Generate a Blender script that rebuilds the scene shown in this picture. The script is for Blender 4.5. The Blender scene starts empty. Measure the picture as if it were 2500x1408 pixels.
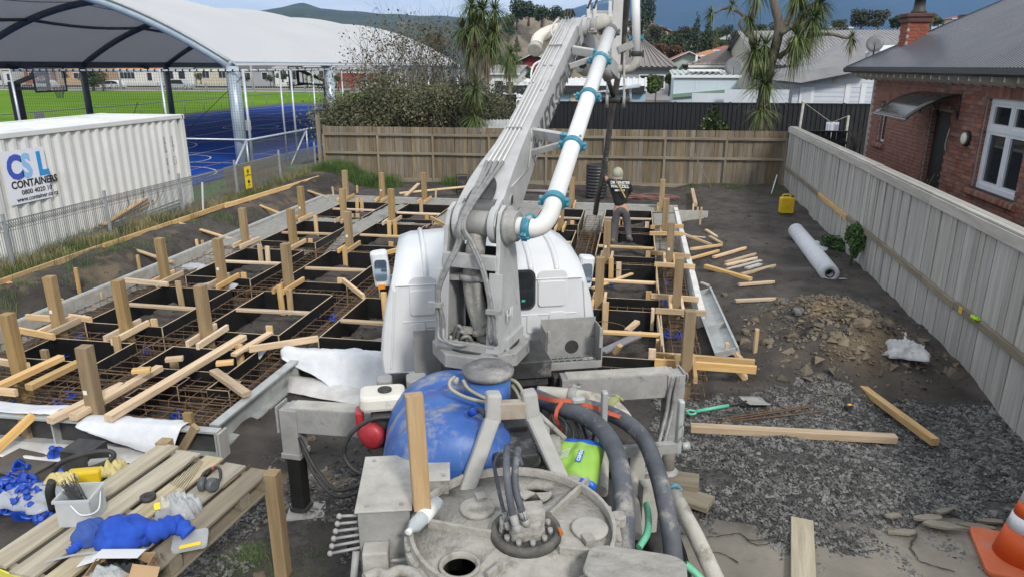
import bpy,math,random
import numpy as np
from mathutils import Vector,Matrix,Euler,noise as mnoise
R=math.radians
random.seed(7);rng=np.random.default_rng(11)
S=bpy.context.scene
COL=S.collection
CAM_H=4.0;PITCH=R(17.4);YAW=R(9.7);FPX=1733.0
cd=bpy.data.cameras.new('camera');cam=bpy.data.objects.new('camera',cd);COL.objects.link(cam)
cd.sensor_width=36;cd.lens=FPX/2500*36;cd.clip_start=.1;cd.clip_end=30000
cam.location=(0,0,CAM_H);cam.rotation_euler=(R(90)-PITCH,0,YAW);S.camera=cam
SUN_EL,SUN_AZ=R(38),R(146)
w=bpy.data.worlds.new('World');S.world=w;w.use_nodes=True
nt=w.node_tree;nt.nodes.clear();N=nt.nodes.new;L=nt.links.new
out=N('ShaderNodeOutputWorld');bg=N('ShaderNodeBackground');bg.inputs['Strength'].default_value=.15
sky=N('ShaderNodeTexSky');sky.sky_type='NISHITA';sky.sun_disc=False
sky.sun_elevation=SUN_EL;sky.sun_rotation=SUN_AZ
tc=N('ShaderNodeTexCoord');mp=N('ShaderNodeMapping');mp.inputs['Scale'].default_value=(1.3,1.3,5.5);mp.inputs['Location'].default_value=(.3,.1,0)
n1=N('ShaderNodeTexNoise');n1.inputs['Scale'].default_value=1.9;n1.inputs['Detail'].default_value=9;n1.inputs['Roughness'].default_value=.58;n1.inputs['Distortion'].default_value=.25
r1=N('ShaderNodeValToRGB');r1.color_ramp.elements[0].position=.12;r1.color_ramp.elements[1].position=.42
r1.color_ramp.elements[0].color=(0,0,0,1)
n2=N('ShaderNodeTexNoise');n2.inputs['Scale'].default_value=3.1;n2.inputs['Detail'].default_value=8;n2.inputs['Roughness'].default_value=.6
r2=N('ShaderNodeValToRGB');r2.color_ramp.elements[0].position=.33;r2.color_ramp.elements[1].position=.66
r2.color_ramp.elements[0].color=(5.0,5.25,5.6,1);r2.color_ramp.elements[1].color=(7.8,7.85,7.9,1)
mx=N('ShaderNodeMix');mx.data_type='RGBA'
L(tc.outputs['Generated'],mp.inputs['Vector']);L(mp.outputs[0],n1.inputs['Vector']);L(mp.outputs[0],n2.inputs['Vector'])
L(n1.outputs['Fac'],r1.inputs['Fac']);L(n2.outputs['Fac'],r2.inputs['Fac'])
L(r1.outputs['Color'],mx.inputs['Factor']);L(sky.outputs['Color'],mx.inputs['A']);L(r2.outputs['Color'],mx.inputs['B'])
L(mx.outputs['Result'],bg.inputs['Color']);L(bg.outputs[0],out.inputs[0])
sd=bpy.data.lights.new('sun','SUN');sd.energy=2.6;sd.angle=R(9);sd.color=(1,.95,.87)
sun=bpy.data.objects.new('sun',sd);COL.objects.link(sun)
sv=Vector((math.sin(SUN_AZ)*math.cos(SUN_EL),math.cos(SUN_AZ)*math.cos(SUN_EL),math.sin(SUN_EL)))
sun.rotation_euler=sv.to_track_quat('Z','Y').to_euler();sun.location=sv*60
S.view_settings.view_transform='Standard';S.view_settings.look='None';S.view_settings.gamma=1
S.view_settings.exposure=0.15
S.render.engine='CYCLES';S.cycles.max_bounces=7;S.cycles.diffuse_bounces=3;S.cycles.volume_bounces=0
S.cycles.use_denoising=True
_f=Vector((-math.sin(YAW)*math.cos(PITCH),math.cos(YAW)*math.cos(PITCH),-math.sin(PITCH)))
_r=Vector((math.cos(YAW),math.sin(YAW),0));_u=_r.cross(_f)
def ray(px,py):return _f+_r*((px-1250)/FPX)-_u*((py-704)/FPX)
def G(px,py,z=0.):
 d=ray(px,py);t=(z-CAM_H)/d.z;return Vector((d.x*t,d.y*t,z))
def P(px,py,Y):
 d=ray(px,py);t=Y/d.y;return Vector((d.x*t,Y,CAM_H+d.z*t))
def V(*a):return Vector(a)
MATS={}
def c4(c):return(c[0],c[1],c[2],1)
def mat(name,c1,c2=None,scale=6.,rough=.7,metal=0.,bump=0.,bscale=None,stretch=(1,1,1),c3=None,s3=1.5,t3=.6,w3=.08,
  vary=0.,coord='Object',spec=None,trans=0.,alpha=1.,detail=6,hue=0.):
 """noise blend of c1/c2, an optional third colour in patches (dirt, rust, paint wear), a tint that differs from object to object"""
 if name in MATS:return MATS[name]
 m=bpy.data.materials.new(name);m.use_nodes=True;MATS[name]=m
 nt=m.node_tree;N=nt.nodes.new;L=nt.links.new;b=nt.nodes['Principled BSDF']
 b.inputs['Roughness'].default_value=rough;b.inputs['Metallic'].default_value=metal
 if spec is not None:b.inputs['Specular IOR Level'].default_value=spec
 if trans:b.inputs['Transmission Weight'].default_value=trans
 if alpha<1:b.inputs['Alpha'].default_value=alpha
 tc=N('ShaderNodeTexCoord');mp=N('ShaderNodeMapping');mp.inputs['Scale'].default_value=stretch
 oi=N('ShaderNodeObjectInfo')
 add=N('ShaderNodeVectorMath');add.operation='ADD'
 sc=N('ShaderNodeVectorMath');sc.operation='SCALE';sc.inputs['Scale'].default_value=37.
 cb=N('ShaderNodeCombineXYZ')
 for i in range(3):L(oi.outputs['Random'],cb.inputs[i])
 L(cb.outputs[0],sc.inputs[0])
 L(tc.outputs[coord],add.inputs[0])
 if vary:L(sc.outputs[0],add.inputs[1])
 L(add.outputs[0],mp.inputs['Vector'])
 col=None
 if c2 is not None:
  n=N('ShaderNodeTexNoise');n.inputs['Scale'].default_value=scale;n.inputs['Detail'].default_value=detail;n.inputs['Roughness'].default_value=.62
  L(mp.outputs[0],n.inputs['Vector'])
  rp=N('ShaderNodeValToRGB');rp.color_ramp.elements[0].position=.34;rp.color_ramp.elements[1].position=.66
  rp.color_ramp.elements[0].color=c4(c1);rp.color_ramp.elements[1].color=c4(c2)
  L(n.outputs['Fac'],rp.inputs['Fac']);col=rp.outputs['Color']
 if c3 is not None:
  n3=N('ShaderNodeTexNoise');n3.inputs['Scale'].default_value=s3;n3.inputs['Detail'].default_value=7;n3.inputs['Roughness'].default_value=.65
  L(mp.outputs[0],n3.inputs['Vector'])
  r3=N('ShaderNodeValToRGB');r3.color_ramp.elements[0].position=t3;r3.color_ramp.elements[1].position=min(1,t3+w3)
  r3.color_ramp.elements[0].color=(0,0,0,1);r3.color_ramp.elements[1].color=(1,1,1,1)
  L(n3.outputs['Fac'],r3.inputs['Fac'])
  mx=N('ShaderNodeMix');mx.data_type='RGBA';L(r3.outputs['Color'],mx.inputs['Factor'])
  if col:L(col,mx.inputs['A'])
  else:mx.inputs['A'].default_value=c4(c1)
  mx.inputs['B'].default_value=c4(c3);col=mx.outputs['Result']
 if vary:
  hs=N('ShaderNodeHueSaturation');mr=N('ShaderNodeMapRange')
  mr.inputs['To Min'].default_value=1-vary;mr.inputs['To Max'].default_value=1+vary
  L(oi.outputs['Random'],mr.inputs['Value']);L(mr.outputs[0],hs.inputs['Value'])
  if hue:
   m2=N('ShaderNodeMath');m2.operation='MULTIPLY';m2.inputs[1].default_value=7.13;m3=N('ShaderNodeMath');m3.operation='FRACT'
   L(oi.outputs['Random'],m2.inputs[0]);L(m2.outputs[0],m3.inputs[0])
   mr2=N('ShaderNodeMapRange');mr2.inputs['To Min'].default_value=1-hue;mr2.inputs['To Max'].default_value=1+hue
   L(m3.outputs[0],mr2.inputs['Value']);L(mr2.outputs[0],hs.inputs['Saturation'])
  if col:L(col,hs.inputs['Color'])
  else:hs.inputs['Color'].default_value=c4(c1)
  col=hs.outputs['Color']
 if col:L(col,b.inputs['Base Color'])
 else:b.inputs['Base Color'].default_value=c4(c1)
 if bump:
  nb=N('ShaderNodeTexNoise');nb.inputs['Scale'].default_value=bscale or scale*3;nb.inputs['Detail'].default_value=8;nb.inputs['Roughness'].default_value=.65
  bp=N('ShaderNodeBump');bp.inputs['Strength'].default_value=min(1,bump);bp.inputs['Distance'].default_value=.02
  L(mp.outputs[0],nb.inputs['Vector']);L(nb.outputs['Fac'],bp.inputs['Height']);L(bp.outputs[0],b.inputs['Normal'])
 return m
WOOD=mat('new_pine',(.50,.335,.175),(.66,.49,.29),3.2,.75,bump=.35,bscale=14,stretch=(.5,6,6),vary=.26,hue=.3,c3=(.24,.185,.125),s3=2.6,t3=.58,w3=.16)
WOODP=mat('treated_post',(.235,.16,.080),(.34,.245,.13),3.0,.8,bump=.25,bscale=14,stretch=(.4,5,5),vary=.13,hue=.15,c3=(.36,.29,.2),s3=2.1,t3=.68,w3=.1)
WOODF=mat('weathered_paling',(.135,.108,.076),(.225,.185,.132),2.2,.85,bump=.3,bscale=13,stretch=(6,6,.5),vary=.24,hue=.35,c3=(.085,.062,.04),s3=1.6,t3=.60,w3=.2)
WOODG=mat('grey_paling',(.33,.32,.30),(.46,.45,.43),2.4,.85,bump=.3,bscale=13,stretch=(6,6,.4),vary=.16,hue=.3,c3=(.2,.175,.14),s3=1.5,t3=.62,w3=.2)
WOODR=mat('weathered_rail',(.17,.145,.105),(.26,.225,.165),2.6,.85,bump=.3,bscale=13,stretch=(.5,6,6),vary=.15)
WOODRG=mat('grey_rail',(.36,.345,.315),(.5,.48,.44),2.6,.85,bump=.3,bscale=13,stretch=(.5,6,6),vary=.1)
WOODPAL=mat('pallet_wood',(.30,.26,.185),(.46,.41,.31),2.6,.85,bump=.35,bscale=14,stretch=(.5,6,6),vary=.15,hue=.3,c3=(.17,.13,.085),s3=1.8,t3=.6,w3=.16)
PLYB=mat('black_ply',(.008,.008,.009),(.018,.018,.019),5,.42,c3=(.15,.14,.125),s3=2.2,t3=.73,w3=.14,vary=.2)
PLYE=mat('ply_edge',(.42,.32,.2),(.55,.44,.29),8,.8)
RUST=mat('rusty_bar',(.10,.062,.036),(.19,.12,.068),9,.85,bump=.2)
STEELG=mat('galvanised',(.40,.43,.46),(.52,.55,.58),14,.42,metal=.55,vary=.06)
STEELD=mat('dusty_steel',(.26,.26,.255),(.37,.37,.36),5,.6,metal=.1,bump=.25,c3=(.12,.11,.10),s3=5.,t3=.57,w3=.14)
STEELK=mat('dark_steel',(.02,.02,.021),(.05,.05,.05),8,.6,c3=(.16,.15,.14),s3=3,t3=.62)
GALVF=mat('formwork_steel',(.34,.36,.36),(.46,.48,.47),6,.5,metal=.25,c3=(.30,.27,.22),s3=2.5,t3=.58,w3=.2)
CONC=mat('wet_concrete_mat',(.20,.195,.18),(.29,.285,.265),9,.7,bump=.6,bscale=22,coord='Object')
CONCD=mat('old_concrete',(.33,.32,.29),(.45,.44,.41),7,.85,bump=.3,bscale=30,c3=(.24,.22,.19),s3=2,t3=.6,w3=.2)
BLUEP=mat('blue_plastic',(.01,.06,.40),rough=.4)
WHITEC=mat('white_cloth',(.56,.585,.63),(.66,.68,.715),6,.85,bump=.25,bscale=24)
GREYT=mat('boom_paint',(.36,.365,.37),(.47,.475,.48),3,.45,bump=.1,c3=(.23,.22,.2),s3=4.5,t3=.6,w3=.14)
WHITEP=mat('white_paint',(.66,.67,.68),(.73,.74,.75),4,.32,c3=(.36,.33,.28),s3=9,t3=.68,w3=.04)
CABW=mat('cab_white',(.62,.645,.67),(.68,.70,.72),2,.28,c3=(.62,.61,.58),s3=1.6,t3=.62,w3=.3)
GLASSD=mat('dark_glass',(.02,.025,.03),rough=.06)
BLACKR=mat('black_rubber',(.02,.02,.021),(.045,.045,.045),12,.6,c3=(.22,.21,.2),s3=4,t3=.62,w3=.2)
HOSE=mat('cement_hose',(.05,.056,.07),(.105,.115,.135),4,.7,bump=.3,c3=(.30,.29,.26),s3=5,t3=.53,w3=.14)
CEM=mat('cement_grey',(.31,.30,.27),(.42,.405,.37),9,.85,bump=.9,bscale=26,c3=(.185,.175,.15),s3=6,t3=.55,w3=.14)
TEAL=mat('teal_paint',(.03,.17,.25),(.05,.24,.33),6,.45,c3=(.36,.36,.34),s3=9,t3=.58,w3=.06)
ORG={}
def link(o):COL.objects.link(o);return o
def tag(o,label=None,cat=None,group=None,kind=None):
 if label:o['label']=label
 if cat:o['category']=cat
 if group:o['group']=group
 if kind:o['kind']=kind
 return o
def thing(name,label,cat,loc=(0,0,0),group=None):
 o=link(bpy.data.objects.new(name,None));o.empty_display_size=.1
 o.location=loc;ORG[o.name]=Vector(loc);return tag(o,label,cat,group)
def org(p):return ORG.get(p.name,Vector())if p else Vector()
def frame(d,up=Vector((0,0,1))):
 x=Vector(d).normalized();y=Vector(up).cross(x)
 if y.length<1e-4:y=Vector((1,0,0)).cross(x)
 y.normalize();return Matrix((x,y,x.cross(y))).transposed()
class MB:
 """collects shapes and links them as ONE mesh object"""
 def __init__(s):s.v=[];s.f=[];s.m=[];s.sm=[];s.mi=0
 def add(s,vs,fs,smooth=False):
  o=len(s.v);s.v+=[tuple(v)for v in vs]
  for f in fs:s.f.append([i+o for i in f]);s.m.append(s.mi);s.sm.append(smooth)
  return s
 def box(s,c,size,rot=None,taper=1.):
  hx,hy,hz=size[0]/2,size[1]/2,size[2]/2;c=Vector(c);vs=[]
  for z in(-1,1):
   k=taper if z>0 else 1
   for x,y in((-1,-1),(1,-1),(1,1),(-1,1)):
    p=Vector((x*hx*k,y*hy*k,z*hz));vs.append(c+(rot@p if rot else p))
  return s.add(vs,[(3,2,1,0),(4,5,6,7),(0,1,5,4),(1,2,6,5),(2,3,7,6),(3,0,4,7)])
 def beam(s,a,b,w,h,up=Vector((0,0,1))):
  a,b=Vector(a),Vector(b);return s.box((a+b)/2,((b-a).length,w,h),frame(b-a,up))
 def rbox(s,c,size,rot=None,r=.02,n=2,axis=2):
  """box with rounded edges round one axis"""
  pts=[];hx,hy=size[0]/2-r,size[1]/2-r
  if axis==0:hx,hy=size[1]/2-r,size[2]/2-r
  if axis==1:hx,hy=size[0]/2-r,size[2]/2-r
  for(sx,sy,a0)in((1,1,0),(-1,1,90),(-1,-1,180),(1,-1,270)):
   for i in range(n+1):
    a=R(a0+90*i/n);pts.append((sx*hx+r*math.cos(a),sy*hy+r*math.sin(a)))
  h=size[axis]/2;c=Vector(c);k=len(pts);vs=[]
  for z in(-h,h):
   for(x,y)in pts:
    p=Vector((x,y,z))if axis==2 else(Vector((z,x,y))if axis==0 else Vector((x,-z,y)))
    vs.append(c+(rot@p if rot else p))
  return s.add(vs,[tuple(range(k-1,-1,-1)),tuple(range(k,2*k))]+[(i,(i+1)%k,k+(i+1)%k,k+i)for i in range(k)])
 def prism(s,poly,d,smooth=False):
  """poly: list of Vectors (planar), extruded by vector d"""
  k=len(poly);d=Vector(d);vs=[Vector(p)for p in poly]+[Vector(p)+d for p in poly]
  return s.add(vs,[tuple(range(k-1,-1,-1)),tuple(range(k,2*k))]+[(i,(i+1)%k,k+(i+1)%k,k+i)for i in range(k)],smooth)
 def tube(s,pts,r,n=8,cap=True,smooth=True,closed=False):
  pts=[Vector(p)for p in pts];m=len(pts);rs=r if isinstance(r,(list,tuple))else[r]*m
  t0=(pts[1]-pts[0]).normalized();nrm=t0.orthogonal().normalized();vs=[]
  for i,p in enumerate(pts):
   a=pts[i-1]if i or closed else pts[0];b=pts[(i+1)%m]if i<m-1 or closed else pts[-1]
   t=(b-a).normalized();nrm=(nrm-t*nrm.dot(t)).normalized();bn=t.cross(nrm)
   for j in range(n):
    an=2*math.pi*j/n;vs.append(p+(nrm*math.cos(an)+bn*math.sin(an))*rs[i])
  fs=[]
  for i in range(m if closed else m-1):
   q=(i+1)%m
   for j in range(n):fs.append((i*n+j,i*n+(j+1)%n,q*n+(j+1)%n,q*n+j))
  o=len(s.v);s.add(vs,fs,smooth)
  if cap and not closed:s.add([],[]);s.f+=[[o+j for j in range(n-1,-1,-1)],[o+(m-1)*n+j for j in range(n)]];s.m+=[s.mi]*2;s.sm+=[False]*2
  return s
 def cyl(s,a,b,r,n=16,r2=None):return s.tube([a,b],[r,r if r2 is None else r2],n)
 def ring(s,c,axis,r,tr,n=20,k=6):
  m=frame(axis);pts=[Vector(c)+m@Vector((0,math.cos(2*math.pi*i/n)*r,math.sin(2*math.pi*i/n)*r))for i in range(n)]
  return s.tube(pts,tr,k,closed=True)
 def lathe(s,c,axis,prof,n=24,smooth=True,cap=True):
  """prof: (distance along axis, radius)"""
  m=frame(axis);c=Vector(c);vs=[]
  for(h,r)in prof:
   for j in range(n):a=2*math.pi*j/n;vs.append(c+m@Vector((h,r*math.cos(a),r*math.sin(a))))
  fs=[]
  for i in range(len(prof)-1):
   for j in range(n):fs.append((i*n+j,i*n+(j+1)%n,(i+1)*n+(j+1)%n,(i+1)*n+j))
  o=len(s.v);s.add(vs,fs,smooth);q=len(prof)-1
  if cap:s.f+=[[o+j for j in range(n-1,-1,-1)],[o+q*n+j for j in range(n)]];s.m+=[s.mi]*2;s.sm+=[False]*2
  return s
 def grid(s,fn,nu,nv,smooth=True):
  vs=[fn(i/nu,j/nv)for j in range(nv+1)for i in range(nu+1)];k=nu+1
  return s.add(vs,[(j*k+i,j*k+i+1,(j+1)*k+i+1,(j+1)*k+i)for j in range(nv)for i in range(nu)],smooth)
 def ball(s,c,r,n=12,m=8,sq=(1,1,1)):
  c=Vector(c)
  return s.grid(lambda u,v:c+Vector((math.cos(2*math.pi*u)*math.sin(math.pi*v)*sq[0],math.sin(2*math.pi*u)*math.sin(math.pi*v)*sq[1],-math.cos(math.pi*v)*sq[2]))*r,n,m)
 def make(s,name,mats,parent=None,label=None,cat=None,group=None,kind=None,bevel=0.,solid=0.,sub=0,org_at=None):
  me=bpy.data.meshes.new(name)
  if parent:o0=org(parent)
  elif org_at is not None:o0=Vector(org_at)
  else:
   a=np.array(s.v);o0=Vector(((a[:,0].min()+a[:,0].max())/2,(a[:,1].min()+a[:,1].max())/2,a[:,2].min()))
  me.from_pydata([(v[0]-o0.x,v[1]-o0.y,v[2]-o0.z)for v in s.v],[],s.f)
  for mm in(mats if isinstance(mats,(list,tuple))else[mats]):me.materials.append(mm)
  me.polygons.foreach_set('material_index',s.m);me.polygons.foreach_set('use_smooth',s.sm);me.update()
  o=link(bpy.data.objects.new(name,me))
  if parent:o.parent=parent;ORG[o.name]=o0
  else:o.location=o0;ORG[o.name]=o0.copy()
  if bevel:b=o.modifiers.new('bevel','BEVEL');b.width=bevel;b.segments=2;b.limit_method='ANGLE';b.angle_limit=R(40)
  if solid:b=o.modifiers.new('solid','SOLIDIFY');b.thickness=solid;b.offset=0
  if sub:b=o.modifiers.new('sub','SUBSURF');b.levels=sub;b.render_levels=sub
  return tag(o,label,cat,group,kind)
_tm={}
def timber(name,a,b,w,h,m,parent=None,up=Vector((0,0,1)),label=None,cat=None,group=None,point=False,jag=0.):
 """a sawn length of wood: local x runs along it, so the grain does too"""
 a,b=Vector(a),Vector(b);ln=(b-a).length
 key=(round(ln,3),w,h,m.name,point)
 if key in _tm:me=_tm[key]
 else:
  me=bpy.data.meshes.new('sawn_timber');hx,hy,hz=ln/2,w/2,h/2;e=min(.006,w/8,h/8)
  sec=[(-hy+e,-hz),(hy-e,-hz),(hy,-hz+e),(hy,hz-e),(hy-e,hz),(-hy+e,hz),(-hy,hz-e),(-hy,-hz+e)]
  xs=[(-hx,1),(hx,1)]if not point else[(-hx,1),(hx-.11,1),(hx,.28)]
  vs=[(x,y*k,z)for x,k in xs for y,z in sec];q=len(xs)
  fs=[tuple(range(7,-1,-1)),tuple(range((q-1)*8,q*8))]+[(i*8+j,i*8+(j+1)%8,(i+1)*8+(j+1)%8,(i+1)*8+j)for i in range(q-1)for j in range(8)]
  me.from_pydata(vs,[],fs);me.materials.append(m);me.update();_tm[key]=me
 o=link(bpy.data.objects.new(name,me));rot=frame(b-a,up)
 o.matrix_local=Matrix.Translation((a+b)/2-org(parent))@rot.to_4x4()
 if parent:o.parent=parent
 ORG[o.name]=(a+b)/2
 return tag(o,label,cat,group)
def text(body,name,loc,rot,size,m,parent=None,shear=0.,extrude=.002,align='LEFT',bold=0.,spacing=1.,xs=1.):
 cu=bpy.data.curves.new(name,'FONT');cu.body=body;cu.size=size;cu.extrude=extrude;cu.shear=shear;cu.align_x=align;cu.offset=bold;cu.space_character=spacing
 cu.resolution_u=3;cu.materials.append(m);o=link(bpy.data.objects.new(name,cu))
 o.matrix_local=Matrix.Translation(Vector(loc)-org(parent))@rot.to_4x4()@Matrix.Diagonal((xs,1,1,1))
 if parent:o.parent=parent
 return o
def cross(x,y):
 x=Vector(x).normalized();z=x.cross(Vector(y)).normalized();return Matrix((x,z.cross(x),z)).transposed()
def curve(ctrl,n=10):
 """smooth line through control points"""
 c=[Vector(p)for p in ctrl];c=[c[0]*2-c[1]]+c+[c[-1]*2-c[-2]];o=[]
 for i in range(1,len(c)-2):
  p0,p1,p2,p3=c[i-1:i+3]
  for k in range(n):
   t=k/n;o.append(.5*((2*p1)+(p2-p0)*t+(2*p0-5*p1+4*p2-p3)*t*t+(3*p1-p0-3*p2+p3)*t**3))
 return o+[c[-2]]
def npmesh(name,v,f,m,kind=None,label=None,cat=None,parent=None,smooth=False):
 """v (n,3) and f (k,3 or 4) arrays in world coordinates"""
 me=bpy.data.meshes.new(name);o0=org(parent);v=np.asarray(v,dtype=np.float32).copy()
 if parent:v-=np.array(o0,dtype=np.float32)
 f=np.asarray(f,dtype=np.int32);k,q=f.shape
 me.vertices.add(len(v));me.vertices.foreach_set('co',v.ravel());me.loops.add(k*q);me.loops.foreach_set('vertex_index',f.ravel())
 me.polygons.add(k);me.polygons.foreach_set('loop_start',np.arange(0,k*q,q,dtype=np.int32))
 me.polygons.foreach_set('use_smooth',np.full(k,smooth,dtype=bool))
 for mm in(m if isinstance(m,(list,tuple))else[m]):me.materials.append(mm)
 me.update(calc_edges=True);me.validate();o=link(bpy.data.objects.new(name,me))
 if parent:o.parent=parent
 ORG[o.name]=o0
 return tag(o,label,cat,None,kind)
def vnoise(x,y,s,seed=0):
 x=np.asarray(x)/s+seed*17.3;y=np.asarray(y)/s+seed*9.7
 xi,yi=np.floor(x).astype(np.int64),np.floor(y).astype(np.int64);fx,fy=x-xi,y-yi
 fx=fx*fx*(3-2*fx);fy=fy*fy*(3-2*fy)
 def h(a,b):
  n=(a*374761393+b*668265263+seed*974634)&0x7fffffff;n=((n^(n>>13))*1274126177)&0x7fffffff;return((n^(n>>16))&0xffff)/65535.
 return(h(xi,yi)*(1-fx)+h(xi+1,yi)*fx)*(1-fy)+(h(xi,yi+1)*(1-fx)+h(xi+1,yi+1)*fx)*fy
def fbm(x,y,s,seed=0,o=4):
 t=0;a=.5
 for i in range(o):t=t+a*vnoise(x,y,s/2**i,seed+i);a*=.5
 return t
ORD=['first','second','third','fourth','fifth','sixth','seventh','eighth','ninth','tenth','eleventh','twelfth','thirteenth','fourteenth','fifteenth','sixteenth']
# ================================================================ THE SETTING: ground, court, field, road, far land
SOIL=mat('soil',(.030,.024,.019),(.062,.051,.041),2.6,.92,bump=.8,bscale=26,c3=(.095,.08,.06),s3=1.1,t3=.56,w3=.2)
def sstep(a,b,t):t=np.clip((t-a)/(b-a),0,1);return t*t*(3-2*t)
PILE=G(2035,835,.2);HUMP=G(1950,1110,.1)
def ground_z(x,y):
 x=np.asarray(x,float);y=np.asarray(y,float)
 n=fbm(x,y,1.6,3)-.47;nf=fbm(x,y,.34,9,3)-.44
 z=.03+.10*n+.085*nf+.05*(fbm(x,y,.62,14,3)-.44)
 bank=sstep(-9.05,-10.15,x)*sstep(6.0,9.0,y)
 z=z+bank*(.42+.12*n)+np.exp(-((x+9.6)/.45)**2)*(fbm(x,y,.5,21)-.45)*.6*sstep(7,9,y)
 right=sstep(1.25,2.0,x)*sstep(8.0,9.5,y);z=z+right*(.13+.12*n)
 back=sstep(19.7,20.6,y);z=z+back*.08
 pit=sstep(-9.05,-8.8,x)*sstep(1.2,1.0,x)*sstep(19.6,19.3,y)*np.where(x<-4.35,sstep(6.0,6.25,y),sstep(8.15,8.4,y))
 z=z-pit*.08
 d2=((x-PILE.x)/1.0)**2+((y-PILE.y)/1.15)**2
 z=z+np.exp(-d2*1.15)*(.62+.5*(fbm(x,y,.55,31)-.45)+.22*(fbm(x,y,.16,33,3)-.4))
 d3=((x-HUMP.x)/1.1)**2+((y-HUMP.y)/.7)**2;z=z+np.exp(-d3)*.10
 z=z-sstep(5.6,4.8,y)*sstep(.2,.8,x)*.06
 return z
def gz(x,y):return float(ground_z(np.array([x]),np.array([y]))[0])
CELLX=dict(A=(-7.97,-6.70),B=(-6.10,-4.87),C=(-4.27,-3.04),D=(-2.38,-1.25),E=(-.68,.52))
ROWY=[(7.42,8.13),(8.77,10.62),(11.27,13.38),(14.0,16.1),(16.76,18.78)]
def heap(x,y):
 z=np.zeros_like(x)
 for k,(x0,x1)in CELLX.items():
  for(y0,y1)in ROWY:
   if y0<8 and k not in 'AB':continue
   q=sstep(x0+.02,x0+.2,x)*sstep(x1-.02,x1-.2,x)*sstep(y0+.02,y0+.25,y)*sstep(y1-.02,y1-.25,y)
   z=z+q*(.10+.16*np.exp(-((x+.1)/.5)**2-((y-15.6)/.4)**2)+.34*(fbm(x,y,.6,41)-.42)+.2*(fbm(x,y,.17,43,3)-.42))
 return z
xs=np.arange(-11.6,6.4,.05);ys=np.arange(1.2,24.6,.055)
X,Y=np.meshgrid(xs,ys);Z=ground_z(X,Y)+heap(X,Y)
edge=np.minimum.reduce([X-xs[0],xs[-1]-X,Y-ys[0],ys[-1]-Y]);Z=np.where(edge<.03,-.3,Z)
nx,ny=len(xs),len(ys);idx=np.arange(nx*ny).reshape(ny,nx)
F=np.stack([idx[:-1,:-1],idx[:-1,1:],idx[1:,1:],idx[1:,:-1]],-1).reshape(-1,4)
m=mat('site_ground',(.030,.026,.023),(.074,.064,.056),2.2,.93,bump=.9,bscale=24)
site=npmesh('building_site_ground',np.stack([X,Y,Z],-1).reshape(-1,3),F,m,'structure',smooth=True)
gr=sstep(-.2,.9,X+.5*(fbm(X,Y,.9,51)-.45))*sstep(9.0,8.1,Y+1.2*(fbm(X,Y,.8,53)-.45))
gr=np.maximum(gr,.75*sstep(-2.6,-2.0,X)*sstep(6.0,4.6,Y+.8*(fbm(X,Y,.7,57)-.45)))
gr=np.maximum(gr,.55*sstep(-4.0,-3.2,X)*sstep(8.0,7.4,Y)*sstep(.58,.4,fbm(X,Y,.6,58)))
cl=np.exp(-(((X-PILE.x)/.8)**2+((Y-PILE.y+.1)/.9)**2))*sstep(.3,.6,fbm(X,Y,.5,61))*1.2
cl=np.maximum(cl,.8*sstep(.60,.70,fbm(X,Y,.5,62))*sstep(-4.0,-3.,X)*sstep(-1.0,-2,X)*sstep(8,7,Y))
cl=np.maximum(cl,.5*sstep(.54,.66,fbm(X,Y,.35,66))*sstep(-9.0,-9.4,X))
wet=sstep(.50,.64,fbm(X,Y,1.4,63))
for nm,a in(('gravel',gr),('clay',np.clip(cl,0,1)),('damp',wet)):
 at=site.data.attributes.new(nm,'FLOAT','POINT');at.data.foreach_set('value',a.ravel().astype(np.float32))
nt=m.node_tree;N=nt.nodes.new;L=nt.links.new;b=nt.nodes['Principled BSDF'];src=b.inputs['Base Color'].links[0].from_socket
tcn=N('ShaderNodeTexCoord');nz=N('ShaderNodeTexVoronoi');nz.inputs['Scale'].default_value=26;L(tcn.outputs['Object'],nz.inputs['Vector'])
sx=N('ShaderNodeSeparateColor');L(nz.outputs['Color'],sx.inputs[0])
rg=N('ShaderNodeValToRGB');rg.color_ramp.elements[0].color=(.022,.022,.022,1);rg.color_ramp.elements[1].color=(.085,.083,.08,1);L(sx.outputs[0],rg.inputs['Fac'])
def blend(src,attr,colr,colsock=None):
 a=N('ShaderNodeAttribute');a.attribute_name=attr;x=N('ShaderNodeMix');x.data_type='RGBA';L(a.outputs['Fac'],x.inputs['Factor']);L(src,x.inputs['A'])
 if colsock:L(colsock,x.inputs['B'])
 else:x.inputs['B'].default_value=c4(colr)
 return x.outputs['Result']
mulc=N('ShaderNodeMix');mulc.data_type='RGBA';mulc.blend_type='MULTIPLY';mulc.inputs['Factor'].default_value=1
a=N('ShaderNodeAttribute');a.attribute_name='damp';mr=N('ShaderNodeMapRange');mr.inputs['To Min'].default_value=1.12;mr.inputs['To Max'].default_value=.72;L(a.outputs['Fac'],mr.inputs['Value'])
L(src,mulc.inputs['A']);L(mr.outputs[0],mulc.inputs['B'])
s1=blend(mulc.outputs['Result'],'gravel',None,rg.outputs['Color']);s2=blend(s1,'clay',(.17,.125,.07))
L(s2,b.inputs['Base Color'])
LAND=mat('land',(.05,.058,.028),(.085,.085,.045),.05,.95)
o=MB().add([(-7000,-800,-.35),(7000,-800,-.35),(7000,6400,-.35),(-7000,6400,-.35)],[(0,1,2,3)]).make('land',LAND,kind='structure')
YARD=mat('yard_soil',(.05,.05,.03),(.09,.085,.055),.7,.95,bump=.5)
MB().add([(-13.9,24.5,-.04),(40,24.5,-.04),(40,62,-.04),(-13.9,62,-.04)],[(0,1,2,3)]).make('yard_ground',YARD,kind='structure')
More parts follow.
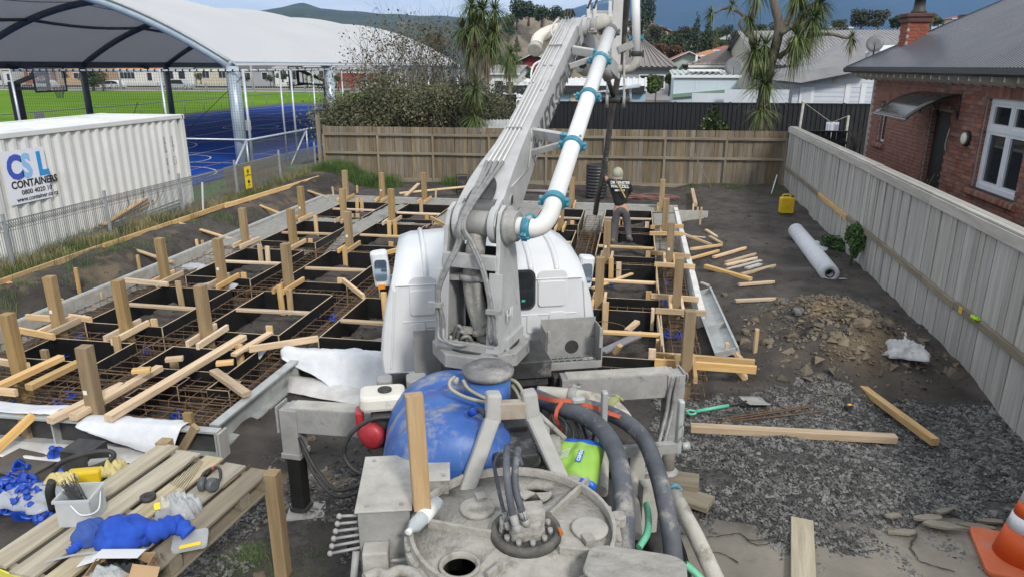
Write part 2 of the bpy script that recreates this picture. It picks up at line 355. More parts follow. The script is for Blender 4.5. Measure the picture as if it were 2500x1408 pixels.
MB().add([(6.2,0,-.03),(40,0,-.03),(40,24.5,-.03),(6.2,24.5,-.03)],[(0,1,2,3)]).make('yard_ground',YARD,kind='structure')
VERGE=mat('verge_grass',(.035,.085,.012),(.07,.14,.025),2.5,.95,bump=.6,bscale=40)
def vz(u,v):x=-11.5-3.1*u;y=5+22*v;return V(x,y,.40-.36*u+.05*math.sin(y*2+x))
MB().grid(vz,8,40).make('verge',VERGE,kind='structure')
FIELD=mat('field_grass',(.075,.165,.008),(.125,.23,.016),.06,.95,bump=.3,bscale=6,c3=(.06,.135,.01),s3=.35,t3=.55,w3=.2,spec=.05)
MB().add([(-150,4,-.12),(-14.5,4,-.12),(-14.5,112,-.12),(-150,112,-.12)],[(0,1,2,3)]).make('sports_field',FIELD,kind='structure')
ASPH=mat('court_asphalt',(.045,.045,.047),(.07,.07,.07),1.5,.9,bump=.3)
MB().add([(-39.6,16,-.06),(-14.4,16,-.06),(-14.4,79,-.06),(-39.6,79,-.06)],[(0,1,2,3)]).make('court_surround',ASPH,kind='structure')
COURT=mat('court_blue',(.008,.050,.27),(.012,.064,.32),.5,.9,c3=(.014,.06,.27),s3=.3,t3=.55,spec=.08)
MB().add([(-37.4,19,-.02),(-15.3,19,-.02),(-15.3,73.5,-.02),(-37.4,73.5,-.02)],[(0,1,2,3)]).make('court',COURT,kind='structure')
LINE=mat('court_line_paint',(.68,.70,.74),rough=.7);LINER=mat('court_line_pink',(.42,.2,.24),rough=.7)
def stripe(b,p,q,w=.07,z=-.012):
 p,q=V(p[0],p[1],z),V(q[0],q[1],z);n=(q-p).normalized().cross(V(0,0,1))*w/2;b.add([p-n,q-n,q+n,p+n],[(0,1,2,3)])
b=MB()
for x in(-16.4,-20.6,-25.9,-31.2,-36.3):stripe(b,(x,20),(x,72.6))
for y in(20,28.4,31.6,38.2,45.1,52.6,59.5,66,72.6):stripe(b,(-36.3,y),(-16.4,y))
for(cx,cy,r)in((-20.6,29,1.8),(-26,33,3.6),(-26,46,1.8),(-31,60,4),(-21,62,3.6),(-24,70,4),(-18.5,24.5,2.6)):
 for k in range(24):
  a0,a1=2*math.pi*k/24,2*math.pi*(k+1)/24;stripe(b,(cx+r*math.cos(a0),cy+r*math.sin(a0)),(cx+r*math.cos(a1),cy+r*math.sin(a1)),.06)
b.make('court_lines',LINE,kind='structure')
b=MB()
for x in(-17.6,-23.3,-28.5):stripe(b,(x,20),(x,72),.06,-.008)
for y in(24.2,36.4,56):stripe(b,(-36,y),(-17.6,y),.06,-.008)
b.make('court_lines',LINER,kind='structure')
ROAD=mat('road_asphalt',(.075,.075,.078),(.1,.1,.1),.3,.9)
MB().add([(-260,116,-.1),(60,116,-.1),(60,126,-.1),(-260,126,-.1)],[(0,1,2,3)]).make('road',ROAD,kind='structure')
b=MB();b.box((-100,126.3,-.06),(320,.5,.14));b.box((-100,114.4,-.1),(320,2.6,.10));b.make('kerb',CONCD,kind='structure')
PATH=mat('path_surface',(.165,.15,.125),(.245,.222,.188),1.6,.9,bump=.35,bscale=46,c3=(.085,.072,.058),s3=1.3,t3=.56,w3=.16)
e=[(1395,1322),(1700,1262),(1760,1266),(1830,1280),(1925,1290),(1995,1287),(2050,1272),(2110,1262),(2165,1278),(2215,1297),(2240,1283),(2290,1262),(2330,1266),(2380,1278),(2450,1275),(2520,1268),(2760,1262)]
far=[G(x,y,.035)for x,y in e];far2=[]
for p,q in zip(far,far[1:]):
 for k in range(5):
  t=k/5;c=p.lerp(q,t);c.y+=.05*(vnoise(c.x,c.y,.09,5)-.5);far2.append(c)
far2.append(far[-1]);b=MB();k=len(far2);vs=[]
NV=14
def pv(i,j):
 p=far2[i];y=1.0+(p.y-1.0)*j/NV;z=.035+.022*(fbm(p.x,y,.8,77)-.45);return V(p.x,y,float(z))
b.add([pv(i,j)for j in range(NV+1)for i in range(k)]+[V(p.x,p.y+.015,-.06)for p in far2],
 [(j*k+i,j*k+i+1,(j+1)*k+i+1,(j+1)*k+i)for j in range(NV+1)for i in range(k-1)],True)
b.make('footpath',PATH,kind='structure')
CRK=mat('crack_dirt',(.03,.026,.022),rough=.95)
b=MB()
for pts in([(1660,1300),(1740,1310),(1800,1300),(1840,1318),(1925,1305)],[(1820,1315),(1860,1330),(1925,1312)],[(2000,1330),(2060,1318),(2100,1345),(2150,1340)],[(2240,1300),(2225,1335),(2250,1370),(2330,1395)],[(2300,1290),(2400,1305),(2480,1298)],[(1700,1345),(1760,1350),(1800,1372)]):
 q=curve([G(x,y,.047)for x,y in pts],6);q=[p+V(.02*(random.random()-.5),.02*(random.random()-.5),0)for p in q]
 for p1,p2 in zip(q,q[1:]):stripe(b,p1,p2,.007+.007*random.random(),.0495)
b.make('footpath_crack',CRK,kind='structure')
SLABF=mat('path_flake',(.17,.155,.125),(.24,.22,.18),4,.9,bump=.3)
for(x,y,sx_,sy_,a)in((2205,1300,.13,.035,.2),(2262,1274,.14,.045,.15),(2300,1292,.2,.05,-.1),(2300,1257,.1,.03,.4),(2385,1287,.16,.04,-.12),(2180,1262,.08,.03,.3),(2420,1274,.12,.035,.05)):
 c=G(x,y,.05);poly=[]
 for k in range(9):an=2*math.pi*k/9;rr=.75+.45*random.random();poly.append(V(c.x+math.cos(an)*sx_*rr*math.cos(a)-math.sin(an)*sy_*rr*math.sin(a),c.y+math.cos(an)*sx_*rr*math.sin(a)+math.sin(an)*sy_*rr*math.cos(a),.05))
 MB().prism([p+V(0,0,.012*((x//7)%5))for p in poly],(0,0,.022)).make('footpath_flake',SLABF,kind='structure')
HB=mat('hazed_bush_hill',(.012,.032,.06),(.022,.046,.08),.012,.95,c3=(.13,.15,.07),s3=.0022,t3=.62,w3=.05)  # bush colour with the blue of distant haze painted into it
def hill(name,prof,y0,dep,m,seed,rough_):
 """ridge whose skyline passes through the pixels prof, standing y0 m away"""
 xs_=[p[0]for p in prof];ys_=[p[1]for p in prof];nu,nv=150,26
 def fn(u,v):
  px=xs_[0]+(xs_[-1]-xs_[0])*u;top=P(px,float(np.interp(px,xs_,ys_)),y0);s=math.sin(min(1,v*1.25)*math.pi/2)if v<.8 else 1-(v-.8)*2
  d=y0-dep*(1-v);k=d/y0;n=float(fbm(top.x*k,d,dep*.35,seed))-.47
  return V(top.x*(.35+.65*k)+0,d,-3+(top.z+3)*s*(1+n*rough_*(1 if v<.8 else .15))+dep*.05*n*s*(v<.75))
 MB().grid(fn,nu,nv).make(name,m,kind='structure')
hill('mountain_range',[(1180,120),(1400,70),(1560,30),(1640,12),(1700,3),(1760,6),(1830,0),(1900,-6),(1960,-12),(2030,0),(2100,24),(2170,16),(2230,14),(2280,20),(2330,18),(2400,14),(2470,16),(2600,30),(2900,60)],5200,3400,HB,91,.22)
SUB=mat('suburb_hill',(.016,.028,.014),(.040,.052,.024),.02,.95,c3=(.33,.33,.31),s3=.075,t3=.66,w3=.03)
hill('suburb_hill',[(300,110),(600,70),(740,62),(790,52),(860,60),(950,64),(1050,68),(1150,74),(1300,72),(1500,86),(1750,116)],2100,1250,SUB,95,.3)
CLIFF=mat('quarry_rock',(.13,.105,.08),(.28,.235,.185),.13,.95,bump=1.,bscale=.5,c3=(.07,.075,.04),s3=.09,t3=.57,w3=.1)
TURF=mat('hill_scrub',(.018,.032,.012),(.045,.06,.022),.2,.95,bump=.8,bscale=.6)
def crag(u,v):
 px=1195+470*u;top_y=np.interp(px,[1195,1225,1260,1330,1400,1500,1590,1640,1665],[150,60,34,30,46,52,46,120,165])
 t=P(px,float(top_y),225);d=225-26*(1-v)if v<.8 else 220+40*(v-.8);n=float(fbm(px,v*60,26,101))-.47
 return V(t.x+6*n,d+7*n,-1+(t.z+1)*min(1,v/.8)**.8+1.5*n*(v>.1))
MB().grid(crag,70,26).make('quarry_cliff',CLIFF,kind='structure')
# ================================================================ fences round the site
BF0,BF1=V(-10.85,23.95,.1),V(4.85,24.45,.1)
def fence_line(f,a,b,z0,z1,wid,m,tilt=0.,thick=.019,side=1,base_fn=None,edge_up=.0):
 """upright palings side by side from a to b, each a board of its own, sharing six meshes"""
 a,b=Vector(a),Vector(b);d=(b-a);d.z=0;ln=d.length;d.normalize();n=int(ln/wid);nrm=V(-d.y,d.x,0)*side;meshes=[]
 for k in range(6):
  me=bpy.data.meshes.new('paling');hh=z1-z0;wdt=wid*(.955-.02*random.random());t0=thick*(.9+.3*random.random());dz=.012*random.random()
  vs=[(x,y,z)for z in(0,hh+dz)for x,y in((-wdt/2,-t0/2),(wdt/2,-t0/2),(wdt/2,t0/2),(-wdt/2,t0/2))]
  me.from_pydata(vs,[],[(3,2,1,0),(4,5,6,7),(0,1,5,4),(1,2,6,5),(2,3,7,6),(3,0,4,7)]);me.materials.append(m);me.update();meshes.append(me)
 for i in range(n):
  p=a+d*(i+.5)*ln/n;p.z=z0+(b.z-a.z)*(i+.5)/n
  o=link(bpy.data.objects.new('paling',meshes[(i*5+i//7)%6]));o.parent=f
  o.location=p-org(f)+nrm*(.004*((i*7)%3));o.rotation_euler=(random.uniform(-.006,.006),random.uniform(-.006,.006),math.atan2(d.y,d.x))
d=(BF1-BF0).normalized();nr=V(d.y,-d.x,0)
f=thing('timber_fence','brown timber paling fence across the back of the site, rails facing the truck','fence',BF0)
fence_line(f,BF0,BF1,.12,1.98,.152,WOODF)
ln=(BF1-BF0).length;npost=8
for k in range(npost+1):
 p=BF0+d*min(ln-.05,.05+ln*k/npost);timber('fence_post',p+nr*.055+V(0,0,-.15),p+nr*.055+V(0,0,1.62),.1,.075,WOODF if 0 else WOODR,f,up=V(1,0,0))
for z in(1.62,.98):
 for k in range(npost):
  p,q=BF0+d*(ln*k/npost+.06),BF0+d*(ln*(k+1)/npost+.04);timber('fence_rail',p+nr*.09+V(0,0,z+.015*random.random()),q+nr*.09+V(0,0,z+.015*random.random()),.045,.085,WOODR,f)
timber('plinth_board',BF0+nr*.035+V(0,0,.06),BF1+nr*.035+V(0,0,.06),.04,.15,WOODR,f)
b=MB().add([BF0-nr*.02+V(0,0,-.3),BF1-nr*.02+V(0,0,-.3),BF1-nr*.02+V(0,0,.12),BF0-nr*.02+V(0,0,.12)],[(0,1,2,3)]);b.make('base_sheet',BLACKR,f)
timber('end_post',BF0+V(-.12,-.05,-.1),BF0+V(-.12,-.05,2.25),.12,.12,WOODR,f,up=V(1,0,0))
RF0,RF1=V(4.86,24.3,.02),V(4.28,2.2,.02)
f=thing('boundary_fence','grey timber paling fence with flat capping beside the brick house','fence',RF0)
fence_line(f,RF0,RF1,.04,2.0,.150,WOODG,side=-1,thick=.021)
d=(RF1-RF0);d.z=0;ln=d.length;d.normalize();nr=V(d.y,-d.x,0)
for k in range(7):
 p,q=RF0+d*(ln*k/7),RF0+d*(ln*(k+1)/7-.012);jz=.012*random.random()
 timber('cap_fascia',p+nr*.045+V(0,0,2.03+jz),q+nr*.045+V(0,0,2.03+jz),.03,.15,WOODRG,f)
 timber('cap_board',p-nr*.012+V(0,0,2.121+jz),q-nr*.012+V(0,0,2.121+jz),.085,.028,WOODRG,f)
 timber('cap_board',p-nr*.125+V(0,0,2.117+jz),q-nr*.125+V(0,0,2.117+jz),.1,.028,WOODRG,f)
 timber('fence_rail',p-nr*.06+V(0,0,1.9),q-nr*.06+V(0,0,1.9),.07,.09,WOODG,f)
mm=[WOODR,WOODR,WOOD,WOODR,WOODR,WOODR,WOODR,WOODR]
cuts=[0,3.4,5.3,8.2,10.6,12.9,14.2,17.5,22]
for k in range(8):
 if cuts[k+1]>ln:cuts[k+1]=ln
 timber('mid_rail',RF0+d*(cuts[k]+.01)+nr*.05+V(0,0,.86-.01*(k%2)),RF0+d*(cuts[k+1]-.01)+nr*.05+V(0,0,.86-.01*(k%3)),.055,.10,mm[k],f)
MB().tube([RF0+d*(14.9+.01*i)+nr*(.10+.015*math.sin(i))+V(0,0,.93)for i in range(13)],[.012+.012*((i*5)%3)for i in range(13)],6).make('fluorescent_twine',mat('fluoro_lime',(.40,.72,.02),rough=.7),None,'tangle of lime fluorescent string line on the fence rail','string line')
b=MB();b.box(RF0+d*14.45+nr*.082+V(0,0,.87),(.11,.003,.09),frame(d));b.make('paint_mark',mat('fluoro_orange',(.8,.3,.05),(.6,.62,.05),12,rough=.7),f)
MF=mat('mesh_wire',(.22,.235,.245),rough=.5,metal=.3)
f=thing('mesh_fence','low galvanised welded mesh fence with rolled top along the container','fence',(-10.9,15,.4))
pY=[8.2,10.7,13.2,15.72,18.2,20.7,23.2]
def fx(y):return-11.0+.012*(y-13)
for y in pY:MB().box((fx(y)+.03,y,.85),(.05,.05,1.3)).make('fence_post',STEELG,f,bevel=.004)
for y0,y1 in zip(pY,pY[1:]):
 b=MB();n=int((y1-y0-.06)/.05)
 zt=1.36;rr=.0042
 for z in(.42,.5,1.16,1.24):b.beam((fx(y0),y0+.03,z),(fx(y1),y1-.03,z),rr*2,rr*2)
 for i in range(n+1):
  y=y0+.03+(y1-y0-.06)*i/n;x=fx(y);b.beam((x,y,.36),(x,y,1.16),rr*2,rr*2,V(0,1,0))
  if i<n:
   y2=y+.05;b.beam((x,y,1.16),(x+.05,y,zt),rr*2,rr*2);b.beam((x+.05,y,zt),(x-.06,y+.025,zt-.03),rr*2,rr*2);b.beam((x-.06,y+.025,zt-.03),(x,y2,1.2),rr*2,rr*2)
 b.beam((fx(y0)+.05,y0+.03,zt),(fx(y1)+.05,y1-.03,zt),rr*2,rr*2);b.beam((fx(y0)-.06,y0+.03,zt-.03),(fx(y1)-.06,y1-.03,zt-.03),rr*2,rr*2)
 b.make('mesh_panel',MF,f,kind='stuff')
SGN=mat('sign_yellow',(.80,.60,.02),rough=.5)
c=P(612,440,18.6);t=thing('warning_sign','yellow safety notice hung on the mesh fence','sign',(fx(18.6)+.075,18.75,.95))
rot=cross((0,1,0),(0,0,1))
MB().box((fx(18.75)+.075,18.75,.95),(.012,.34,.62)).make('board',SGN,t)
BLK=mat('black_ink',(.012,.012,.012),rough=.6)
for(dz,r_)in((.18,.055),(-.12,.055)):
 MB().cyl((fx(18.75)+.081,18.75,.95+dz),(fx(18.75)+.086,18.75,.95+dz),r_,14).make('symbol',BLK,t)
text('!','symbol',(fx(18.75)+.088,18.735,1.10),rot,.09,SGN,t)
text('DANGER\nCONSTRUCTION AREA','lettering',(fx(18.75)+.083,18.75,1.03),rot,.034,BLK,t,align='CENTER')
text('KEEP OUT','lettering',(fx(18.75)+.083,18.75,.72),rot,.036,BLK,t,align='CENTER')
t=thing('board_wall','low brown board wall behind the mesh fence near the yellow sign','wall',(-11.5,20.5,.2))
for k in range(6):timber('board',(-11.55,18.7,.28+.17*k),(-11.55,22.6-.1*k,.28+.17*k),.04,.163,WOODF,t)
DK=mat('dark_stain',(.013,.011,.011),(.028,.024,.022),3,.7,stretch=(1,1,.3),vary=.3)
f=thing('side_fence','near black board fence between the grey fence and the brick house','fence',(5.7,23.6,0))
fence_line(f,(4.95,24.0,0),(6.5,24.0,0),0,2.02,.15,DK)
timber('cap_rail',(4.9,23.95,2.04),(6.5,23.95,2.04),.1,.05,DK,f)
for z in(.6,1.7):timber('fence_rail',(4.95,23.94,z),(6.5,23.94,z),.05,.09,DK,f)
BKF=mat('black_steel_fence',(.014,.015,.018),(.02,.021,.024),2,.45)
f=thing('steel_fence','long black ribbed steel fence behind the cabbage trees','fence',(2,34,.3))
xs0=-5.5;npan=14;pw=2.4
for k in range(npan):
 b=MB();x0=xs0+k*pw;prof=[]
 nr_=12
 for i in range(nr_):
  u=x0+pw*i/nr_;q=pw/nr_
  prof+=[(u,34),(u+q*.55,34),(u+q*.68,33.955),(u+q*.87,33.955)]
 prof.append((x0+pw,34));vs=[(x,y,.15)for x,y in prof]+[(x,y,2.38+.004*(k%3))for x,y in prof];n=len(prof)
 b.add(vs,[(i,i+1,n+i+1,n+i)for i in range(n-1)]);b.make('fence_panel',BKF,f)
 MB().box((x0,33.97,1.3),(.09,.09,2.3)).make('fence_post',BKF,f);MB().box((x0+pw/2,33.98,2.40),(pw-.1,.07,.05)).make('top_rail',BKF,f)
# ================================================================ the footing: boxes, posts, bars, edge forms
ZT=.345
COLN=dict(A='left column beside the earth bank',B='second column from the earth bank',C='third column, ahead of the cab',D='column behind the boom',E='right column beside the worker')
ROWN=['nearest row','second row from the truck','middle row','fourth row from the truck','far row by the fence']
def panel(a,b,t,z0,z1,parent,name='side_panel'):
 a,b=Vector(a),Vector(b);d=(b-a).normalized();n=V(-d.y,d.x,0)*t/2;bb=MB()
 q=[a-n,b-n,b+n,a+n];vs=[V(p.x,p.y,z0)for p in q]+[V(p.x,p.y,z1)for p in q]
 bb.add(vs,[(3,2,1,0),(0,1,5,4),(2,3,7,6)]);bb.mi=1;bb.add(vs,[(4,5,6,7),(1,2,6,5),(3,0,4,7)])
 return bb.make(name,[PLYB,PLYE],parent)
for ck,(x0,x1)in CELLX.items():
 for ri,(y0,y1)in enumerate(ROWY):
  if ri==0 and ck not in 'AB':continue
  if ck=='C' and ri==0:continue
  cx,cy=(x0+x1)/2,(y0+y1)/2;cut=' with a soil heap inside' if(ri+ord(ck))%3==0 else ''
  t=thing('formwork_box',f'black plywood footing box, {ROWN[ri]}, {COLN[ck]}','formwork box',(cx,cy,0),'black plywood formwork boxes for the footing')
  jz=lambda:ZT+random.uniform(-.012,.012)
  e=.022
  panel((x0,y0-e,0),(x0,y1+e,0),.02,-.05,jz(),t);panel((x1,y0-e,0),(x1,y1+e,0),.02,-.05,jz(),t)
  panel((x0+.012,y0,0),(x1-.012,y0,0),.02,-.05,jz(),t);panel((x0+.012,y1,0),(x1-.012,y1,0),.02,-.05,jz(),t)
  if ri>0:
   yy=cy+random.uniform(-.15,.15);timber('spreader',(x0+.015,yy,ZT-.03),(x1-.015,yy+random.uniform(-.04,.04),ZT-.03),.09,.045,WOOD,t)
   for(px_,py_,hh)in((x0+.35,y1-.07,.1),(x1-.16,y0+.06,.07),(x0+.5,y1-.07,.06))[:2+(ri+ord(ck))%2]:
    timber('peg',(px_,py_,-.1),(px_+random.uniform(-.02,.02),py_,ZT+hh+.06*random.random()),.095,.045,WOOD,t,up=V(0,1,0))
  else:
   timber('peg',(x0+.45,y0+.08,-.1),(x0+.45,y0+.08,ZT+.1),.095,.06,WOODP,t,up=V(0,1,0));timber('peg',(x1-.2,y1-.07,-.1),(x1-.2,y1-.07,ZT+.12),.095,.05,WOOD,t,up=V(0,1,0))
for(px,py,s,w_)in((345,965,.24,'leftmost'),(425,935,.26,'middle'),(548,945,.28,'rightmost, beside the steel edge')):
 c=G(px,py,.28);t=thing('pocket_form',f'{w_} of three small black ply pockets in the bars','formwork box',c,'small black ply pockets')
 for(dx,dy)in((1,0),(-1,0),(0,1),(0,-1)):
  a=c+V(dx*s/2-dy*s/2,dy*s/2+dx*s/2,0);b_=c+V(dx*s/2+dy*s/2,dy*s/2-dx*s/2,0);panel(a,b_,.018,.1,.31,t)
 timber('block',c+V(-.08,.02,.3),c+V(.10,.1,.3),.09,.05,WOOD,t)
STK=mat('label_white',(.75,.76,.76),rough=.6)
PX=[(-8.15,'beside the earth bank'),(-7.05,'second line from the earth bank'),(-5.80,'third line from the earth bank'),(-1.64,'line right behind the boom'),(-.45,'line left of the worker'),(.77,'line along the right edge form')]
PYR=[8.47,10.95,13.7,16.42,19.25]
posts=[(x,y,1.13+.02*math.sin(i*3+j*5),lab,j)for i,(x,lab)in enumerate(PX)for j,y in enumerate(PYR)if not(i==3 and j in(0,1,2))and not(i==4 and j in(0,3,4))]
posts+=[(-5.73,6.2,1.13,'nearest post, left of the steel edge',0),(-7.41,6.98,1.13,'leftmost post at the picture edge',0)]
NEAR=['nearest row','second row','middle row','fourth row','farthest row']
for n_,(x,y,zt,lab,j)in enumerate(posts):
 single='post' in lab
 t=thing('timber_post',(f'square treated timber post, {lab}' if single else f'square treated timber post in the {NEAR[j]}, {lab}'),'post',(x,y,0),'square timber posts standing in the footing')
 tw=random.uniform(-.12,.12);w_=.135;lean=random.uniform(-.012,.012)
 timber('shaft',(x,y,-.15),(x+lean,y+random.uniform(-.01,.01),zt),w_,w_,WOODP,t,up=V(math.sin(tw),math.cos(tw),0))
 if n_%3==0:
  MB().box((x-.02+lean*.6,y-w_/2-.004,.62),(.045,.004,.05)).make('sticker',STK,t)
 if single:continue
 zc=ZT+.03;L_=.37
 for s in(-1,1):
  dx=s*(w_/2+.026);o_=random.uniform(-.06,.06)
  timber('cleat',(x+dx,y-L_+o_,zc),(x+dx+random.uniform(-.02,.02),y+L_+o_*.5,zc+.005),.047,.092,WOOD,t)
def cage(a,b,wd,label,n_extra=0,st=.2):
 a,b=Vector(a),Vector(b);d=(b-a).normalized();nn=V(-d.y,d.x,0);ln=(b-a).length
 t=thing('rebar_cage',label,'rebar',(a+b)/2,'rusty reinforcing cages in the trenches')
 for(o,z)in((-.5,.04),(.5,.04),(-.5,.255),(.5,.255),(0,.05),(-.2,.262),(.22,.258))[:5+n_extra]:
  p=[a+d*(ln*k/6)+nn*(o*wd+random.uniform(-.012,.012))+V(0,0,z+random.uniform(-.008,.008))for k in range(7)];MB().tube(p,.0075,5).make('bar',RUST,t)
 s=MB();k=0;x=.1
 while x<ln-.05:
  c=a+d*(x+random.uniform(-.03,.03));h=wd/2+.012;sl=d*random.uniform(-.04,.04)
  s.tube([c-nn*h+V(0,0,.03),c-nn*h+V(0,0,.27)+sl,c+nn*h+V(0,0,.27)+sl,c+nn*h+V(0,0,.03)],.0055,4,closed=True);x+=st
  if k%3==0:s.tube([c-nn*h+V(0,0,.262),c+d*st-nn*h*.2+V(0,0,.05)],.0045,4)
  k+=1
 s.make('stirrup',RUST,t,kind='stuff');return t
LX=[(-8.46,.42,'left edge'),(-6.4,.34,'first'),(-4.57,.34,'second'),(-2.71,.36,'third'),(-.97,.34,'fourth'),(.84,.36,'right edge')]
for(x,wd,nm)in LX:
 ys_=[6.3 if x<-4.3 else 8.4,9.8,13.6,19.4]
 for y0,y1,zn in zip(ys_,ys_[1:],('near part','middle part','far part')):cage((x,y0,0),(x,y1-.06,0),wd,f'rusty reinforcing cage along the {nm} trench, {zn}',1 if x>-5 else 0,.19 if y0<12 else .22)
for(y,nm)in((8.45,'first'),(10.95,'second'),(13.7,'third'),(16.43,'fourth'),(19.08,'last')):
 for(xa,xb,side)in((-8.7,-4.45,'left half'),(-4.3,.95,'right half')):
  if y<9 and xb>0:xa=-.9
  cage((xa,y,0),(xb,y,0),.3,f'rusty reinforcing cage across the {nm} cross trench, {side}',1,.21)
for(y,xa,xb,nm)in((6.42,-8.6,-4.45,'against the front steel edge'),(6.95,-8.6,-4.45,'one bay behind the front steel edge'),(7.25,-7.6,-4.5,'in front of the nearest boxes')):cage((xa,y,0),(xb,y,0),.36,f'rusty reinforcing cage {nm}',2,.23)
def pour(pts_fn,nu,nv,name='wet_concrete'):
 MB().grid(pts_fn,nu,nv).make(name,CONC,kind='structure')
def strip(x0,x1,y0,y1,zhi=.315,fall0=0.,fall1=0.):
 def fn(u,v):
  x=x0+(x1-x0)*u;y=y0+(y1-y0)*v;n=float(fbm(x,y,.5,71))-.47;nf=float(fbm(x,y,.12,72,3))-.44
  z=zhi+.05*n+.05*nf
  if fall0:z-=.36*max(0,1-(y-y0)/fall0)**1.5
  if fall1:z-=.36*max(0,1-(y1-y)/fall1)**1.5
  return V(x,y,z)
 pour(fn,max(4,int((x1-x0)/.06)),max(6,int((y1-y0)/.07)))
strip(-8.93,-7.99,12.6,19.5,fall0=1.6);strip(-6.67,-6.13,13.9,18.7,fall0=2.2);strip(-4.85,-4.29,15.6,18.7,fall0=1.6)
strip(-7.98,1.12,18.82,19.55);strip(-7.98,-6.72,16.14,16.72,.30);strip(-6.12,-4.88,16.14,16.72,.27)
strip(-3.0,-2.4,15.5,18.8,fall0=1.6);strip(.55,1.12,15.8,18.8,.3,fall0=.9);strip(-1.22,-.7,17.6,18.8,fall0=1.1);strip(-7.98,-6.72,13.42,13.96,.2)
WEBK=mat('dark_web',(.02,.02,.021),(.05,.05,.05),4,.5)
def channel(a,b,out_,label,h=.32,dep=.10,m=GALVF,z0=.03,ends=True):
 a,b=Vector(a),Vector(b);d=(b-a).normalized();o=Vector(out_);t=thing('edge_form',label,'edge form',((a+b)/2),'steel and timber edge forms round the slab')
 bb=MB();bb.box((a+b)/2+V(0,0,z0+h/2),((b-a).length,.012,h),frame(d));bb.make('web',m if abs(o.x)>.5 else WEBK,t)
 for z in(z0+.012,z0+h-.012):MB().box((a+b)/2+o*(dep/2+.007)+V(0,0,z),((b-a).length,dep,.024),frame(d)).make('flange',m,t)
 n=max(1,int((b-a).length/.9))
 for k in range(n+1):
  p=a+(b-a)*(k/n);p+=d*(.03 if k==0 else-.03 if k==n else 0);MB().box(p+o*(dep/2+.005)+V(0,0,z0+h/2),(.02,dep*.94,h-.05),frame(d)).make('stiffener',m,t)
 return t
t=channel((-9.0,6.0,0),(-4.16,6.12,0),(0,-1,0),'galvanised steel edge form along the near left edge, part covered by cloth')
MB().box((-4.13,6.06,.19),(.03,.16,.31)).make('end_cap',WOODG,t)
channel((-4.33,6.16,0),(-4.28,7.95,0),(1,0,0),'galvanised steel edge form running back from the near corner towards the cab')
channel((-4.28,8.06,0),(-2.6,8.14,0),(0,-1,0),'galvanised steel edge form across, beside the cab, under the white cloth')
t=thing('edge_form','pale steel edge form along the earth bank on the left','edge form',(-9,13,0),'steel and timber edge forms round the slab')
for k in range(5):
 y0,y1=7.2+2.5*k,9.7+2.5*k-.012;MB().box((-8.985,(y0+y1)/2,.17),(.03,y1-y0,.34)).make('panel',CONCD,t);MB().box((-9.03,(y0+y1)/2,.345),(.08,y1-y0,.012)).make('flange',GALVF,t)
t=thing('edge_form','white topped edge form along the right side of the slab','edge form',(1.17,14,0),'steel and timber edge forms round the slab')
WHT=mat('form_white',(.58,.58,.56),(.70,.70,.69),5,.7,c3=(.40,.385,.36),s3=3)
for k in range(6):
 y0,y1=10.9+1.43*k,10.9+1.43*k+1.42;MB().box((1.165+.004*(k%2),(y0+y1)/2,.17),(.1,y1-y0,.35)).make('panel',WHT,t)
t=thing('edge_form','grey edge form across the far side of the slab by the timber fence','edge form',(-4,19.6,0),'steel and timber edge forms round the slab')
for k in range(5):MB().box((-8.9+1.0+2.03*k+.0,19.6,.17),(2.02,.03,.35)).make('panel',CONCD,t);MB().box((-7.9+2.03*k,19.63,.352),(2.02,.09,.012)).make('flange',GALVF,t)
MB().box((1.55,18.95,.2),(.85,.03,.34)).make('offcut_panel',CONCD,None,'short grey edge board sticking out at the far right corner of the slab','board')
a,b_=G(1716,718,.26),G(1778,868,.2);d=(b_-a).normalized();tilt=Matrix.Rotation(R(20),3,d);n=tilt@V(-d.y,d.x,0);u=d.cross(n)
if u.z<0:u=-u
t=thing('steel_form','grey steel form tipped trough side up at the right edge of the slab','edge form',(a+b_)/2)
c=(a+b_)/2;ln=(b_-a).length;rt=Matrix((d,n,u)).transposed()
MB().box(c,(ln,.30,.012),rt).make('web',GALVF,t)
for s in(-1,1):MB().box(c+n*s*.151+u*.045,(ln,.03,.1),rt).make('flange',GALVF,t)
for k in(-.49,.12,.49):MB().box(c+d*ln*k+u*.04,(.025,.27,.08),rt).make('stiffener',GALVF,t)
timber('grey_board',G(1470,858,.25),G(1571,812,.3),.14,.03,mat('grey_ply',(.16,.165,.18),(.22,.22,.235),5,.6),label='dark grey board lying across a box right of the cab',cat='board')
def cloth(label,rows,name='geotextile',solid=.006,amp=.02,seed=1,m=WHITEC,cat='cloth'):
 """rows of control points, interpolated to a rumpled sheet"""
 rr=[curve(r,8)for r in rows];n=len(rr[0]);cols=[curve([r[i]for r in rr],7)for i in range(n)];b=MB();nv=len(cols[0]);vs=[]
 for j in range(nv):
  for i in range(n):
   p=cols[i][j].copy();e=mnoise.noise(p*5+V(seed,0,0))*amp+mnoise.noise(p*14+V(0,seed,0))*amp*.4;vs.append(p+V(0,-.3*e,abs(e)))
 b.add(vs,[(j*n+i,j*n+i+1,(j+1)*n+i+1,(j+1)*n+i)for j in range(nv-1)for i in range(n-1)],True)
 return b.make(name,m,None,label,cat,solid=solid)
fy=lambda x:6.0+.12*(x+9)/4.84
def row(f,xs_):return[f(x)for x in xs_]
X1=[-5.72,-5.45,-5.1,-4.8,-4.55]
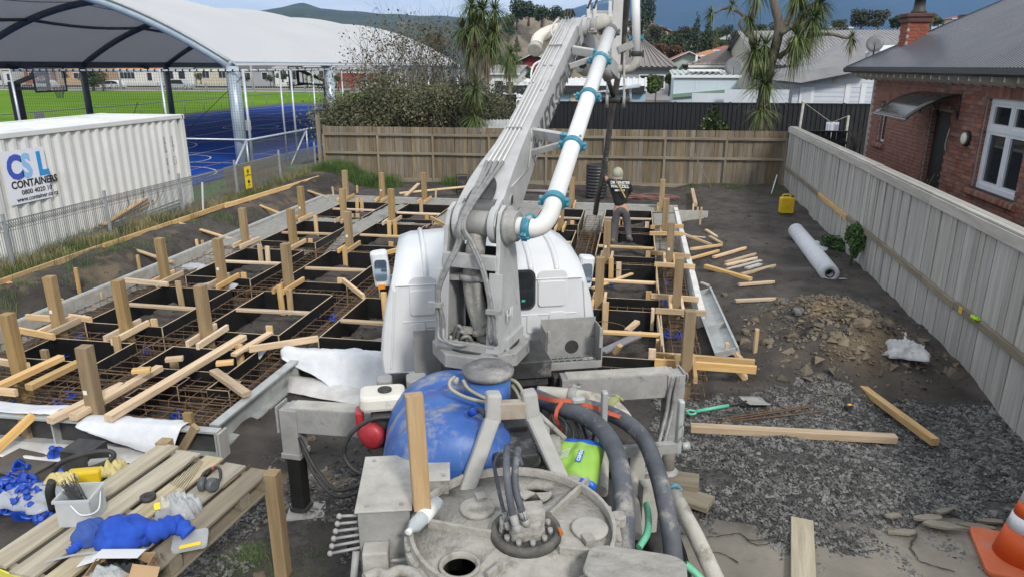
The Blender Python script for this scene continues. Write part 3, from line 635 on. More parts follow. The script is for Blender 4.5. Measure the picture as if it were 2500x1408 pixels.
cloth('white geotextile strip hanging over the near steel edge form',[row(lambda x:V(x,fy(x)+.07,.35),X1),row(lambda x:V(x,fy(x)-.02,.375),X1),row(lambda x:V(x,fy(x)-.13,.365),X1),
 [V(-5.70,5.87,.35),V(-5.45,5.86,.31),V(-5.1,5.86,.26),V(-4.8,5.87,.22),V(-4.58,5.875,.2)],[V(-5.69,5.86,.34),V(-5.42,5.85,.27),V(-5.05,5.85,.16),V(-4.8,5.86,.10),V(-4.62,5.87,.09)]],seed=3,amp=.018)
X2=[-9.0,-8.2,-7.4,-6.6,-6.1]
cloth('white cloth edge lying along the top of the near form at far left',[row(lambda x:V(x,fy(x)+.25,.33+.02*math.sin(x*5)),X2),row(lambda x:V(x,fy(x)+.05,.37+.02*math.sin(x*7)),X2),row(lambda x:V(x,fy(x)-.04+.02*math.sin(x*4),.37),X2)],seed=5)
X3=[-9.0,-7.8,-6.6,-5.6,-4.6]
def gl(x,y,dz=.02):return V(x,y,gz(x,y)+dz)
cloth('dusty white geotextile strip on the soil below the near edge form',[row(lambda x:gl(x,fy(x)-.1,.05),X3),row(lambda x:gl(x,fy(x)-.16,.045),X3),[gl(-9,5.72),gl(-7.8,5.70,.03),gl(-6.6,5.66,.03),gl(-5.6,5.63,.03),gl(-4.7,5.78,.03)]],seed=8,m=mat('dusty_cloth',(.45,.44,.43),(.62,.62,.62),4,.9))
X4=[-4.45,-4.1,-3.7,-3.2,-2.75,-2.4]
cloth('crumpled white geotextile bunched over the edge form left of the cab',[[V(x,8.42+.04*math.sin(x*6),.30+.02*math.sin(x*9))for x in X4],[V(x,8.2,.42+.03*math.sin(x*5))for x in X4],[V(x,8.02,.43+.02*math.sin(x*7))for x in X4],
 [V(-4.42,7.96,.36),V(-4.0,7.9,.26),V(-3.6,7.86,.16),V(-3.2,7.84,.14),V(-2.8,7.9,.24),V(-2.4,7.95,.36)],[V(-4.4,7.92,.34),V(-3.9,7.82,.19),V(-3.6,7.74,.05),V(-3.2,7.72,.05),V(-2.85,7.82,.18),V(-2.4,7.9,.34)]],seed=11,amp=.045)
cloth('dusty cloth strip on the ground under the form left of the cab',[[gl(-4.3,7.9,.1),gl(-3.5,7.86,.08),gl(-2.8,7.9,.08),gl(-2.3,7.9,.08)],[gl(-4.2,7.6),gl(-3.5,7.45,.03),gl(-2.8,7.38,.04),gl(-2.2,7.4,.04)]],seed=14,m=MATS['dusty_cloth'])
for(px,py,wdt,lab)in((540,700,.5,'grey cloth scrap bunched inside a left column box'),(480,655,.35,'pale cloth scrap in the left column box of the second row'),(620,860,.3,'small pale cloth scrap beside the long brace')):
 c=G(px,py,.22);cloth(lab,[[c+V(-wdt,.05,.0),c+V(-.1,.1,.06),c+V(wdt*.6,.08,.02)],[c+V(-wdt*.8,-.06,.03),c+V(0,0,.08),c+V(wdt*.7,-.05,.05)],[c+V(-wdt*.7,-.16,-.03),c+V(0,-.14,.0),c+V(wdt*.6,-.18,-.02)]],amp=.05,seed=px,m=mat('grey_cloth',(.30,.31,.34),(.44,.45,.48),5,.85))
def plank(label,p,q,w_=.09,h=.045,z=.4,z2=None,m=WOOD,group=None,name='timber_brace',cat='timber',point=False,up=V(0,0,1)):
 return timber(name,G(p[0],p[1],z),G(q[0],q[1],z if z2 is None else z2),w_,h,m,None,up,label,cat,group,point)
plank('pale brace timber left of the nearest post, over the steel edge',(121,1026),(300,940),.1,.075,.42)
plank('pale brace timber right of the nearest post, over the steel edge',(178,1018),(390,897),.1,.075,.42)
plank('longest pale brace timber running from the steel edge to a peg',(264,1020),(594,822),.11,.075,.43,.47)
plank('short pale timber block leaning on the steel edge near the corner',(522,905),(603,962),.11,.06,.44,.40)
plank('pale brace timber sloping from a peg towards the cab',(608,852),(776,826),.045,.09,.42,.40)
plank('second pale brace timber just behind the sloping one',(570,866),(660,812),.09,.045,.40,.44)
plank('pale timber at the left picture edge along the nearest boxes',(-40,960),(150,872),.1,.075,.42)
plank('long pale timber crossing behind the nearest post at the left',(70,945),(192,885),.1,.075,.42)
plank('stubby timber across the leftmost post, near side',(-60,872),(70,893),.045,.09,.42)
plank('lower stubby timber in front of the leftmost post',(-70,948),(40,958),.045,.09,.42)
plank('timber across the bank side post, upper left',(65,773),(145,778),.045,.09,.5)
plank('level timber from the edge form to a peg, upper left',(45,805),(132,822),.045,.09,.40)
plank('level timber over the bars beside the left edge form',(170,772),(222,780),.045,.09,.40)
plank('level timber across the bars at the second left post',(305,684),(410,694),.045,.09,.40)
plank('short diagonal brace at the third column beside the cab',(838,684),(888,724),.05,.09,.44,.36)
plank('short diagonal brace far back beside the turret',(1052,532),(1092,553),.05,.09,.44,.38)
plank('brown timber edge sloping behind the cab roof',(940,618),(1010,600),.045,.09,.42)
plank('diagonal timber from the long bank board to the edge form, nearest',(-4,682),(150,733),.09,.03,.46,.30)
plank('diagonal timber from the long bank board, second from left',(264,588),(420,640),.09,.03,.46,.30)
plank('diagonal timber from the long bank board, third from left',(432,543),(568,585),.09,.03,.46,.30)
plank('diagonal timber from the long bank board, fourth from left',(590,484),(690,524),.09,.03,.46,.30)
plank('diagonal timber from the long bank board, farthest',(722,456),(805,484),.09,.03,.46,.30)
for k,(p,q)in enumerate((((-40,704),(248,603)),((252,602),(560,498)),((550,503),(778,434)))):plank(f'long new timber lying on the bank by the mesh fence, {("nearest length", "middle length", "farthest length")[k]}',p,q,.05,.12,.47+.02*k)
plank('long plank lying at the back near the black pump',(975,472),(1138,456),.14,.04,.3,.42)
plank('short plank propped on the back plank',(990,479),(1022,449),.1,.045,.3,.5)
plank('timber at the back right corner pointing at the fence',(1690,464),(1698,500),.1,.1,.3)
plank('weathered brace at the bottom left corner of the slab',(-10,1098),(82,1012),.05,.09,.1,.38)
for k,(p,q)in enumerate((((1588,555),(1668,552)),((1586,570),(1668,571)),((1590,617),(1685,626)),((1598,645),(1697,651)),((1590,722),(1706,731)),((1600,758),(1724,764)))):
 plank(f'level timber nailed across the right hand trench, {ORD[5 - k]} from the truck',p,q,.045,.09,.40,group='level timbers across the right hand trench')
plank('front long timber lying level at the right corner of the slab',(1598,884),(1846,902),.045,.11,.33)
plank('rear long timber lying level at the right corner of the slab',(1600,868),(1842,886),.045,.11,.33)
for(x,y0,y1,lab)in((1840,884,802,'tall square stake at the right corner timbers'),(1772,872,836,'short square stake left of the tall one'),(1604,862,828,'square stake at the box corner right of the tray'),(1591,805,752,'stake at the box edge right of the cab'),(1640,925,912,'stub of timber under the right corner timbers')):
 a=G(x,y0,.1);timber('stake',a,V(a.x,a.y,CAM_H+ray(x,y1).z*math.hypot(a.x,a.y)/math.hypot(ray(x,y1).x,ray(x,y1).y)),.05,.075,WOOD,None,V(0,1,0),lab,'stake','square timber stakes')
plank('timber offcut on the gravel behind the corner timbers',(1795,860),(1812,880),.1,.05,.3,.2);plank('timber offcut sloping down to the gravel at the corner',(1800,900),(1822,925),.09,.07,.2,.08)
plank('thin bowed slat standing along the right trench, near',(1604,768),(1616,855),.03,.16,.26);plank('thin slat along the right trench, middle',(1602,652),(1604,712),.02,.16,.3)
LOOSE=[((1724,562),(1752,580),'topmost'),((1733,578),(1764,596),'second from the top'),((1667,571),(1738,598),'leaning from the form'),((1688,608),(1764,598),'flat below the leaning one'),((1684,632),(1756,612),'touching the form'),((1742,628),(1822,605),'right of the form'),((1772,641),(1846,620),'upper of a close pair'),((1772,648),(1849,630),'lower of a close pair'),((1810,670),(1894,648),'below the grey offcuts'),((1803,695),(1891,688),'level one in mid ground'),((1795,734),(1896,729),'nearest to the spoil heap')]
for(p,q,lab)in LOOSE:
 zz=.2 if 'leaning' not in lab else .36;timber('wooden_peg',G(p[0],p[1],zz),G(q[0],q[1],.2),.075,.05,WOOD,None,V(0,0,1),f'pointed new pine peg on the dark soil, {lab}','peg','pointed pine pegs scattered on the soil',True)
plank('long square timber lying askew on the soil among the pegs',(1722,650),(1833,682),.09,.075,.2);plank('grey weathered slat among the pegs',(1774,658),(1858,636),.07,.03,.19,m=WOODRG);plank('short grey offcut among the pegs',(1822,655),(1856,645),.1,.035,.2,m=WOODRG);plank('thin stick lying behind the leaning peg',(1690,577),(1722,580),.04,.02,.2)
plank('small grey chip on the soil near the right form',(1712,690),(1730,697),.07,.03,.19,m=WOODRG);plank('grey stick by the spoil heap',(1846,828),(1900,822),.05,.02,.15,m=WOODRG)
for(x,y,h,lab)in((1691,524,.30,'leftmost of three stakes beyond the form'),(1703,536,.33,'middle of three stakes beyond the form'),(1708,554,.5,'nearest of three stakes beyond the form'),(344,674,.42,'stake in the earth bank behind a bank side post'),(195,720,.5,'tall stake in the earth bank on the left'),(228,742,.18,'stub of stake beside the left edge form'),(245,733,.15,'second stub of stake beside the left edge form'),(450,638,.16,'stub of stake low on the bank'),(484,608,.22,'stake on the bank further back'),(497,606,.18,'small stake next to it on the bank'),(695,500,.2,'far stake on the bank'),(815,480,.3,'far stake at the back corner'),(872,470,.22,'far stake on the back soil'),(1063,485,.3,'stake beside the far edge form'),(602,1090,0,'')):
 if h:a=G(x,y,.12);timber('stake',a+V(0,0,-.15),a+V(random.uniform(-.03,.03),0,h),.05,.05,WOOD,None,V(0,1,0),lab,'stake','square timber stakes')
for(x,y,h,lab,dx)in((70,1078,.36,'square stake against the near edge form at left',0),(478,1100,.46,'square stake at the near corner of the edge form',-.03),(726,930,.38,'square stake at the form left of the cab',0)):
 a=G(x,y,.0);timber('stake',a+V(0,0,-.1),a+V(dx,0,h),.1,.06,WOODP,None,V(0,1,0),lab,'stake','square timber stakes')
timber('stake',G(440,1105,.02),G(478,1040,.4),.09,.05,WOODP,None,V(0,1,0),'brace leaning on the corner stake of the near form','stake')
plank('long bare timber lying level on the gravel',(1686,1043),(2187,1070),.10,.085,.13);plank('bare timber lying diagonally on the gravel',(2078,927),(2283,1078),.09,.085,.13)
plank('wide flat board lying on the footpath',(1958,1268),(1962,1460),.19,.035,.08,m=WOODPAL)
plank('timber block by the spoil heap under the plastic',(2240,850),(2250,868),.12,.08,.25);plank('round offcut beside the block by the spoil heap',(2225,862),(2240,880),.1,.07,.2,m=WOODR)
plank('short timber block on the gravel behind the shovel',(1944,912),(1966,908),.09,.06,.1)
for k,(p,q)in enumerate((((1722,1026),(1985,988)),((1730,1032),(1978,992)),((1760,1030),(2010,1003)))):MB().tube([G(*p,.06),G(*q,.06)],.009,6).make('steel_rod',RUST,None,f'rusty steel rod lying on the gravel, {("farthest", "middle", "nearest")[k]} of three','rod','rusty rods lying on the gravel')
def bar_chair(b,c,s=.055,tilt=None):
 m=tilt or Matrix.Identity(3)
 b.lathe(c,m@V(0,0,1),[(0,s),(.006,s),(.008,s*.72),(.008,s*.5),(.0,s*.5)],14)
 for k in range(4):
  a=k*math.pi/2;b.beam(c+m@V(math.cos(a)*s*.8,math.sin(a)*s*.8,.004),c+m@V(math.cos(a)*s*.2,math.sin(a)*s*.2,s*1.15),.014,.006)
 b.lathe(c+m@V(0,0,s*1.1),m@V(0,0,1),[(0,s*.32),(s*.3,s*.36),(s*.32,s*.2)],8)
CHL=['right of the nearest post foot','below the nearest post, left one','behind the near cloth edge','in the nearest left box','at the middle of the nearest trench','by the left edge form cage','at the near steel edge right of the cloth','on the soil of the second right box','in the right trench beside the corner post','in the right trench, left of a pair','in the right trench, right of a pair','in the right trench, farthest','in the right trench, nearest the steel form','in the third trench left of the cab','in a left column box of the second row','at far left behind the cloth']
for n_,(px,py)in enumerate(((172,968),(140,988),(40,995),(165,870),(358,858),(195,826),(430,1015),(1492,704),(1630,818),(1622,735),(1632,742),(1626,694),(1655,822),(812,778),(520,662),(28,1002))):
 b=MB();bar_chair(b,G(px,py,.06),.07,Euler((random.uniform(-.4,.4),random.uniform(-.4,.4),random.random()*3)).to_matrix());b.make('bar_chair',BLUEP,None,'blue bar chair under the bars '+CHL[n_],'bar chair','blue bar chairs under the bars')
for(px,py,lab)in((1500,655,'bent wire loop on the soil in the second right box'),(1480,800,'bent wire hoop on the soil right of the cab')):
 c=G(px,py,.25);MB().tube(curve([c+V(-.2,-.1,0),c+V(-.1,.15,.04),c+V(.2,.1,.03),c+V(.3,-.05,0),c+V(.0,-.16,.01)],6),.006,5).make('wire_loop',RUST,None,lab,'wire')
plank('rough slat lying on the soil in the second right box',(1446,704),(1543,668),.07,.03,.28);plank('short timber standing against the grey board',(1530,808),(1556,785),.09,.06,.25,.32);plank('short block leaning on the front right box',(1502,860),(1514,842),.09,.06,.22,.35)
WATER=mat('muddy_water',(.16,.12,.065),rough=.08)
b=MB();poly=[V(-4.2,8.9,.12),V(-3.1,8.9,.12),V(-3.1,9.5,.12),V(-4.2,9.4,.12)];b.add(poly,[(0,1,2,3)]);b.make('puddle',WATER,kind='structure')
# ================================================================ the concrete pump truck
TO=V(-1.36,6.4,0);TFW=V(-.33,.944,0).normalized();TR=V(TFW.y,-TFW.x,0);UP=V(0,0,1)
TM=Matrix((TR,TFW,UP)).transposed()
def T(a,b,z):return TO+TR*a+TFW*b+UP*z
def K(px,py,b):
 d=ray(px,py);o=V(0,0,CAM_H);t=(TO+TFW*b-o).dot(TFW)/d.dot(TFW);return o+d*t
truck=thing('concrete_pump_truck','white cabbed concrete pump truck with folded grey boom, seen from behind','truck',(TO.x,TO.y,0))
def tp(b,name,m,bevel=0.,parent=truck,**k):return b.make(name,m,parent,bevel=bevel,**k)
CA=.06
def sec(k):
 zt,sh,wb=k
 return[(wb,1.14),(wb+.01,1.3),(wb-.015,1.55),(wb-.06,1.8),(wb-.12,min(2.0,zt-.06)),(sh+.06,zt-.045),(sh-.06,zt-.005),(sh*.5,zt+.012),(0,zt+.018)]
stn=[(-.0,(2.03,.86,1.05)),(.025,(2.07,.88,1.07)),(.08,(2.135,.87,1.075)),(.2,(2.215,.85,1.07)),(.42,(2.285,.83,1.05)),(.8,(2.315,.80,1.02)),(1.15,(2.29,.78,.99)),(1.38,(2.2,.76,.97)),(1.5,(2.05,.76,.95))]
b=MB();vs=[];n=17
for bb,k in stn:
 h=sec(k);pts=[(a,z)for a,z in h]+[(-a,z)for a,z in h[-2::-1]];vs+=[T(CA+a,bb,z)for a,z in pts]
q=len(stn);b.add(vs,[(i*n+j,i*n+j+1,(i+1)*n+j+1,(i+1)*n+j)for i in range(q-1)for j in range(n-1)],True)
b.add([vs[j]for j in range(n)],[tuple(range(n-1,-1,-1))]);b.add(vs[-n:],[tuple(range(n))]);b.add([vs[0],vs[n-1],vs[-1],vs[-n]],[(0,1,2,3)])
cab=tp(b,'cab',CABW)
RY=R(0)
def rpl(px0,py0,px1,py1,dz=.012,r=.05,m=CABW,name='pressed_panel',th=.012):
 p,q2=K(px0,py0,-.0),K(px1,py1,-.0);a0=(p-TO).dot(TR);a1=(q2-TO).dot(TR);c=T((a0+a1)/2,-dz,(p.z+q2.z)/2)
 return MB().rbox(c,(abs(a1-a0),th,abs(p.z-q2.z)),TM,r,5,1).make(name,m,cab,bevel=.006 if m is CABW else 0)
for(x0,y0,x1,y1)in((997,676,1066,764),(1312,660,1384,745)):rpl(x0,y0,x1,y1,.004,.07)
for(x0,y0,x1,y1)in((999,708,1064,766),(1314,686,1380,744)):rpl(x0,y0,x1,y1,.014,.035)
for(x0,y0,x1,y1)in((1003,788,1040,832),(1068,784,1098,828),(1286,766,1312,812),(1340,760,1378,804)):rpl(x0,y0,x1,y1,.006,.03)
MB().box(T(CA,-.002,1.655),(1.72,.012,.012),TM).make('pressed_panel',CABW,cab,bevel=.008);MB().box(T(CA,-.004,2.022),(1.82,.03,.010),TM).make('roof_seam',CABW,cab,bevel=.005)
for a in(-1.0,1.0):MB().box(T(CA+a*.955,-.004,1.58),(.02,.02,.8),TM@Matrix.Rotation(R(-5*a),3,'Y')).make('corner_seam',CABW,cab,bevel=.008)
rpl(1068,668,1306,752,.012,.07,BLACKR,'window_seal',.024);rpl(1073,673,1301,747,.016,.055,GLASSD,'rear_window',.024)
for(x,y0,y1)in((1290,690,735),):
 MB().ring(K(x-10,712,.35),V(0,-.8,.5),.17,.015,20).make('steering_wheel',BLACKR,cab)
MB().box(K(1278,734,-.03),(.035,.002,.022),TM).make('sticker',mat('sticker_green',(.05,.45,.35),rough=.5),cab)
for a in(-.62,-.34,.40,.66):
 pts=[T(CA+a,bb,k[0]+.016-.0*bb-max(0,abs(a)-.5)*.1)for bb,k in stn[1:8]];MB().tube(pts,.028,6).make('roof_rib',CABW,cab)
for s,(mx_,my_,mb)in((-1,(930,655,.55)),(1,(1428,662,.9))):
 c=K(mx_,my_,mb);mr_=MB().rbox(c,(.17,.16,.36),TM@Matrix.Rotation(R(6*s),3,'Y'),.05,3,2).make('mirror',CABW,truck,bevel=.02)
 MB().rbox(c-TFW*.085,(.12,.01,.22),TM,.03,3,1).make('mirror_glass',mat('mirror_glass_mat',(.35,.45,.6),rough=.04,metal=.9),mr_)
 MB().tube([c+V(0,0,-.1),c+V(-s*.12,.1,-.16),T(CA+s*.98,1.25,1.75)],.014,6).make('mirror_arm',BLACKR,mr_)
 if s<0:MB().box(c+V(.02,-.06,-.17),(.07,.05,.045),TM).make('indicator',mat('amber',(.7,.25,.02),rough=.3),mr_)
b=MB()
for a in(-.36,.46):b.box(T(a,-1.3,.78),(.1,5.4,.2),TM)
for bb in(-3.4,-2.2,-1.0,.3):b.box(T(.05,bb,.78),(.8,.1,.16),TM)
tp(b,'chassis',STEELK)
b=MB();b.box(T(.0,-1.05,.93),(1.7,1.5,.06),TM);tp(b,'deck',STEELK)
for bb in(.75,-2.3):
 for a in(-.86,.98):
  wh=MB().lathe(T(a-.13,bb,.38),TR,[(0,.22),(0,.36),(.03,.385),(.23,.385),(.26,.36),(.26,.22)],24).make('wheel',BLACKR,truck);MB().lathe(T(a-.1,bb,.38),TR,[(0,.06),(.02,.21),(.2,.21),(.2,.06)],16).make('rim',STEELD,wh)
TC=V(-1.225,5.58,0);TF=V(.196,.981,0).normalized();TRR=V(TF.y,-TF.x,0);TTM=Matrix((TRR,TF,UP)).transposed()
def U(a,b,z):return TC+TRR*a+TF*b+UP*z
def octo(r,z0,z1,off=22.5):return[TC+V(math.cos(R(45*i+off))*r,math.sin(R(45*i+off))*r,z0)for i in range(8)],V(0,0,z1-z0)
b=MB();p_,d_=octo(.42,1.63,1.75,12);b.prism(p_,d_);tp(b,'slew_base',STEELD,.008)
b=MB();p_,d_=octo(.35,.95,1.63,12);b.prism(p_,d_);b.box(T(.28,-.72,1.38),(.3,.42,.1),TM);b.box(T(.3,-.72,1.15),(.2,.3,.4),TM);b.box(T(.1,-.72,1.5),(.7,.5,.16),TM);tp(b,'pedestal',STEELK,.01)
b=MB();b.lathe(TC+V(0,0,1.75),UP,[(0,.33),(.015,.335),(.02,.22),(.03,.1)],28);tp(b,'slew_ring',STEELK)
for k in range(16):
 an=R(22.5*k+8);MB().cyl(TC+V(math.cos(an)*.27,math.sin(an)*.27,1.77),TC+V(math.cos(an)*.27,math.sin(an)*.27,1.825),.016,6).make('bolt',GALVF,truck)
MB().box(U(0,-.29,1.79),(.5,.03,.09),TTM).make('front_lip',STEELD,truck,bevel=.006)
PVZ=2.77
for s in(-1,1):
 k=.275
 prof=[(-.30,1.755),(.26,1.755),(.2,2.5),(.16,2.66),(.15,PVZ),(.1,PVZ+.12),(0,PVZ+.165),(-.1,PVZ+.12),(-.15,PVZ),(-.17,2.6),(-.22,2.4)]
 b=MB();poly=[U(s*(k-.05*(z-1.58)/1.2)-.018,y,z)for y,z in prof];b.prism(poly,TRR*.036);tp(b,'tower_plate',GREYT,.006)
 b=MB();b.beam(U(s*(k-.045),-.30,1.77),U(s*.235,-.215,2.42),.115,.02,TRR.cross(UP));tp(b,'tower_flange',GREYT,.004)
b=MB();b.beam(U(.285,-.16,1.80),U(.285,.22,1.80),.05,.1);tp(b,'tower_gusset',GREYT,.004)
b=MB();b.box(U(0,.2,2.14),(.46,.02,.78),TTM);tp(b,'tower_back_plate',STEELK)
MB().box(U(0,-.2,2.50),(.47,.05,.12),TTM).make('tower_crossbar',GREYT,truck,bevel=.008)
text('HI','plate_lettering',U(.30,-.16,2.0),cross(TF,UP),.15,WHITEP,truck)
b=MB();b.cyl(U(-.2,0,PVZ),U(.2,0,PVZ),.105,24);tp(b,'pivot_barrel',STEELD)
for a in(-.155,.155):b=MB();b.cyl(U(a-.028,0,PVZ),U(a+.028,0,PVZ),.155,28);tp(b,'boom_ear',GREYT,.006)
b=MB();b.lathe(U(.25,0,PVZ),TRR,[(0,.16),(.03,.16),(.04,.125),(.09,.125),(.09,.11)],24);tp(b,'swivel_flange',STEELD)
PV0=U(0,0,PVZ);TIP=P(1402,62,8.8);bd=(TIP-PV0).normalized();BL=(TIP-PV0).length;bs=TRR;bu=bs.cross(bd).normalized();bs=bd.cross(bu)
if bu.z<0:bu=-bu
def Bm(t,a,h):return PV0+bd*(t*BL)+bs*a+bu*h
st=[(.035,.195,.15,-.13),(.10,.185,.165,-.17),(.17,.165,.16,-.25),(.26,.135,.14,-.27),(.36,.118,.13,-.25),(.6,.108,.125,-.22),(.92,.100,.12,-.19),(1.0,.098,.07,-.12)]
b=MB();vs=[]
for t,hw,ht,hb in st:vs+=[Bm(t,-hw,hb),Bm(t,hw,hb),Bm(t,hw,ht),Bm(t,-hw,ht)]
q=len(st);b.add(vs,[(i*4+j,i*4+(j+1)%4,(i+1)*4+(j+1)%4,(i+1)*4+j)for i in range(q-1)for j in range(4)]);b.add(vs[:4],[(3,2,1,0)]);b.add(vs[-4:],[(0,1,2,3)])
boom=tp(b,'boom',GREYT,.008)
for a in(-.165,.165):
 b=MB();b.prism([Bm(-.03,a-.022,-.10),Bm(.06,a-.022,-.14),Bm(.075,a-.022,.158),Bm(-.0,a-.022,.15),Bm(-.035,a-.022,.08)],bs*.044);b.make('boom_fork',GREYT,boom,bevel=.006)
b=MB();poly=[]
for k in range(13):an=R(180*k/12);poly.append(Bm(.03+.085*math.sin(an),.115*math.cos(an),.167))
b.prism(poly,bu*-.004);b.make('root_opening',STEELK,boom)
for(t0,h0,t1,h1)in((.10,.1,.26,-.12),(.26,-.12,.33,.0),(.33,0.,.345,.11)):MB().tube([Bm(t0,.188-.26*(t0-.1),h0),Bm(t1,.188-.26*(t1-.1),h1)],.008,5).make('weld_seam',GREYT,boom)
MB().ring(Bm(.085,.188,.0),bs,.05,.012,16).make('side_eye',STEELD,boom);MB().cyl(Bm(.085,.186,0),Bm(.085,.191,0),.045,14).make('side_hole',STEELK,boom)
PIPES=mat('bright_pipe',(.62,.62,.62),rough=.35,metal=.15)
for i,a in enumerate((-.075,-.04,.0,.04)):
 h=.137;j1,j2=.56+.004*i,.70
 pts=[Bm(.17,a*1.15,.172),Bm(.26,a,.152),Bm(.36,a,.142),Bm(j1,a,.137)]
 if i<2:pts+=[Bm(j1+.004,a-.025,.137),Bm(.965,a-.022,.132)]
 else:pts+=[Bm(.66,a,.137),Bm(.664,a-.035,.137),Bm(.90,a-.036,.133)]if i==2 else[Bm(.52,a,.137),Bm(.524,a+.03,.137),Bm(.66,a+.03,.136),Bm(.664,a-.01,.137),Bm(.97,a-.012,.132)]
 MB().tube(pts,.0085,6).make('hydraulic_pipe',PIPES,boom)
for t,n_ in((.17,4),(.33,3),(.78,3)):MB().box(Bm(t,-.017,.155 if t<.3 else .145),(.012,.15,.02),Matrix((bd,bs,bu)).transposed()).make('pipe_clamp',STEELD,boom)
for k in range(3):MB().tube(curve([Bm(.965,-.08+.035*k,.132),Bm(.985,-.075+.035*k,.19),Bm(1.01,-.07+.03*k,.17),Bm(1.02,-.06+.03*k,.08)],5),.011,6).make('hydraulic_hose',BLACKR,boom)
MB().tube(curve([Bm(.93,-.1,.02),Bm(.9,-.16,.05),Bm(.93,-.2,.1),Bm(.98,-.16,.12)],6),.01,6).make('hydraulic_hose',PIPES,boom)
MB().tube(curve([Bm(.62,-.12,-.02),Bm(.64,-.17,.05),Bm(.67,-.16,.12),Bm(.70,-.11,.12)],6),.012,6).make('hydraulic_hose',PIPES,boom)
LETT=mat('letter_grey',(.06,.06,.065),(.15,.15,.15),16,.6)
text("BAILEY'S CONCRETE",'lettering',Bm(.335,.122,-.205),cross(bd,bu),.29,LETT,boom,shear=.25,extrude=.001,bold=.002,spacing=.98,xs=.82)
b=MB();b.cyl(Bm(1.0,-.14,-.02),Bm(1.0,.16,-.02),.10,20);b.make('tip_joint',GREYT,boom)
for a in(-.112,.095):b=MB();b.prism([Bm(.93,a,-.15),Bm(1.0,a,-.16),Bm(1.04,a,-.06),Bm(1.035,a,.06),Bm(1.0,a,.10),Bm(.93,a,.10)],bs*.02);b.make('tip_plate',GREYT,boom,bevel=.004)
HG=mat('hose_sleeve',(.17,.17,.17),(.30,.30,.30),22,.55,metal=.2)
for i,a in enumerate((-.085,-.05,.0,.045)):
 s=-1 if i<2 else 1;o_=i%2*.045
 pts=[Bm(.17,a*1.15,.172),Bm(.12,a*.8,.19),U(a*.3-.05,-.2,PVZ+.06),U(s*.06-.03+o_*.5,-.24,PVZ-.12),U(s*.15+o_*.4,-.31,2.48),U(s*.225+o_*.3,-.35,2.25),U(s*.225+o_,-.35,2.02),U(s*.225+o_,-.35,1.95)]
 pts+=[U(-.2+o_,-.38,1.87),U(-.05,-.36,1.83),U(.05,-.2,1.80)]if s<0 else[U(.22+o_,-.3,1.86),U(.14,-.12,1.78)]
 MB().tube(curve(pts,7),.0165,7).make('supply_hose',HG,truck)
for s in(-1,1):MB().box(U(s*.255+.02,-.37,2.16),(.12,.05,.035),TTM).make('hose_clamp',STEELD,truck)
for k in range(3):MB().tube(curve([U(-.17+.02*k,-.1,1.64),U(-.18+.03*k,-.16,1.82-.03*k),U(-.12+.02*k,-.19,1.93-.05*k),U(-.07+.02*k,-.16,1.82),U(-.03+.02*k,-.1,1.64)],6),.017,7).make('coiled_hose',HG,truck)
RS=[U(-.02,-.0,2.68),U(-.03,-.04,2.5),U(-.045,-.06,2.33),U(-.02,-.07,2.12),U(.06,-.08,1.88),U(.10,-.06,1.74),U(.11,-.02,1.58)]
b=MB();b.tube(curve(RS,5),.082,16);tp(b,'riser_pipe',CEM)
for(i,r_)in((2,.115),(4,.105)):
 b=MB();d_=(RS[i+1]-RS[i-1]).normalized();b.lathe(RS[i]-d_*.028,d_,[(0,.09),(.006,r_),(.05,r_),(.056,.09)],18);b.box(RS[i]+V(-.13,-.03,0),(.1,.05,.05));b.box(RS[i]+V(.11,-.04,0),(.06,.05,.05));tp(b,'pipe_coupling',STEELD if i==2 else CEM)
E0=K(1232,566,-.85);E0=U(.34,0,PVZ)
PB,PT=P(1352,494,5.62),P(1488,78,8.85);pd=(PT-PB).normalized();PRr=.076
b=MB();el=[E0-TRR*.02,E0+TRR*.10,P(1288,562,5.52),P(1322,551,5.54),P(1341,526,5.57),PB,PB+pd*.1]
b.tube(curve(el,6),PRr*.98,20);tp(b,'delivery_elbow',mat('chipped_white',(.66,.655,.64),(.75,.745,.73),5,.45,c3=(.16,.11,.08),s3=17,t3=.655,w3=.03))
b=MB();b.tube([PB,PT],PRr,22);pipe=tp(b,'delivery_pipe',WHITEP)
def pjy(p):q=Vector(p)-V(0,0,CAM_H);return 704-FPX*q.dot(_u)/q.dot(_f)
def on_pipe(py):
 lo,hi=0.,1.
 for _ in range(40):
  m_=(lo+hi)/2;lo,hi=(m_,hi)if pjy(PB.lerp(PT,m_))>py else(lo,m_)
 return PB.lerp(PT,lo)
def collar(p,ax,r,m,ears=True,name='pipe_clamp',par=truck):
 b=MB();b.lathe(p-ax*.035,ax,[(0,r*1.02),(.004,r*1.2),(.02,r*1.27),(.05,r*1.27),(.066,r*1.2),(.07,r*1.02)],20)
 if ears:
  sd=ax.cross(V(0,-.6,.8)).normalized()
  for s in(-1,1):b.box(p+sd*s*r*1.36,(r*.5,.07,r*.62),frame(sd,ax));b.cyl(p+sd*s*r*1.5-ax*.05,p+sd*s*r*1.5+ax*.05,.014,6)
 return b.make(name,m,par,bevel=.005)
collar(E0+TRR*.08,TRR,PRr,TEAL);collar(on_pipe(492),pd,PRr,TEAL);collar(on_pipe(356),pd,PRr,TEAL);collar(on_pipe(237),pd,PRr,TEAL);collar(on_pipe(148),pd,PRr,TEAL)
for(py,t,wdt)in((342,.37,.10),(134,.83,.09)):
 c=on_pipe(py);a=Bm(t,.11,.0);m1=a.lerp(c,.70)
 MB().beam(a,m1,wdt,.045,pd).make('bracket',GREYT,truck,bevel=.004);MB().beam(m1,c+(c-a).normalized()*.07,wdt,.05,pd).make('bracket_end',TEAL,truck,bevel=.004)
 MB().beam(Bm(t-.05,.11,-.1),c-pd*.02,.05,.035,pd).make('bracket_stay',GREYT,truck)
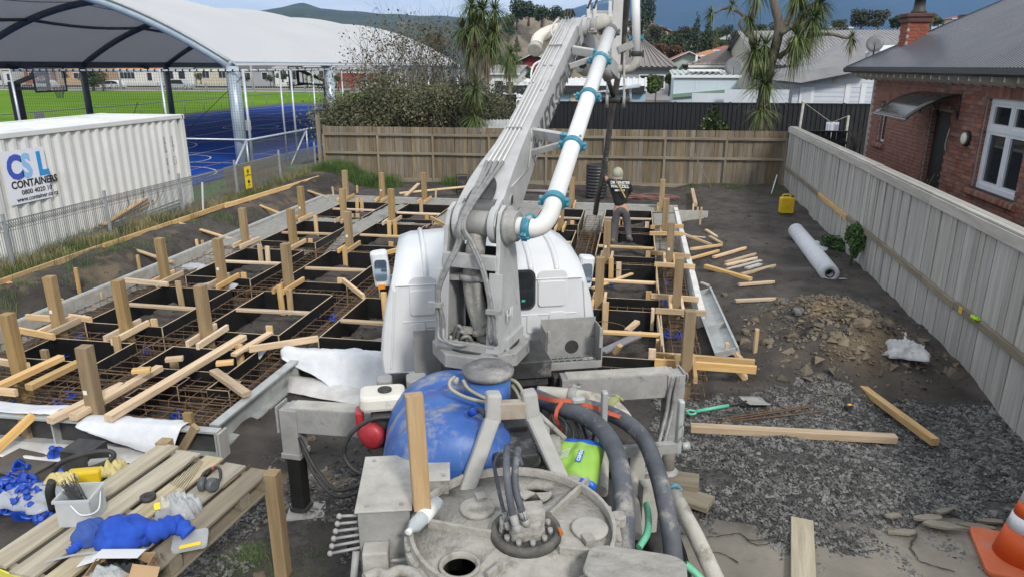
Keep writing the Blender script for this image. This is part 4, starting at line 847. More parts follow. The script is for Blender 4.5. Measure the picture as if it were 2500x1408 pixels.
b=MB();b.tube(curve([PT-pd*.05,PT+pd*.1,PT+pd*.2-bs*.08,Bm(1.03,.34,-.02),Bm(1.0,.2,-.02),Bm(1.0,.1,-.02)],6),PRr,18);tp(b,'delivery_elbow',CONCD)
collar(PT,pd,PRr,mat('slate_steel',(.10,.115,.13),(.17,.18,.19),6,.6));collar(Bm(1.0,.235,-.02),bs,PRr,STEELD)
b=MB();b.tube(curve([Bm(1.0,-.12,-.03),Bm(.985,-.3,-.05),Bm(.955,-.40,-.07),Bm(.92,-.40,-.10)],6),PRr,18);tp(b,'delivery_elbow',mat('yellowed_pipe',(.62,.58,.5),(.72,.69,.63),5,.6));collar(Bm(.905,-.40,-.11),bd,PRr*.9,CONCD,False)
A0,A1=Bm(1.0,.04,-.12),P(1497,176,10.9);ad=(A1-A0).normalized()
b=MB();b.beam(A0,A1,.17,.2);arm=tp(b,'second_boom',GREYT,.01)
A2=P(1513,-75,11.0);b=MB();b.beam(A1+V(.03,0,-.1),A2,.095,.14,V(1,0,0));tp(b,'third_boom',mat('rusted_boom',(.42,.41,.40),(.52,.51,.50),3,.6,c3=(.23,.09,.04),s3=4,t3=.52,w3=.2,stretch=(1,1,.25)),.01)
for dx in(-.12,.12):b=MB();b.beam(P(1504,120,10.95)+V(dx,0,0),P(1503,245,10.7)+V(dx,0,0),.1,.03,V(1,0,0));b.cyl(P(1503,245,10.7)+V(dx-.02,0,0),P(1503,245,10.7)+V(dx+.02,0,0),.11,16);tp(b,'link_plate',STEELD,.006)
b=MB();b.cyl(P(1503,245,10.7)-V(.2,0,0),P(1503,245,10.7)+V(.2,0,0),.045,12);b.tube([P(1497,236,10.7),P(1478,172,10.3)],.032,8);tp(b,'link_pin',STEELK)
b=MB();b.tube([P(1484,190,10.4),P(1470,160,10.1)],.07,12);tp(b,'link_cylinder',STEELD)
b=MB();b.tube([P(1330,226,7.75),P(1380,165,8.55)],.088,18);b.lathe(P(1380,165,8.55),bd,[(-.03,.1),(.03,.1)],18);tp(b,'lift_cylinder',CONCD)
b=MB();b.tube([P(1380,165,8.55),P(1402,138,8.95)],.045,12);tp(b,'cylinder_rod',mat('chrome',(.7,.7,.72),rough=.12,metal=1.))
b=MB();b.box(P(1407,132,9.0),(.2,.14,.16));b.beam(P(1400,120,9.0),P(1425,165,9.1),.09,.06);tp(b,'cylinder_bracket',STEELK,.01)
b=MB();b.prism([P(1322,246,7.7),P(1345,216,7.7),P(1352,240,7.7),P(1342,262,7.7)],V(.0,.12,0));b.beam(P(1318,268,7.6),P(1362,246,7.6),.12,.03);b.beam(P(1340,254,7.6),P(1356,262,7.6),.04,.03);tp(b,'boom_rest_bracket',GREYT)
b=MB();b.tube(curve([P(1416,163,9.2),P(1430,172,9.3),P(1450,165,9.4)],5),.075,12);tp(b,'folded_pipe',CONCD)
W0=P(1551,-70,11.0);W1=P(1554,132,10.9);b=MB();b.tube([W0,W1],.06,16);tp(b,'delivery_pipe',WHITEP)
b=MB();b.tube(curve([W1,P(1552,152,10.9),P(1538,168,10.9),P(1518,170,10.9),P(1500,168,10.9)],5),.064,16);tp(b,'delivery_elbow',CONCD);collar(W1,UP,.062,STEELK);collar(P(1553,94,10.95),UP,.062,TEAL)
MB().beam(P(1510,122,10.9),P(1546,108,10.9),.1,.1).make('pipe_bracket',STEELD,truck,bevel=.004)
for(x0,x1)in((1435,1455),(1450,1468)):MB().tube([P(x0,20,9.2),P(x1,-30,9.6)],.014,6).make('boom_rope',STEELK,truck)
HB_=[P(1532,-60,13.8),P(1531,0,14.2),P(1522,90,14.6),P(1508,190,15.1),P(1490,300,15.6),P(1478,390,16.),P(1468,440,16.25),P(1460,480,16.45),P(1453,523,16.6)]
b=MB();b.tube(curve(HB_,8),.060,14);tp(b,'end_hose',mat('end_hose_rubber',(.05,.048,.045),(.10,.097,.09),6,.75,c3=(.26,.25,.23),s3=3.,t3=.58,w3=.15))
collar(P(1526,73,14.9),(HB_[2]-HB_[1]).normalized(),.066,CONCD,False)
TANKM=mat('blue_tank',(.022,.085,.33),(.05,.14,.40),3,.45,bump=.15,c3=(.30,.305,.30),s3=5.5,t3=.50,w3=.2,stretch=(1,1,.4),detail=9)
tc0,tc1=T(-.52,-2.40,1.22),T(-.44,-1.2,1.22);ax=(tc1-tc0).normalized();ln=(tc1-tc0).length;rr=.5
prof=[(0,.25),(.02,.36),(.07,.45),(.14,rr)]
for k in range(3):o_=.14+(ln-.28)*k/3;w_=(ln-.28)/3;prof+=[(o_+w_*.1,rr),(o_+w_*.2,rr+.016),(o_+w_*.8,rr+.016),(o_+w_*.9,rr)]
prof+=[(ln-.14,rr),(ln-.07,.45),(ln,.3)]
b=MB();b.lathe(tc0,ax,prof,40);tank=tp(b,'water_tank',TANKM)
lc=K(1192,912,-1.78);b=MB();b.lathe(V(lc.x,lc.y,1.64),UP,[(0,.165),(.22,.165),(.205,.15)],28);b.make('tank_neck',TANKM,tank)
b=MB();b.lathe(V(lc.x,lc.y,1.885),UP,[(-.02,.185),(.015,.19),(.03,.155),(.042,.15),(.043,.04),(.02,.035)],28);b.make('tank_lid',mat('lid_grey',(.10,.10,.11),(.20,.20,.2),5,.6,c3=(.36,.35,.33),s3=4,t3=.5,w3=.15),tank)
b=MB();b.cyl(K(1113,936,-1.8),K(1113,936,-1.8)+V(0,0,.045),.022,10);b.make('filler_valve',CONCD,tank);b=MB();b.tube(curve([K(1148,1005,-2.2),K(1168,1000,-2.25),K(1180,1006,-2.3),K(1186,1016,-2.3)],4),.018,8);b.make('outlet_elbow',BLACKR,tank);b=MB();b.cyl(K(1148,1008,-2.2),K(1164,1000,-2.25),.026,10);b.make('outlet_nut',BLUEP,tank)
for k,pts in enumerate(([(1110,925),(1098,938),(1102,955),(1130,972),(1168,984),(1200,990)],[(1130,933),(1145,955),(1180,975),(1205,984)],[(1245,930),(1262,940),(1275,960),(1286,985)],[(1250,945),(1262,962),(1272,985)])):
 b=MB();b.tube(curve([K(x,y,-1.85-.05*i)+V(0,0,.02)for i,(x,y)in enumerate(pts)],6),.013,7);b.make('water_hose',mat('muddy_hose',(.28,.26,.19),(.38,.36,.28),9,.7),tank)
b=MB()
for(x0,y0,x1,y1,x2,y2)in((1205,956,1203,1018,1140,1192),(1290,952,1298,1012,1374,1178)):
 for(p,q,bp,bq)in(((x0,y0),(x1,y1),-2.3,-2.32),((x1,y1),(x2,y2),-2.32,-2.5)):
  a,c=K(*p,bp),K(*q,bq);d_=(c-a).normalized();b.beam(a,c+d_*.03,.10,.12,TR.cross(d_))
tp(b,'hose_rest',mat('rest_grey',(.33,.33,.315),(.42,.415,.40),5,.7,bump=.2),.02);b=MB();b.beam(K(1210,1000,-2.33),K(1296,996,-2.33),.07,.12,UP);tp(b,'rest_crossbar',mat('worn_rust',(.37,.35,.31),(.30,.22,.15),7,.7),.01)
b=MB();b.box(K(1250,1080,-2.25)+V(0,0,-.12),(.3,.34,.24),TM);b.box(K(1245,1040,-2.0),(.22,.2,.1),TM);b.cyl(K(1300,1120,-2.4),K(1345,1110,-2.0),.06,14);b.box(K(1420,1090,-2.4)+V(0,0,-.5),(.5,.5,.2),TM);tp(b,'gearbox',STEELK,.01)
b=MB();b.cyl(K(1335,1075,-2.1),K(1375,1068,-2.1),.03,12);b.cyl(K(1305,1000,-2.1),K(1380,1070,-2.2),.018,10);b.cyl(K(1322,1030,-2.0),K(1332,1110,-2.0),.055,14);b.cyl(K(1350,1068,-2.2),K(1358,1130,-2.2),.05,14);tp(b,'pump_rods',CEM)
b=MB()
for k in range(9):x=1295+17*k;b.tube(curve([K(x,1010+5*(k%3),-1.9),K(x+20,1040+12*(k%4),-2.05),K(x+8,1085+9*(k%3),-2.1),K(x-14,1125,-2.2)],5),.012,6)
tp(b,'pump_hoses',BLACKR,kind='stuff')
b=MB();b.box(T(.1,-2.1,.9),(1.2,1.2,.05),TM);b.box(T(-.0,-3.1,.95),(1.2,.7,.05),TM);tp(b,'pump_deck',STEELK)
HC=G(1252,1292,1.42);HR=.585;hub=G(1284,1306,1.42)
b=MB();b.lathe(HC+V(0,0,-.62),UP,[(0,.01),(0,.38),(.1,HR*.86),(.6,HR*.97)],44,cap=False);hop=tp(b,'hopper',CEM)
b=MB();b.lathe(HC+V(0,0,-.03),UP,[(0,HR*1.0),(.03,HR*1.0),(.032,.02)],56);lid=b.make('hopper_lid',CEM,hop)
cuts=[]
for(px,py,r_)in((1122,1378,.092),(1308,1206,.095)):
 c=G(px,py,1.42);cu=MB().cyl(c-V(0,0,.05),c+V(0,0,.05),r_,28).make('cutter',CEM);md=lid.modifiers.new('hole','BOOLEAN');md.object=cu;md.operation='DIFFERENCE';md.solver='EXACT';cuts.append(cu)
import bmesh
for o in[lid]+cuts:bmx=bmesh.new();bmx.from_mesh(o.data);bmesh.ops.recalc_face_normals(bmx,faces=bmx.faces);bmx.to_mesh(o.data);bmx.free()
bpy.context.view_layer.update();nm=bpy.data.meshes.new_from_object(lid.evaluated_get(bpy.context.evaluated_depsgraph_get()));lid.modifiers.clear();lid.data=nm
for cu in cuts:bpy.data.objects.remove(cu)
b=MB();b.lathe(HC,UP,[(-.05,HR*1.005),(-.05,HR*1.075),(.0,HR*1.075),(.0,HR*1.03),(.055,HR*1.025),(.055,HR*.985),(.002,HR*.98)],56,cap=False);b.make('rim',CEM,hop,bevel=.004)
for(p,q)in(((1344,1258),(1436,1172)),((1046,1276),(1200,1304)),((1366,1342),(1452,1350)),((1225,1378),(1190,1408))):a,c=G(*p,1.445),G(*q,1.445);MB().beam(a,c,.022,.055).make('lid_rib',CEM,hop,bevel=.004)
for(px,py,r_,mm)in((1165,1240,.108,CEM),(1440,1290,.108,CONCD)):
 c=G(px,py,1.43);h_=MB().lathe(c,UP,[(-.01,r_),(.010,r_),(.014,r_*.93),(.010,.01)],28).make('hatch_cover',mm,hop);MB().box(c+V(.0,-r_*1.05 if px>1300 else r_*.9,.015),(.06,.07,.03),Matrix.Rotation(.5,3,'Z')).make('latch',CEM,h_)
c=G(1308,1206,1.43)
for an in(200,340):b=MB();b.prism([c+V(0,0,.006)]+[c+V(math.cos(R(an+k))*.10,math.sin(R(an+k))*.10,.006)for k in range(-38,39,12)],(0,0,.008));b.make('hatch_leaf',CEM,hop)
c=G(1122,1378,1.43);MB().lathe(c,UP,[(-.03,.092),(.006,.093),(.007,.112),(-.0,.114)],28,cap=False).make('hole_collar',CEM,hop)
for k in range(26):
 an=2*math.pi*k/26;p=HC+V(math.cos(an)*HR*1.05,math.sin(an)*HR*1.05,0)
 MB().cyl(p,p+V(0,0,.022),.017,6).make('bolt',CEM,hop)
for an in(62,100,128,150,20):p=HC+V(math.cos(R(an))*HR*1.1,math.sin(R(an))*HR*1.1,-.01);MB().rbox(p,(.085,.085,.07),Matrix.Rotation(R(an),3,'Z'),.03,3,2).make('lug',CEM,hop,bevel=.008)
b=MB();b.lathe(hub,UP,[(0,.205),(.05,.2),(.052,.172),(.03,.165),(.03,.05)],40);hb=b.make('hub_flange',mat('hub_grey',(.06,.057,.052),(.15,.145,.13),8,.8,bump=.4),hop)
for k in range(11):an=2*math.pi*k/11;p=hub+V(math.cos(an)*.14,math.sin(an)*.14,.03);MB().cyl(p,p+V(0,0,.035),.016,6).make('bolt',STEELD,hb)
mr_=Matrix.Rotation(R(18),3,'Z');b=MB();b.box(hub+V(-.0,.02,.13),(.2,.12,.10),mr_);b.box(hub+V(.02,-.05,.09),(.14,.09,.1),mr_);b.rbox(hub+V(0,0,.06),(.2,.2,.07),mr_,.04,3,2);b.box(hub+V(-.12,-.04,.1),(.05,.06,.06),mr_);tp(b,'lid_motor',CEM,.012)
for k,(pts,r_)in enumerate((([(1262,1288,1.58),(1252,1255,1.64),(1242,1200,1.76),(1236,1140,1.86),(1238,1090,1.86)],.021),([(1283,1272,1.58),(1272,1240,1.66),(1258,1190,1.76),(1258,1140,1.84),(1265,1096,1.84)],.021),([(1238,1280,1.54),(1228,1240,1.6),(1215,1180,1.68),(1208,1130,1.76),(1230,1100,1.8),(1262,1108,1.76),(1275,1135,1.7)],.012))):
 b=MB();b.tube(curve([G(*p)for p in pts],7),r_,10);tp(b,'motor_hose',HOSE)
 d_=(G(*pts[1])-G(*pts[0])).normalized();MB().lathe(G(*pts[0])-d_*.03,d_,[(0,r_*.8),(.02,r_*1.25),(.04,r_*1.25),(.045,r_),(.08,r_*1.2),(.1,r_*1.15)],8).make('hose_fitting',STEELD,truck)
gd=G(1552,1385,1.52);b=MB();b.rbox(gd,(.52,.46,.022),Matrix.Rotation(R(-4),3,'Z')@Matrix.Rotation(R(-16),3,'X'),.12,6,2);tp(b,'rear_guard',CEM,.01)
b=MB();b.tube(curve([G(890,1412,1.5),G(920,1398,1.5),G(945,1404,1.5),G(975,1392,1.5),G(1010,1400,1.5),G(1030,1425,1.5)],6),.03,8);tp(b,'splash_lip',CEM)
z0,z1=.95,1.52;pa,pb,pc=G(872,1250,z1),G(1000,1243,z1),G(890,1120,z1);e1=(pb-pa);e1.z=0;wd=e1.length;e1.normalize();e2=V(-e1.y,e1.x,0);dp=(pc-pa).dot(e2);RB=Matrix((e1,e2,UP)).transposed()
b=MB();b.box(pa+e1*wd/2+e2*dp/2+V(0,0,(z0-z1)/2),(wd,dp,z1-z0),RB);b.box(pa+e1*(wd+.11)+e2*(dp-.15)+V(0,0,(z0-z1)/2),(.24,.3,z1-z0-.004),RB);cb=tp(b,'control_box',STEELD,.006)
b=MB();b.box(pa+e1*wd/2+e2*dp/2+V(0,0,.006),(wd+.03,dp+.03,.012),RB);b.box(pa+e1*(wd+.11)+e2*(dp-.15)+V(0,0,.004),(.26,.32,.012),RB);b.make('box_lid',CONCD,cb,bevel=.004)
for(u,v)in((.05,.04),(wd-.05,.04),(.05,dp-.05),(wd+.2,dp-.26),(wd+.2,dp-.05)):MB().cyl(pa+e1*u+e2*v+V(0,0,.01),pa+e1*u+e2*v+V(0,0,.022),.012,6).make('bolt',STEELD,cb)
b=MB();b.box(pa+e1*.10-e2*.06+V(0,0,-.30),(.15,.12,.2),RB);b.make('junction_box',CONCD,cb,bevel=.012)
MB().tube(curve([pa+e1*.18-e2*.06+V(0,0,-.30),pa+e1*.3-e2*.05+V(0,0,-.29),pa+e1*.45+e2*.04+V(0,0,-.2)],6),.012,7).make('cable',STEELD,cb)
for k in range(6):p=pa+e2*(.06-.012*k)+V(0,0,-.06-.036*k);MB().tube([p,p-e1*(.11+.012*k)+V(0,0,-.006*k)],.009,6).ball(p-e1*(.115+.012*k)+V(0,0,-.006*k),.018,8,6).make('valve_lever',STEELD,cb)
MB().tube([pa-e1*.02-e2*.02+V(0,0,-.25),pa-e1*.06-e2*.2+V(0,0,-.6)],.022,8).make('guard_tube',STEELD,truck)
ec=T(-.97,-1.28,1.28);cream=mat('cream_enamel',(.60,.575,.50),(.68,.66,.59),4,.45,c3=(.3,.27,.22),s3=6,t3=.62)
eng=tp(MB().box(ec+V(.02,.04,-.02),(.3,.3,.3),TM),'engine',STEELK,.02)
MB().rbox(ec+V(-.02,0,.21),(.36,.26,.13),TM,.06,4,2).make('fuel_tank',cream,eng,bevel=.03);MB().lathe(ec+V(0,0,.27),UP,[(0,.055),(.02,.055),(.025,.04)],16).make('filler_cap',BLACKR,eng)
red=mat('engine_red',(.36,.02,.03),(.45,.05,.06),5,.45,c3=(.3,.2,.18),s3=8,t3=.62)
MB().lathe(ec+V(-.06,-.14,-.04),V(-.15,-1,0),[(0,.11),(.05,.105),(.07,.08),(.075,.03)],24).make('fan_housing',red,eng);MB().rbox(ec+V(-.19,-.08,.03),(.06,.16,.2),TM,.03,3,2).make('fan_grille',red,eng,bevel=.01)
MB().tube(curve([ec+V(.15,-.12,.12),ec+V(-.05,-.2,.12),ec+V(-.22,-.24,-.02),ec+V(-.26,-.26,-.2),ec+V(-.1,-.3,-.3),ec+V(.15,-.22,-.22),ec+V(.25,-.15,-.1)],7),.017,8).make('fuel_hose',BLACKR,eng)
for(dx,dy,s)in((-.13,.35,.13),(.14,.38,.17)):MB().rbox(ec+V(dx,dy,.16),(s,s,s*.9),TM,.03,3,2).make('tool_canister',STEELD,truck,bevel=.015)
b=MB();tcn_=T(-.80,-1.95,1.10)
for(dx,dy,sx_,sy_)in((-.2,0,.035,.62),(.22,0,.035,.62),(0,.3,.4,.035),(0,-.3,.4,.035)):b.box(tcn_+TR*dx+TFW*dy,(sx_,sy_,.08),TM)
tp(b,'valve_tray',STEELD,.006);b=MB();grn=mat('green_strap',(.03,.16,.04),rough=.7)
for k in range(3):b.tube(curve([tcn_+TR*(-.15+.1*k)-TFW*.25,tcn_+TR*(.0+.05*k)-TFW*.05+V(0,0,.1),tcn_+TR*.15+TFW*(.1+.05*k)+V(0,0,.04),tcn_+TR*.05+TFW*.25],6),.016,6)
tp(b,'green_strap',grn);b=MB()
for k in range(7):b.tube(curve([tcn_+TR*(-.18+.05*k)-TFW*(.25-.03*k),tcn_+TR*(.1-.03*k)+TFW*.02*k+V(0,0,.07),tcn_+TR*(-.1+.045*k)+TFW*.25],5),.013,6)
b.box(tcn_+V(0,0,-.1),(.42,.6,.05),TM);tp(b,'valve_hoses',BLACKR,kind='stuff')
for(dx,dy,m_)in((-.12,.2,BLUEP),(-.15,.0,red),(.1,.1,CONCD)):MB().box(tcn_+TR*dx+TFW*dy+V(0,0,.03),(.05,.05,.07),TM).make('valve',m_,truck,bevel=.008)
c=K(1052,870,-.5);b=MB();b.box(c,(.30,.012,.52),TM);b.tube(curve([K(1038,808,-.51),K(1042,800,-.51),K(1064,799,-.51),K(1068,806,-.51)],4),.009,6);tp(b,'splash_plate',mat('plate_grey',(.20,.205,.205),(.28,.28,.275),6,.6),.003)
t0=K(1333,903,-.45);t1=K(1468,893,-.45);t1.z=t0.z;ex=(t1-t0).normalized();ey=UP.cross(ex);W_=(t1-t0).length;TB=Matrix((ex,ey,UP)).transposed();H_=K(1335,783,-.25).z-t0.z
b=MB();b.box(t0+ex*W_/2+ey*.25+UP*H_/2,(W_,.01,H_),TB)
for u in(0,W_):b.box(t0+ex*u+ey*.125+UP*H_*.45,(.012,.25,H_*.9),TB)
b.box(t0+ex*W_/2+UP*.03,(W_,.014,.07),TB);tr_=tp(b,'tool_tray',STEELD,.002)
b=MB()
for k in range(9):b.beam(t0+ex*W_*(k+.5)/9+UP*.03,t0+ex*W_*(k+.5)/9+ey*.25+UP*.03,.008,.008)
for k in range(4):b.beam(t0+ey*(.03+.06*k)+UP*.03,t0+ex*W_+ey*(.03+.06*k)+UP*.03,.008,.008)
b.make('tray_grating',GALVF,tr_,kind='stuff');MB().cyl(t0+ex*W_*.57+ey*.244+UP*.12,t0+ex*W_*.57+ey*.2445+UP*.12,.07,20).make('cable_hole',STEELK,tr_)
for u in(.02,W_-.02):MB().box(t0+ex*u-ey*.01+UP*.3,(.03,.02,.2),TB).make('tray_hook',STEELD,tr_,bevel=.004)
b=MB();b.box(T(.62,-.5,1.0),(.1,.1,.45),TM);b.box(T(.95,-.62,1.05),(.14,.2,.25),TM);tp(b,'valve_body',STEELK,.01);b=MB();b.tube(curve([T(.75,-.7,1.22),T(.98,-.7,1.22),T(1.04,-.7,1.15),T(1.05,-.7,.95)],4),.022,8);tp(b,'steel_line',STEELD)
b=MB();b.box(T(.35,-.35,1.05),(1.4,.05,.28),TM);tp(b,'rear_bulkhead',STEELK)
def outrigger(foot,top,inner,dark,lab):
 d_=(V(top.x,top.y,0)-V(inner.x,inner.y,0)).normalized();q=Matrix((d_,V(-d_.y,d_.x,0),UP)).transposed();ln=(V(top.x,top.y,0)-V(inner.x,inner.y,0)).length
 c=(top+inner)/2;c.z=(top.z+inner.z)/2-.13
 o=MB().box(c,(ln,.17,.24),frame(top-inner)).make('outrigger',STEELD,truck,bevel=.006);tag(o,lab)
 MB().box(c+UP*.123,(ln-.1,.165,.006),frame(top-inner)).make('top_plate',CONCD,o);MB().box(V(top.x,top.y,top.z-.13)+d_*.07,(.02,.19,.26),q).make('end_plate',STEELD,o,bevel=.004)
 zc=.62;MB().box(V(foot.x,foot.y,(top.z-.02+zc)/2),(.165,.165,top.z-.02-zc),q).make('leg_sleeve',STEELD,o,bevel=.006)
 MB().box(V(foot.x,foot.y,zc),(.19,.19,.05),q).make('sleeve_collar',STEELD,o,bevel=.004)
 if dark:MB().box(V(foot.x,foot.y,(zc+foot.z)/2),(.125,.125,zc-foot.z),q).make('inner_leg',mat('black_leg',(.008,.008,.008),(.016,.016,.016),6,.5),o);MB().rbox(V(foot.x,foot.y,foot.z+.015),(.19,.19,.03),q,.06,4,2).make('foot_pad',STEELK,o)
 else:MB().cyl(V(foot.x,foot.y,foot.z),V(foot.x,foot.y,zc),.068,18).make('inner_leg',mat('rusty_leg',(.20,.19,.175),(.30,.28,.25),5,.65,c3=(.16,.07,.035),s3=4,t3=.55),o);MB().lathe(V(foot.x,foot.y,foot.z),UP,[(0,.11),(.015,.11),(.05,.07)],20).make('foot_pad',STEELD,o)
 MB().tube(curve([top+d_*.09+UP*-.05,top+d_*.13+UP*-.06,top+d_*.13+UP*-.14,top+d_*.09+UP*-.15],4),.008,5).make('grab_handle',STEELD,o)
 return o,d_,q
LF=V(-2.93,5.36,gz(-2.93,5.36)+.03);LT=V(-2.97,5.38,1.10);lo,ld,lq=outrigger(LF,LT,T(-.72,-.9,1.16),True,'left outrigger with dark square leg')
MB().box(LF+V(.06,-.02,-.025),(.34,.26,.02),Matrix.Rotation(.3,3,'Z')).make('base_plate',STEELD,None,'thin steel base plate under the left outrigger leg','plate')
RFt=V(.47,6.28,.2);RT_=V(.47,6.30,1.29);ro,rd_,rq=outrigger(RFt,RT_,T(.62,-.62,1.27),False,'right outrigger with round rusty leg')
for k in range(2):MB().tube(curve([T(-.7,-1.15,.95),V(-2.3,5.0,.52),V(-2.6,5.12,.58),LT+V(.13,-.1,-.28)],8)if k==0 else curve([T(-.7,-1.2,.92),V(-2.28,4.97,.48),V(-2.6,5.08,.55),LT+V(.13,-.08,-.34)],8),.017,7).make('outrigger_hose',BLACKR,lo)
for k in range(2):MB().tube(curve([RT_+V(-.02+.05*k,-.1,-.03),RT_+V(-.04+.05*k,-.13,-.2),V(.40+.05*k,6.1,.85),V(.28+.05*k,5.8,.55),V(.05+.05*k,5.6,.5)],8),.021,7).make('outrigger_hose',HG,ro)
b=MB();ra,rb=K(1470,1106,-2.0),K(1655,1086,-2.0);rb.z=ra.z;rdv=(rb-ra).normalized();RM=Matrix((rdv,UP.cross(rdv),UP)).transposed()
rk=MB().box((ra+rb)/2,((rb-ra).length,.05,.09),RM).make('pipe_rack',STEELD,truck,bevel=.006)
for p,hh in((ra,.56),(rb,.44)):
 MB().box(p+UP*(hh/2-.05),(.045,.06,hh),RM).make('rack_post',GALVF,rk,bevel=.012);MB().tube(curve([p+V(.02,-.04,.2),p+V(.02,-.08,.2),p+V(.02,-.08,.1),p+V(.02,-.04,.1)],4),.007,5).make('rack_hook',STEELD,rk)
MB().cyl(rb+rdv*.03,rb+rdv*.09,.03,10).make('rack_bolt',GALVF,rk);MB().box((ra+rb)/2+V(-.03,.02,-.32),(.12,.1,.6),RM).make('rack_stem',CONCD,rk)
slick=thing('rubber_hose','nearer fat grey cement hose strapped along the right of the truck','hose',G(1500,1150,1.3),'fat cement hoses beside the hopper')
def hp(l):return[G(x,y,z)for x,y,z in l]
MB().tube(curve(hp([(1308,968,1.52),(1360,990,1.56),(1420,1012,1.58),(1472,1050,1.56),(1506,1110,1.5),(1520,1190,1.42),(1524,1270,1.32),(1524,1350,1.2),(1526,1420,1.0)]),9),.064,18).make('hose',HOSE,slick)
slick2=thing('rubber_hose','outer fat grey cement hose strapped along the right of the truck','hose',G(1600,1180,1.2),'fat cement hoses beside the hopper')
MB().tube(curve(hp([(1385,988,1.4),(1450,996,1.42),(1520,1024,1.44),(1572,1072,1.42),(1604,1150,1.36),(1624,1230,1.28),(1640,1320,1.16),(1648,1420,.98)]),9),.060,18).make('hose',HOSE,slick2)
t=thing('steel_pipe','pale cement caked steel pipe at the outer right of the truck','pipe',G(1700,1330,.8));PALE=mat('pale_cement',(.40,.385,.34),(.52,.505,.46),5,.85,bump=.5,c3=(.28,.26,.22),s3=4,t3=.55)
MB().tube(hp([(1640,1195,.95),(1700,1310,.85),(1760,1440,.7)]),.058,16).make('pipe',PALE,t);MB().ring(G(1642,1200,.95),(G(1700,1310,.85)-G(1640,1195,.95)),.065,.016,18).make('end_ring',TEAL,t)
t=thing('steel_pipe','pale cement caked elbow pipe strapped beside the blue tank','pipe',G(1420,960,1.4));pp=hp([(1312,958,1.42),(1370,962,1.42),(1440,972,1.42),(1495,990,1.4),(1522,1016,1.36),(1534,1040,1.3)])
MB().tube(curve(pp,7),.058,16).make('pipe',PALE,t);collar(pp[3],(pp[4]-pp[2]).normalized(),.06,mat('olive_clamp',(.20,.22,.08),(.28,.29,.14),5,.7),True,'pipe_clamp',t);collar(pp[1].lerp(pp[2],.4),(pp[2]-pp[1]).normalized(),.058,STEELD,True,'pipe_clamp',t)
t=thing('steel_pipe','pale upright cement caked pipe between the bag and the hoses','pipe',G(1465,1180,1.));MB().tube(hp([(1472,1085,1.25),(1466,1200,1.2)]),.052,14).make('pipe',PALE,t)
t=thing('steel_pipe','pale upright pipe half hidden between the two fat hoses','pipe',G(1555,1180,1.));MB().tube(hp([(1540,1100,1.05),(1552,1310,.95)]),.045,12).make('pipe',PALE,t);MB().box(G(1580,1250,.9),(.12,.1,.5),RM).make('post',CONCD,t)
GRH=mat('green_hose',(.10,.42,.26),(.16,.5,.33),40,.5);b=MB();pth=curve(hp([(1560,1335,1.12),(1580,1300,1.15),(1583,1260,1.12),(1578,1230,1.05)]),14);b.tube(pth,[.021+.003*(i%2)for i in range(len(pth))],10);b.make('suction_hose',GRH,None,'short green ribbed hose between the two fat hoses','hose')
b=MB();pth=curve(hp([(1672,1375,1.0),(1695,1395,.95),(1720,1420,.9)]),14);b.tube(pth,[.022+.003*(i%2)for i in range(len(pth))],10);b.make('suction_hose',GRH,None,'green ribbed hose end emerging behind the rear guard','hose')
STR=mat('orange_strap',(.42,.07,.03),(.5,.11,.05),7,.75)
def strap(pts,w_,lab=None,par=None):
 c=curve(pts,7);b=MB();vs=[]
 for i,p in enumerate(c):d_=(c[min(i+1,len(c)-1)]-c[max(i-1,0)]).normalized();n_=d_.cross((V(0,0,CAM_H)-p).normalized()).normalized()*w_/2;vs+=[p-n_,p+n_]
 b.add(vs,[(2*i,2*i+1,2*i+3,2*i+2)for i in range(len(c)-1)]);return b.make('strap',STR,par,solid=.003)
ts=thing('ratchet_strap','orange ratchet strap tied round the cement hoses','strap',G(1400,980,1.6))
strap(hp([(1312,966,1.62),(1352,976,1.66),(1395,978,1.66),(1440,990,1.6),(1490,1008,1.52),(1530,1022,1.46)]),.03,par=ts);strap(hp([(1372,980,1.68),(1360,1000,1.66),(1358,1022,1.6),(1368,1045,1.45),(1374,1062,1.35)]),.026,par=ts);strap(hp([(1340,1000,1.5),(1346,1018,1.45),(1360,1028,1.5)]),.025,par=ts)
MB().rbox(G(1412,976,1.66),(.10,.05,.035),RM,.02,3,2).make('ratchet',GALVF,ts,bevel=.006)
bag=MB();cb_=G(1404,1130,1.36)
LIME=mat('bag_lime',(.24,.46,.06),(.30,.52,.09),4,.45);BBL=mat('bag_blue',(.02,.13,.62),rough=.4);BW=mat('bag_white',(.7,.72,.7),rough=.5)
e1b,e2b=V(.90,-.25,.12).normalized(),V(.2,.86,.35).normalized()
def bagf(u,v):
 x,y=u*2-1,v*2-1;h=(1-x**4)*(1-y**4);n_=mnoise.noise(V(x*2.4,y*2.4,3))*.035;return cb_+e1b*x*(.19+.02*y*-1)+e2b*y*.20+e1b.cross(e2b)*(.075*max(0,h)**.5+n_*h)
bag.grid(bagf,18,18)
for i,f_ in enumerate(bag.f):v_=(i//18)/18;u_=(i%18)/18;bag.m[i]=1 if v_>.80 or(v_<.08 and u_>.72)else 0
bg_=bag.make('cement_bag',[LIME,BBL,BW],None,'lime green and blue cement bag lying on the truck beside the hoses','bag',solid=.004)
rb_=cross(e2b*1+V(0,0,.0),-e1b);nb=e1b.cross(e2b)
MB().box(cb_+e1b*.055-e2b*.0+nb*.088,(.10,.04,.003),cross(e2b,-e1b)).make('brand_panel',BBL,bg_);text('CEMIX','brand_lettering',cb_+e1b*.066-e2b*.045+nb*.091,cross(e2b,-e1b),.032,BW,bg_,bold=.001)
for k in range(6):MB().beam(cb_-e1b*(.125-.0)+e2b*(.03-.014*k)+nb*.066,cb_-e1b*.03+e2b*(.055-.014*k)+nb*.090,.005,.003,nb).make('printed_bar',BW,bg_)
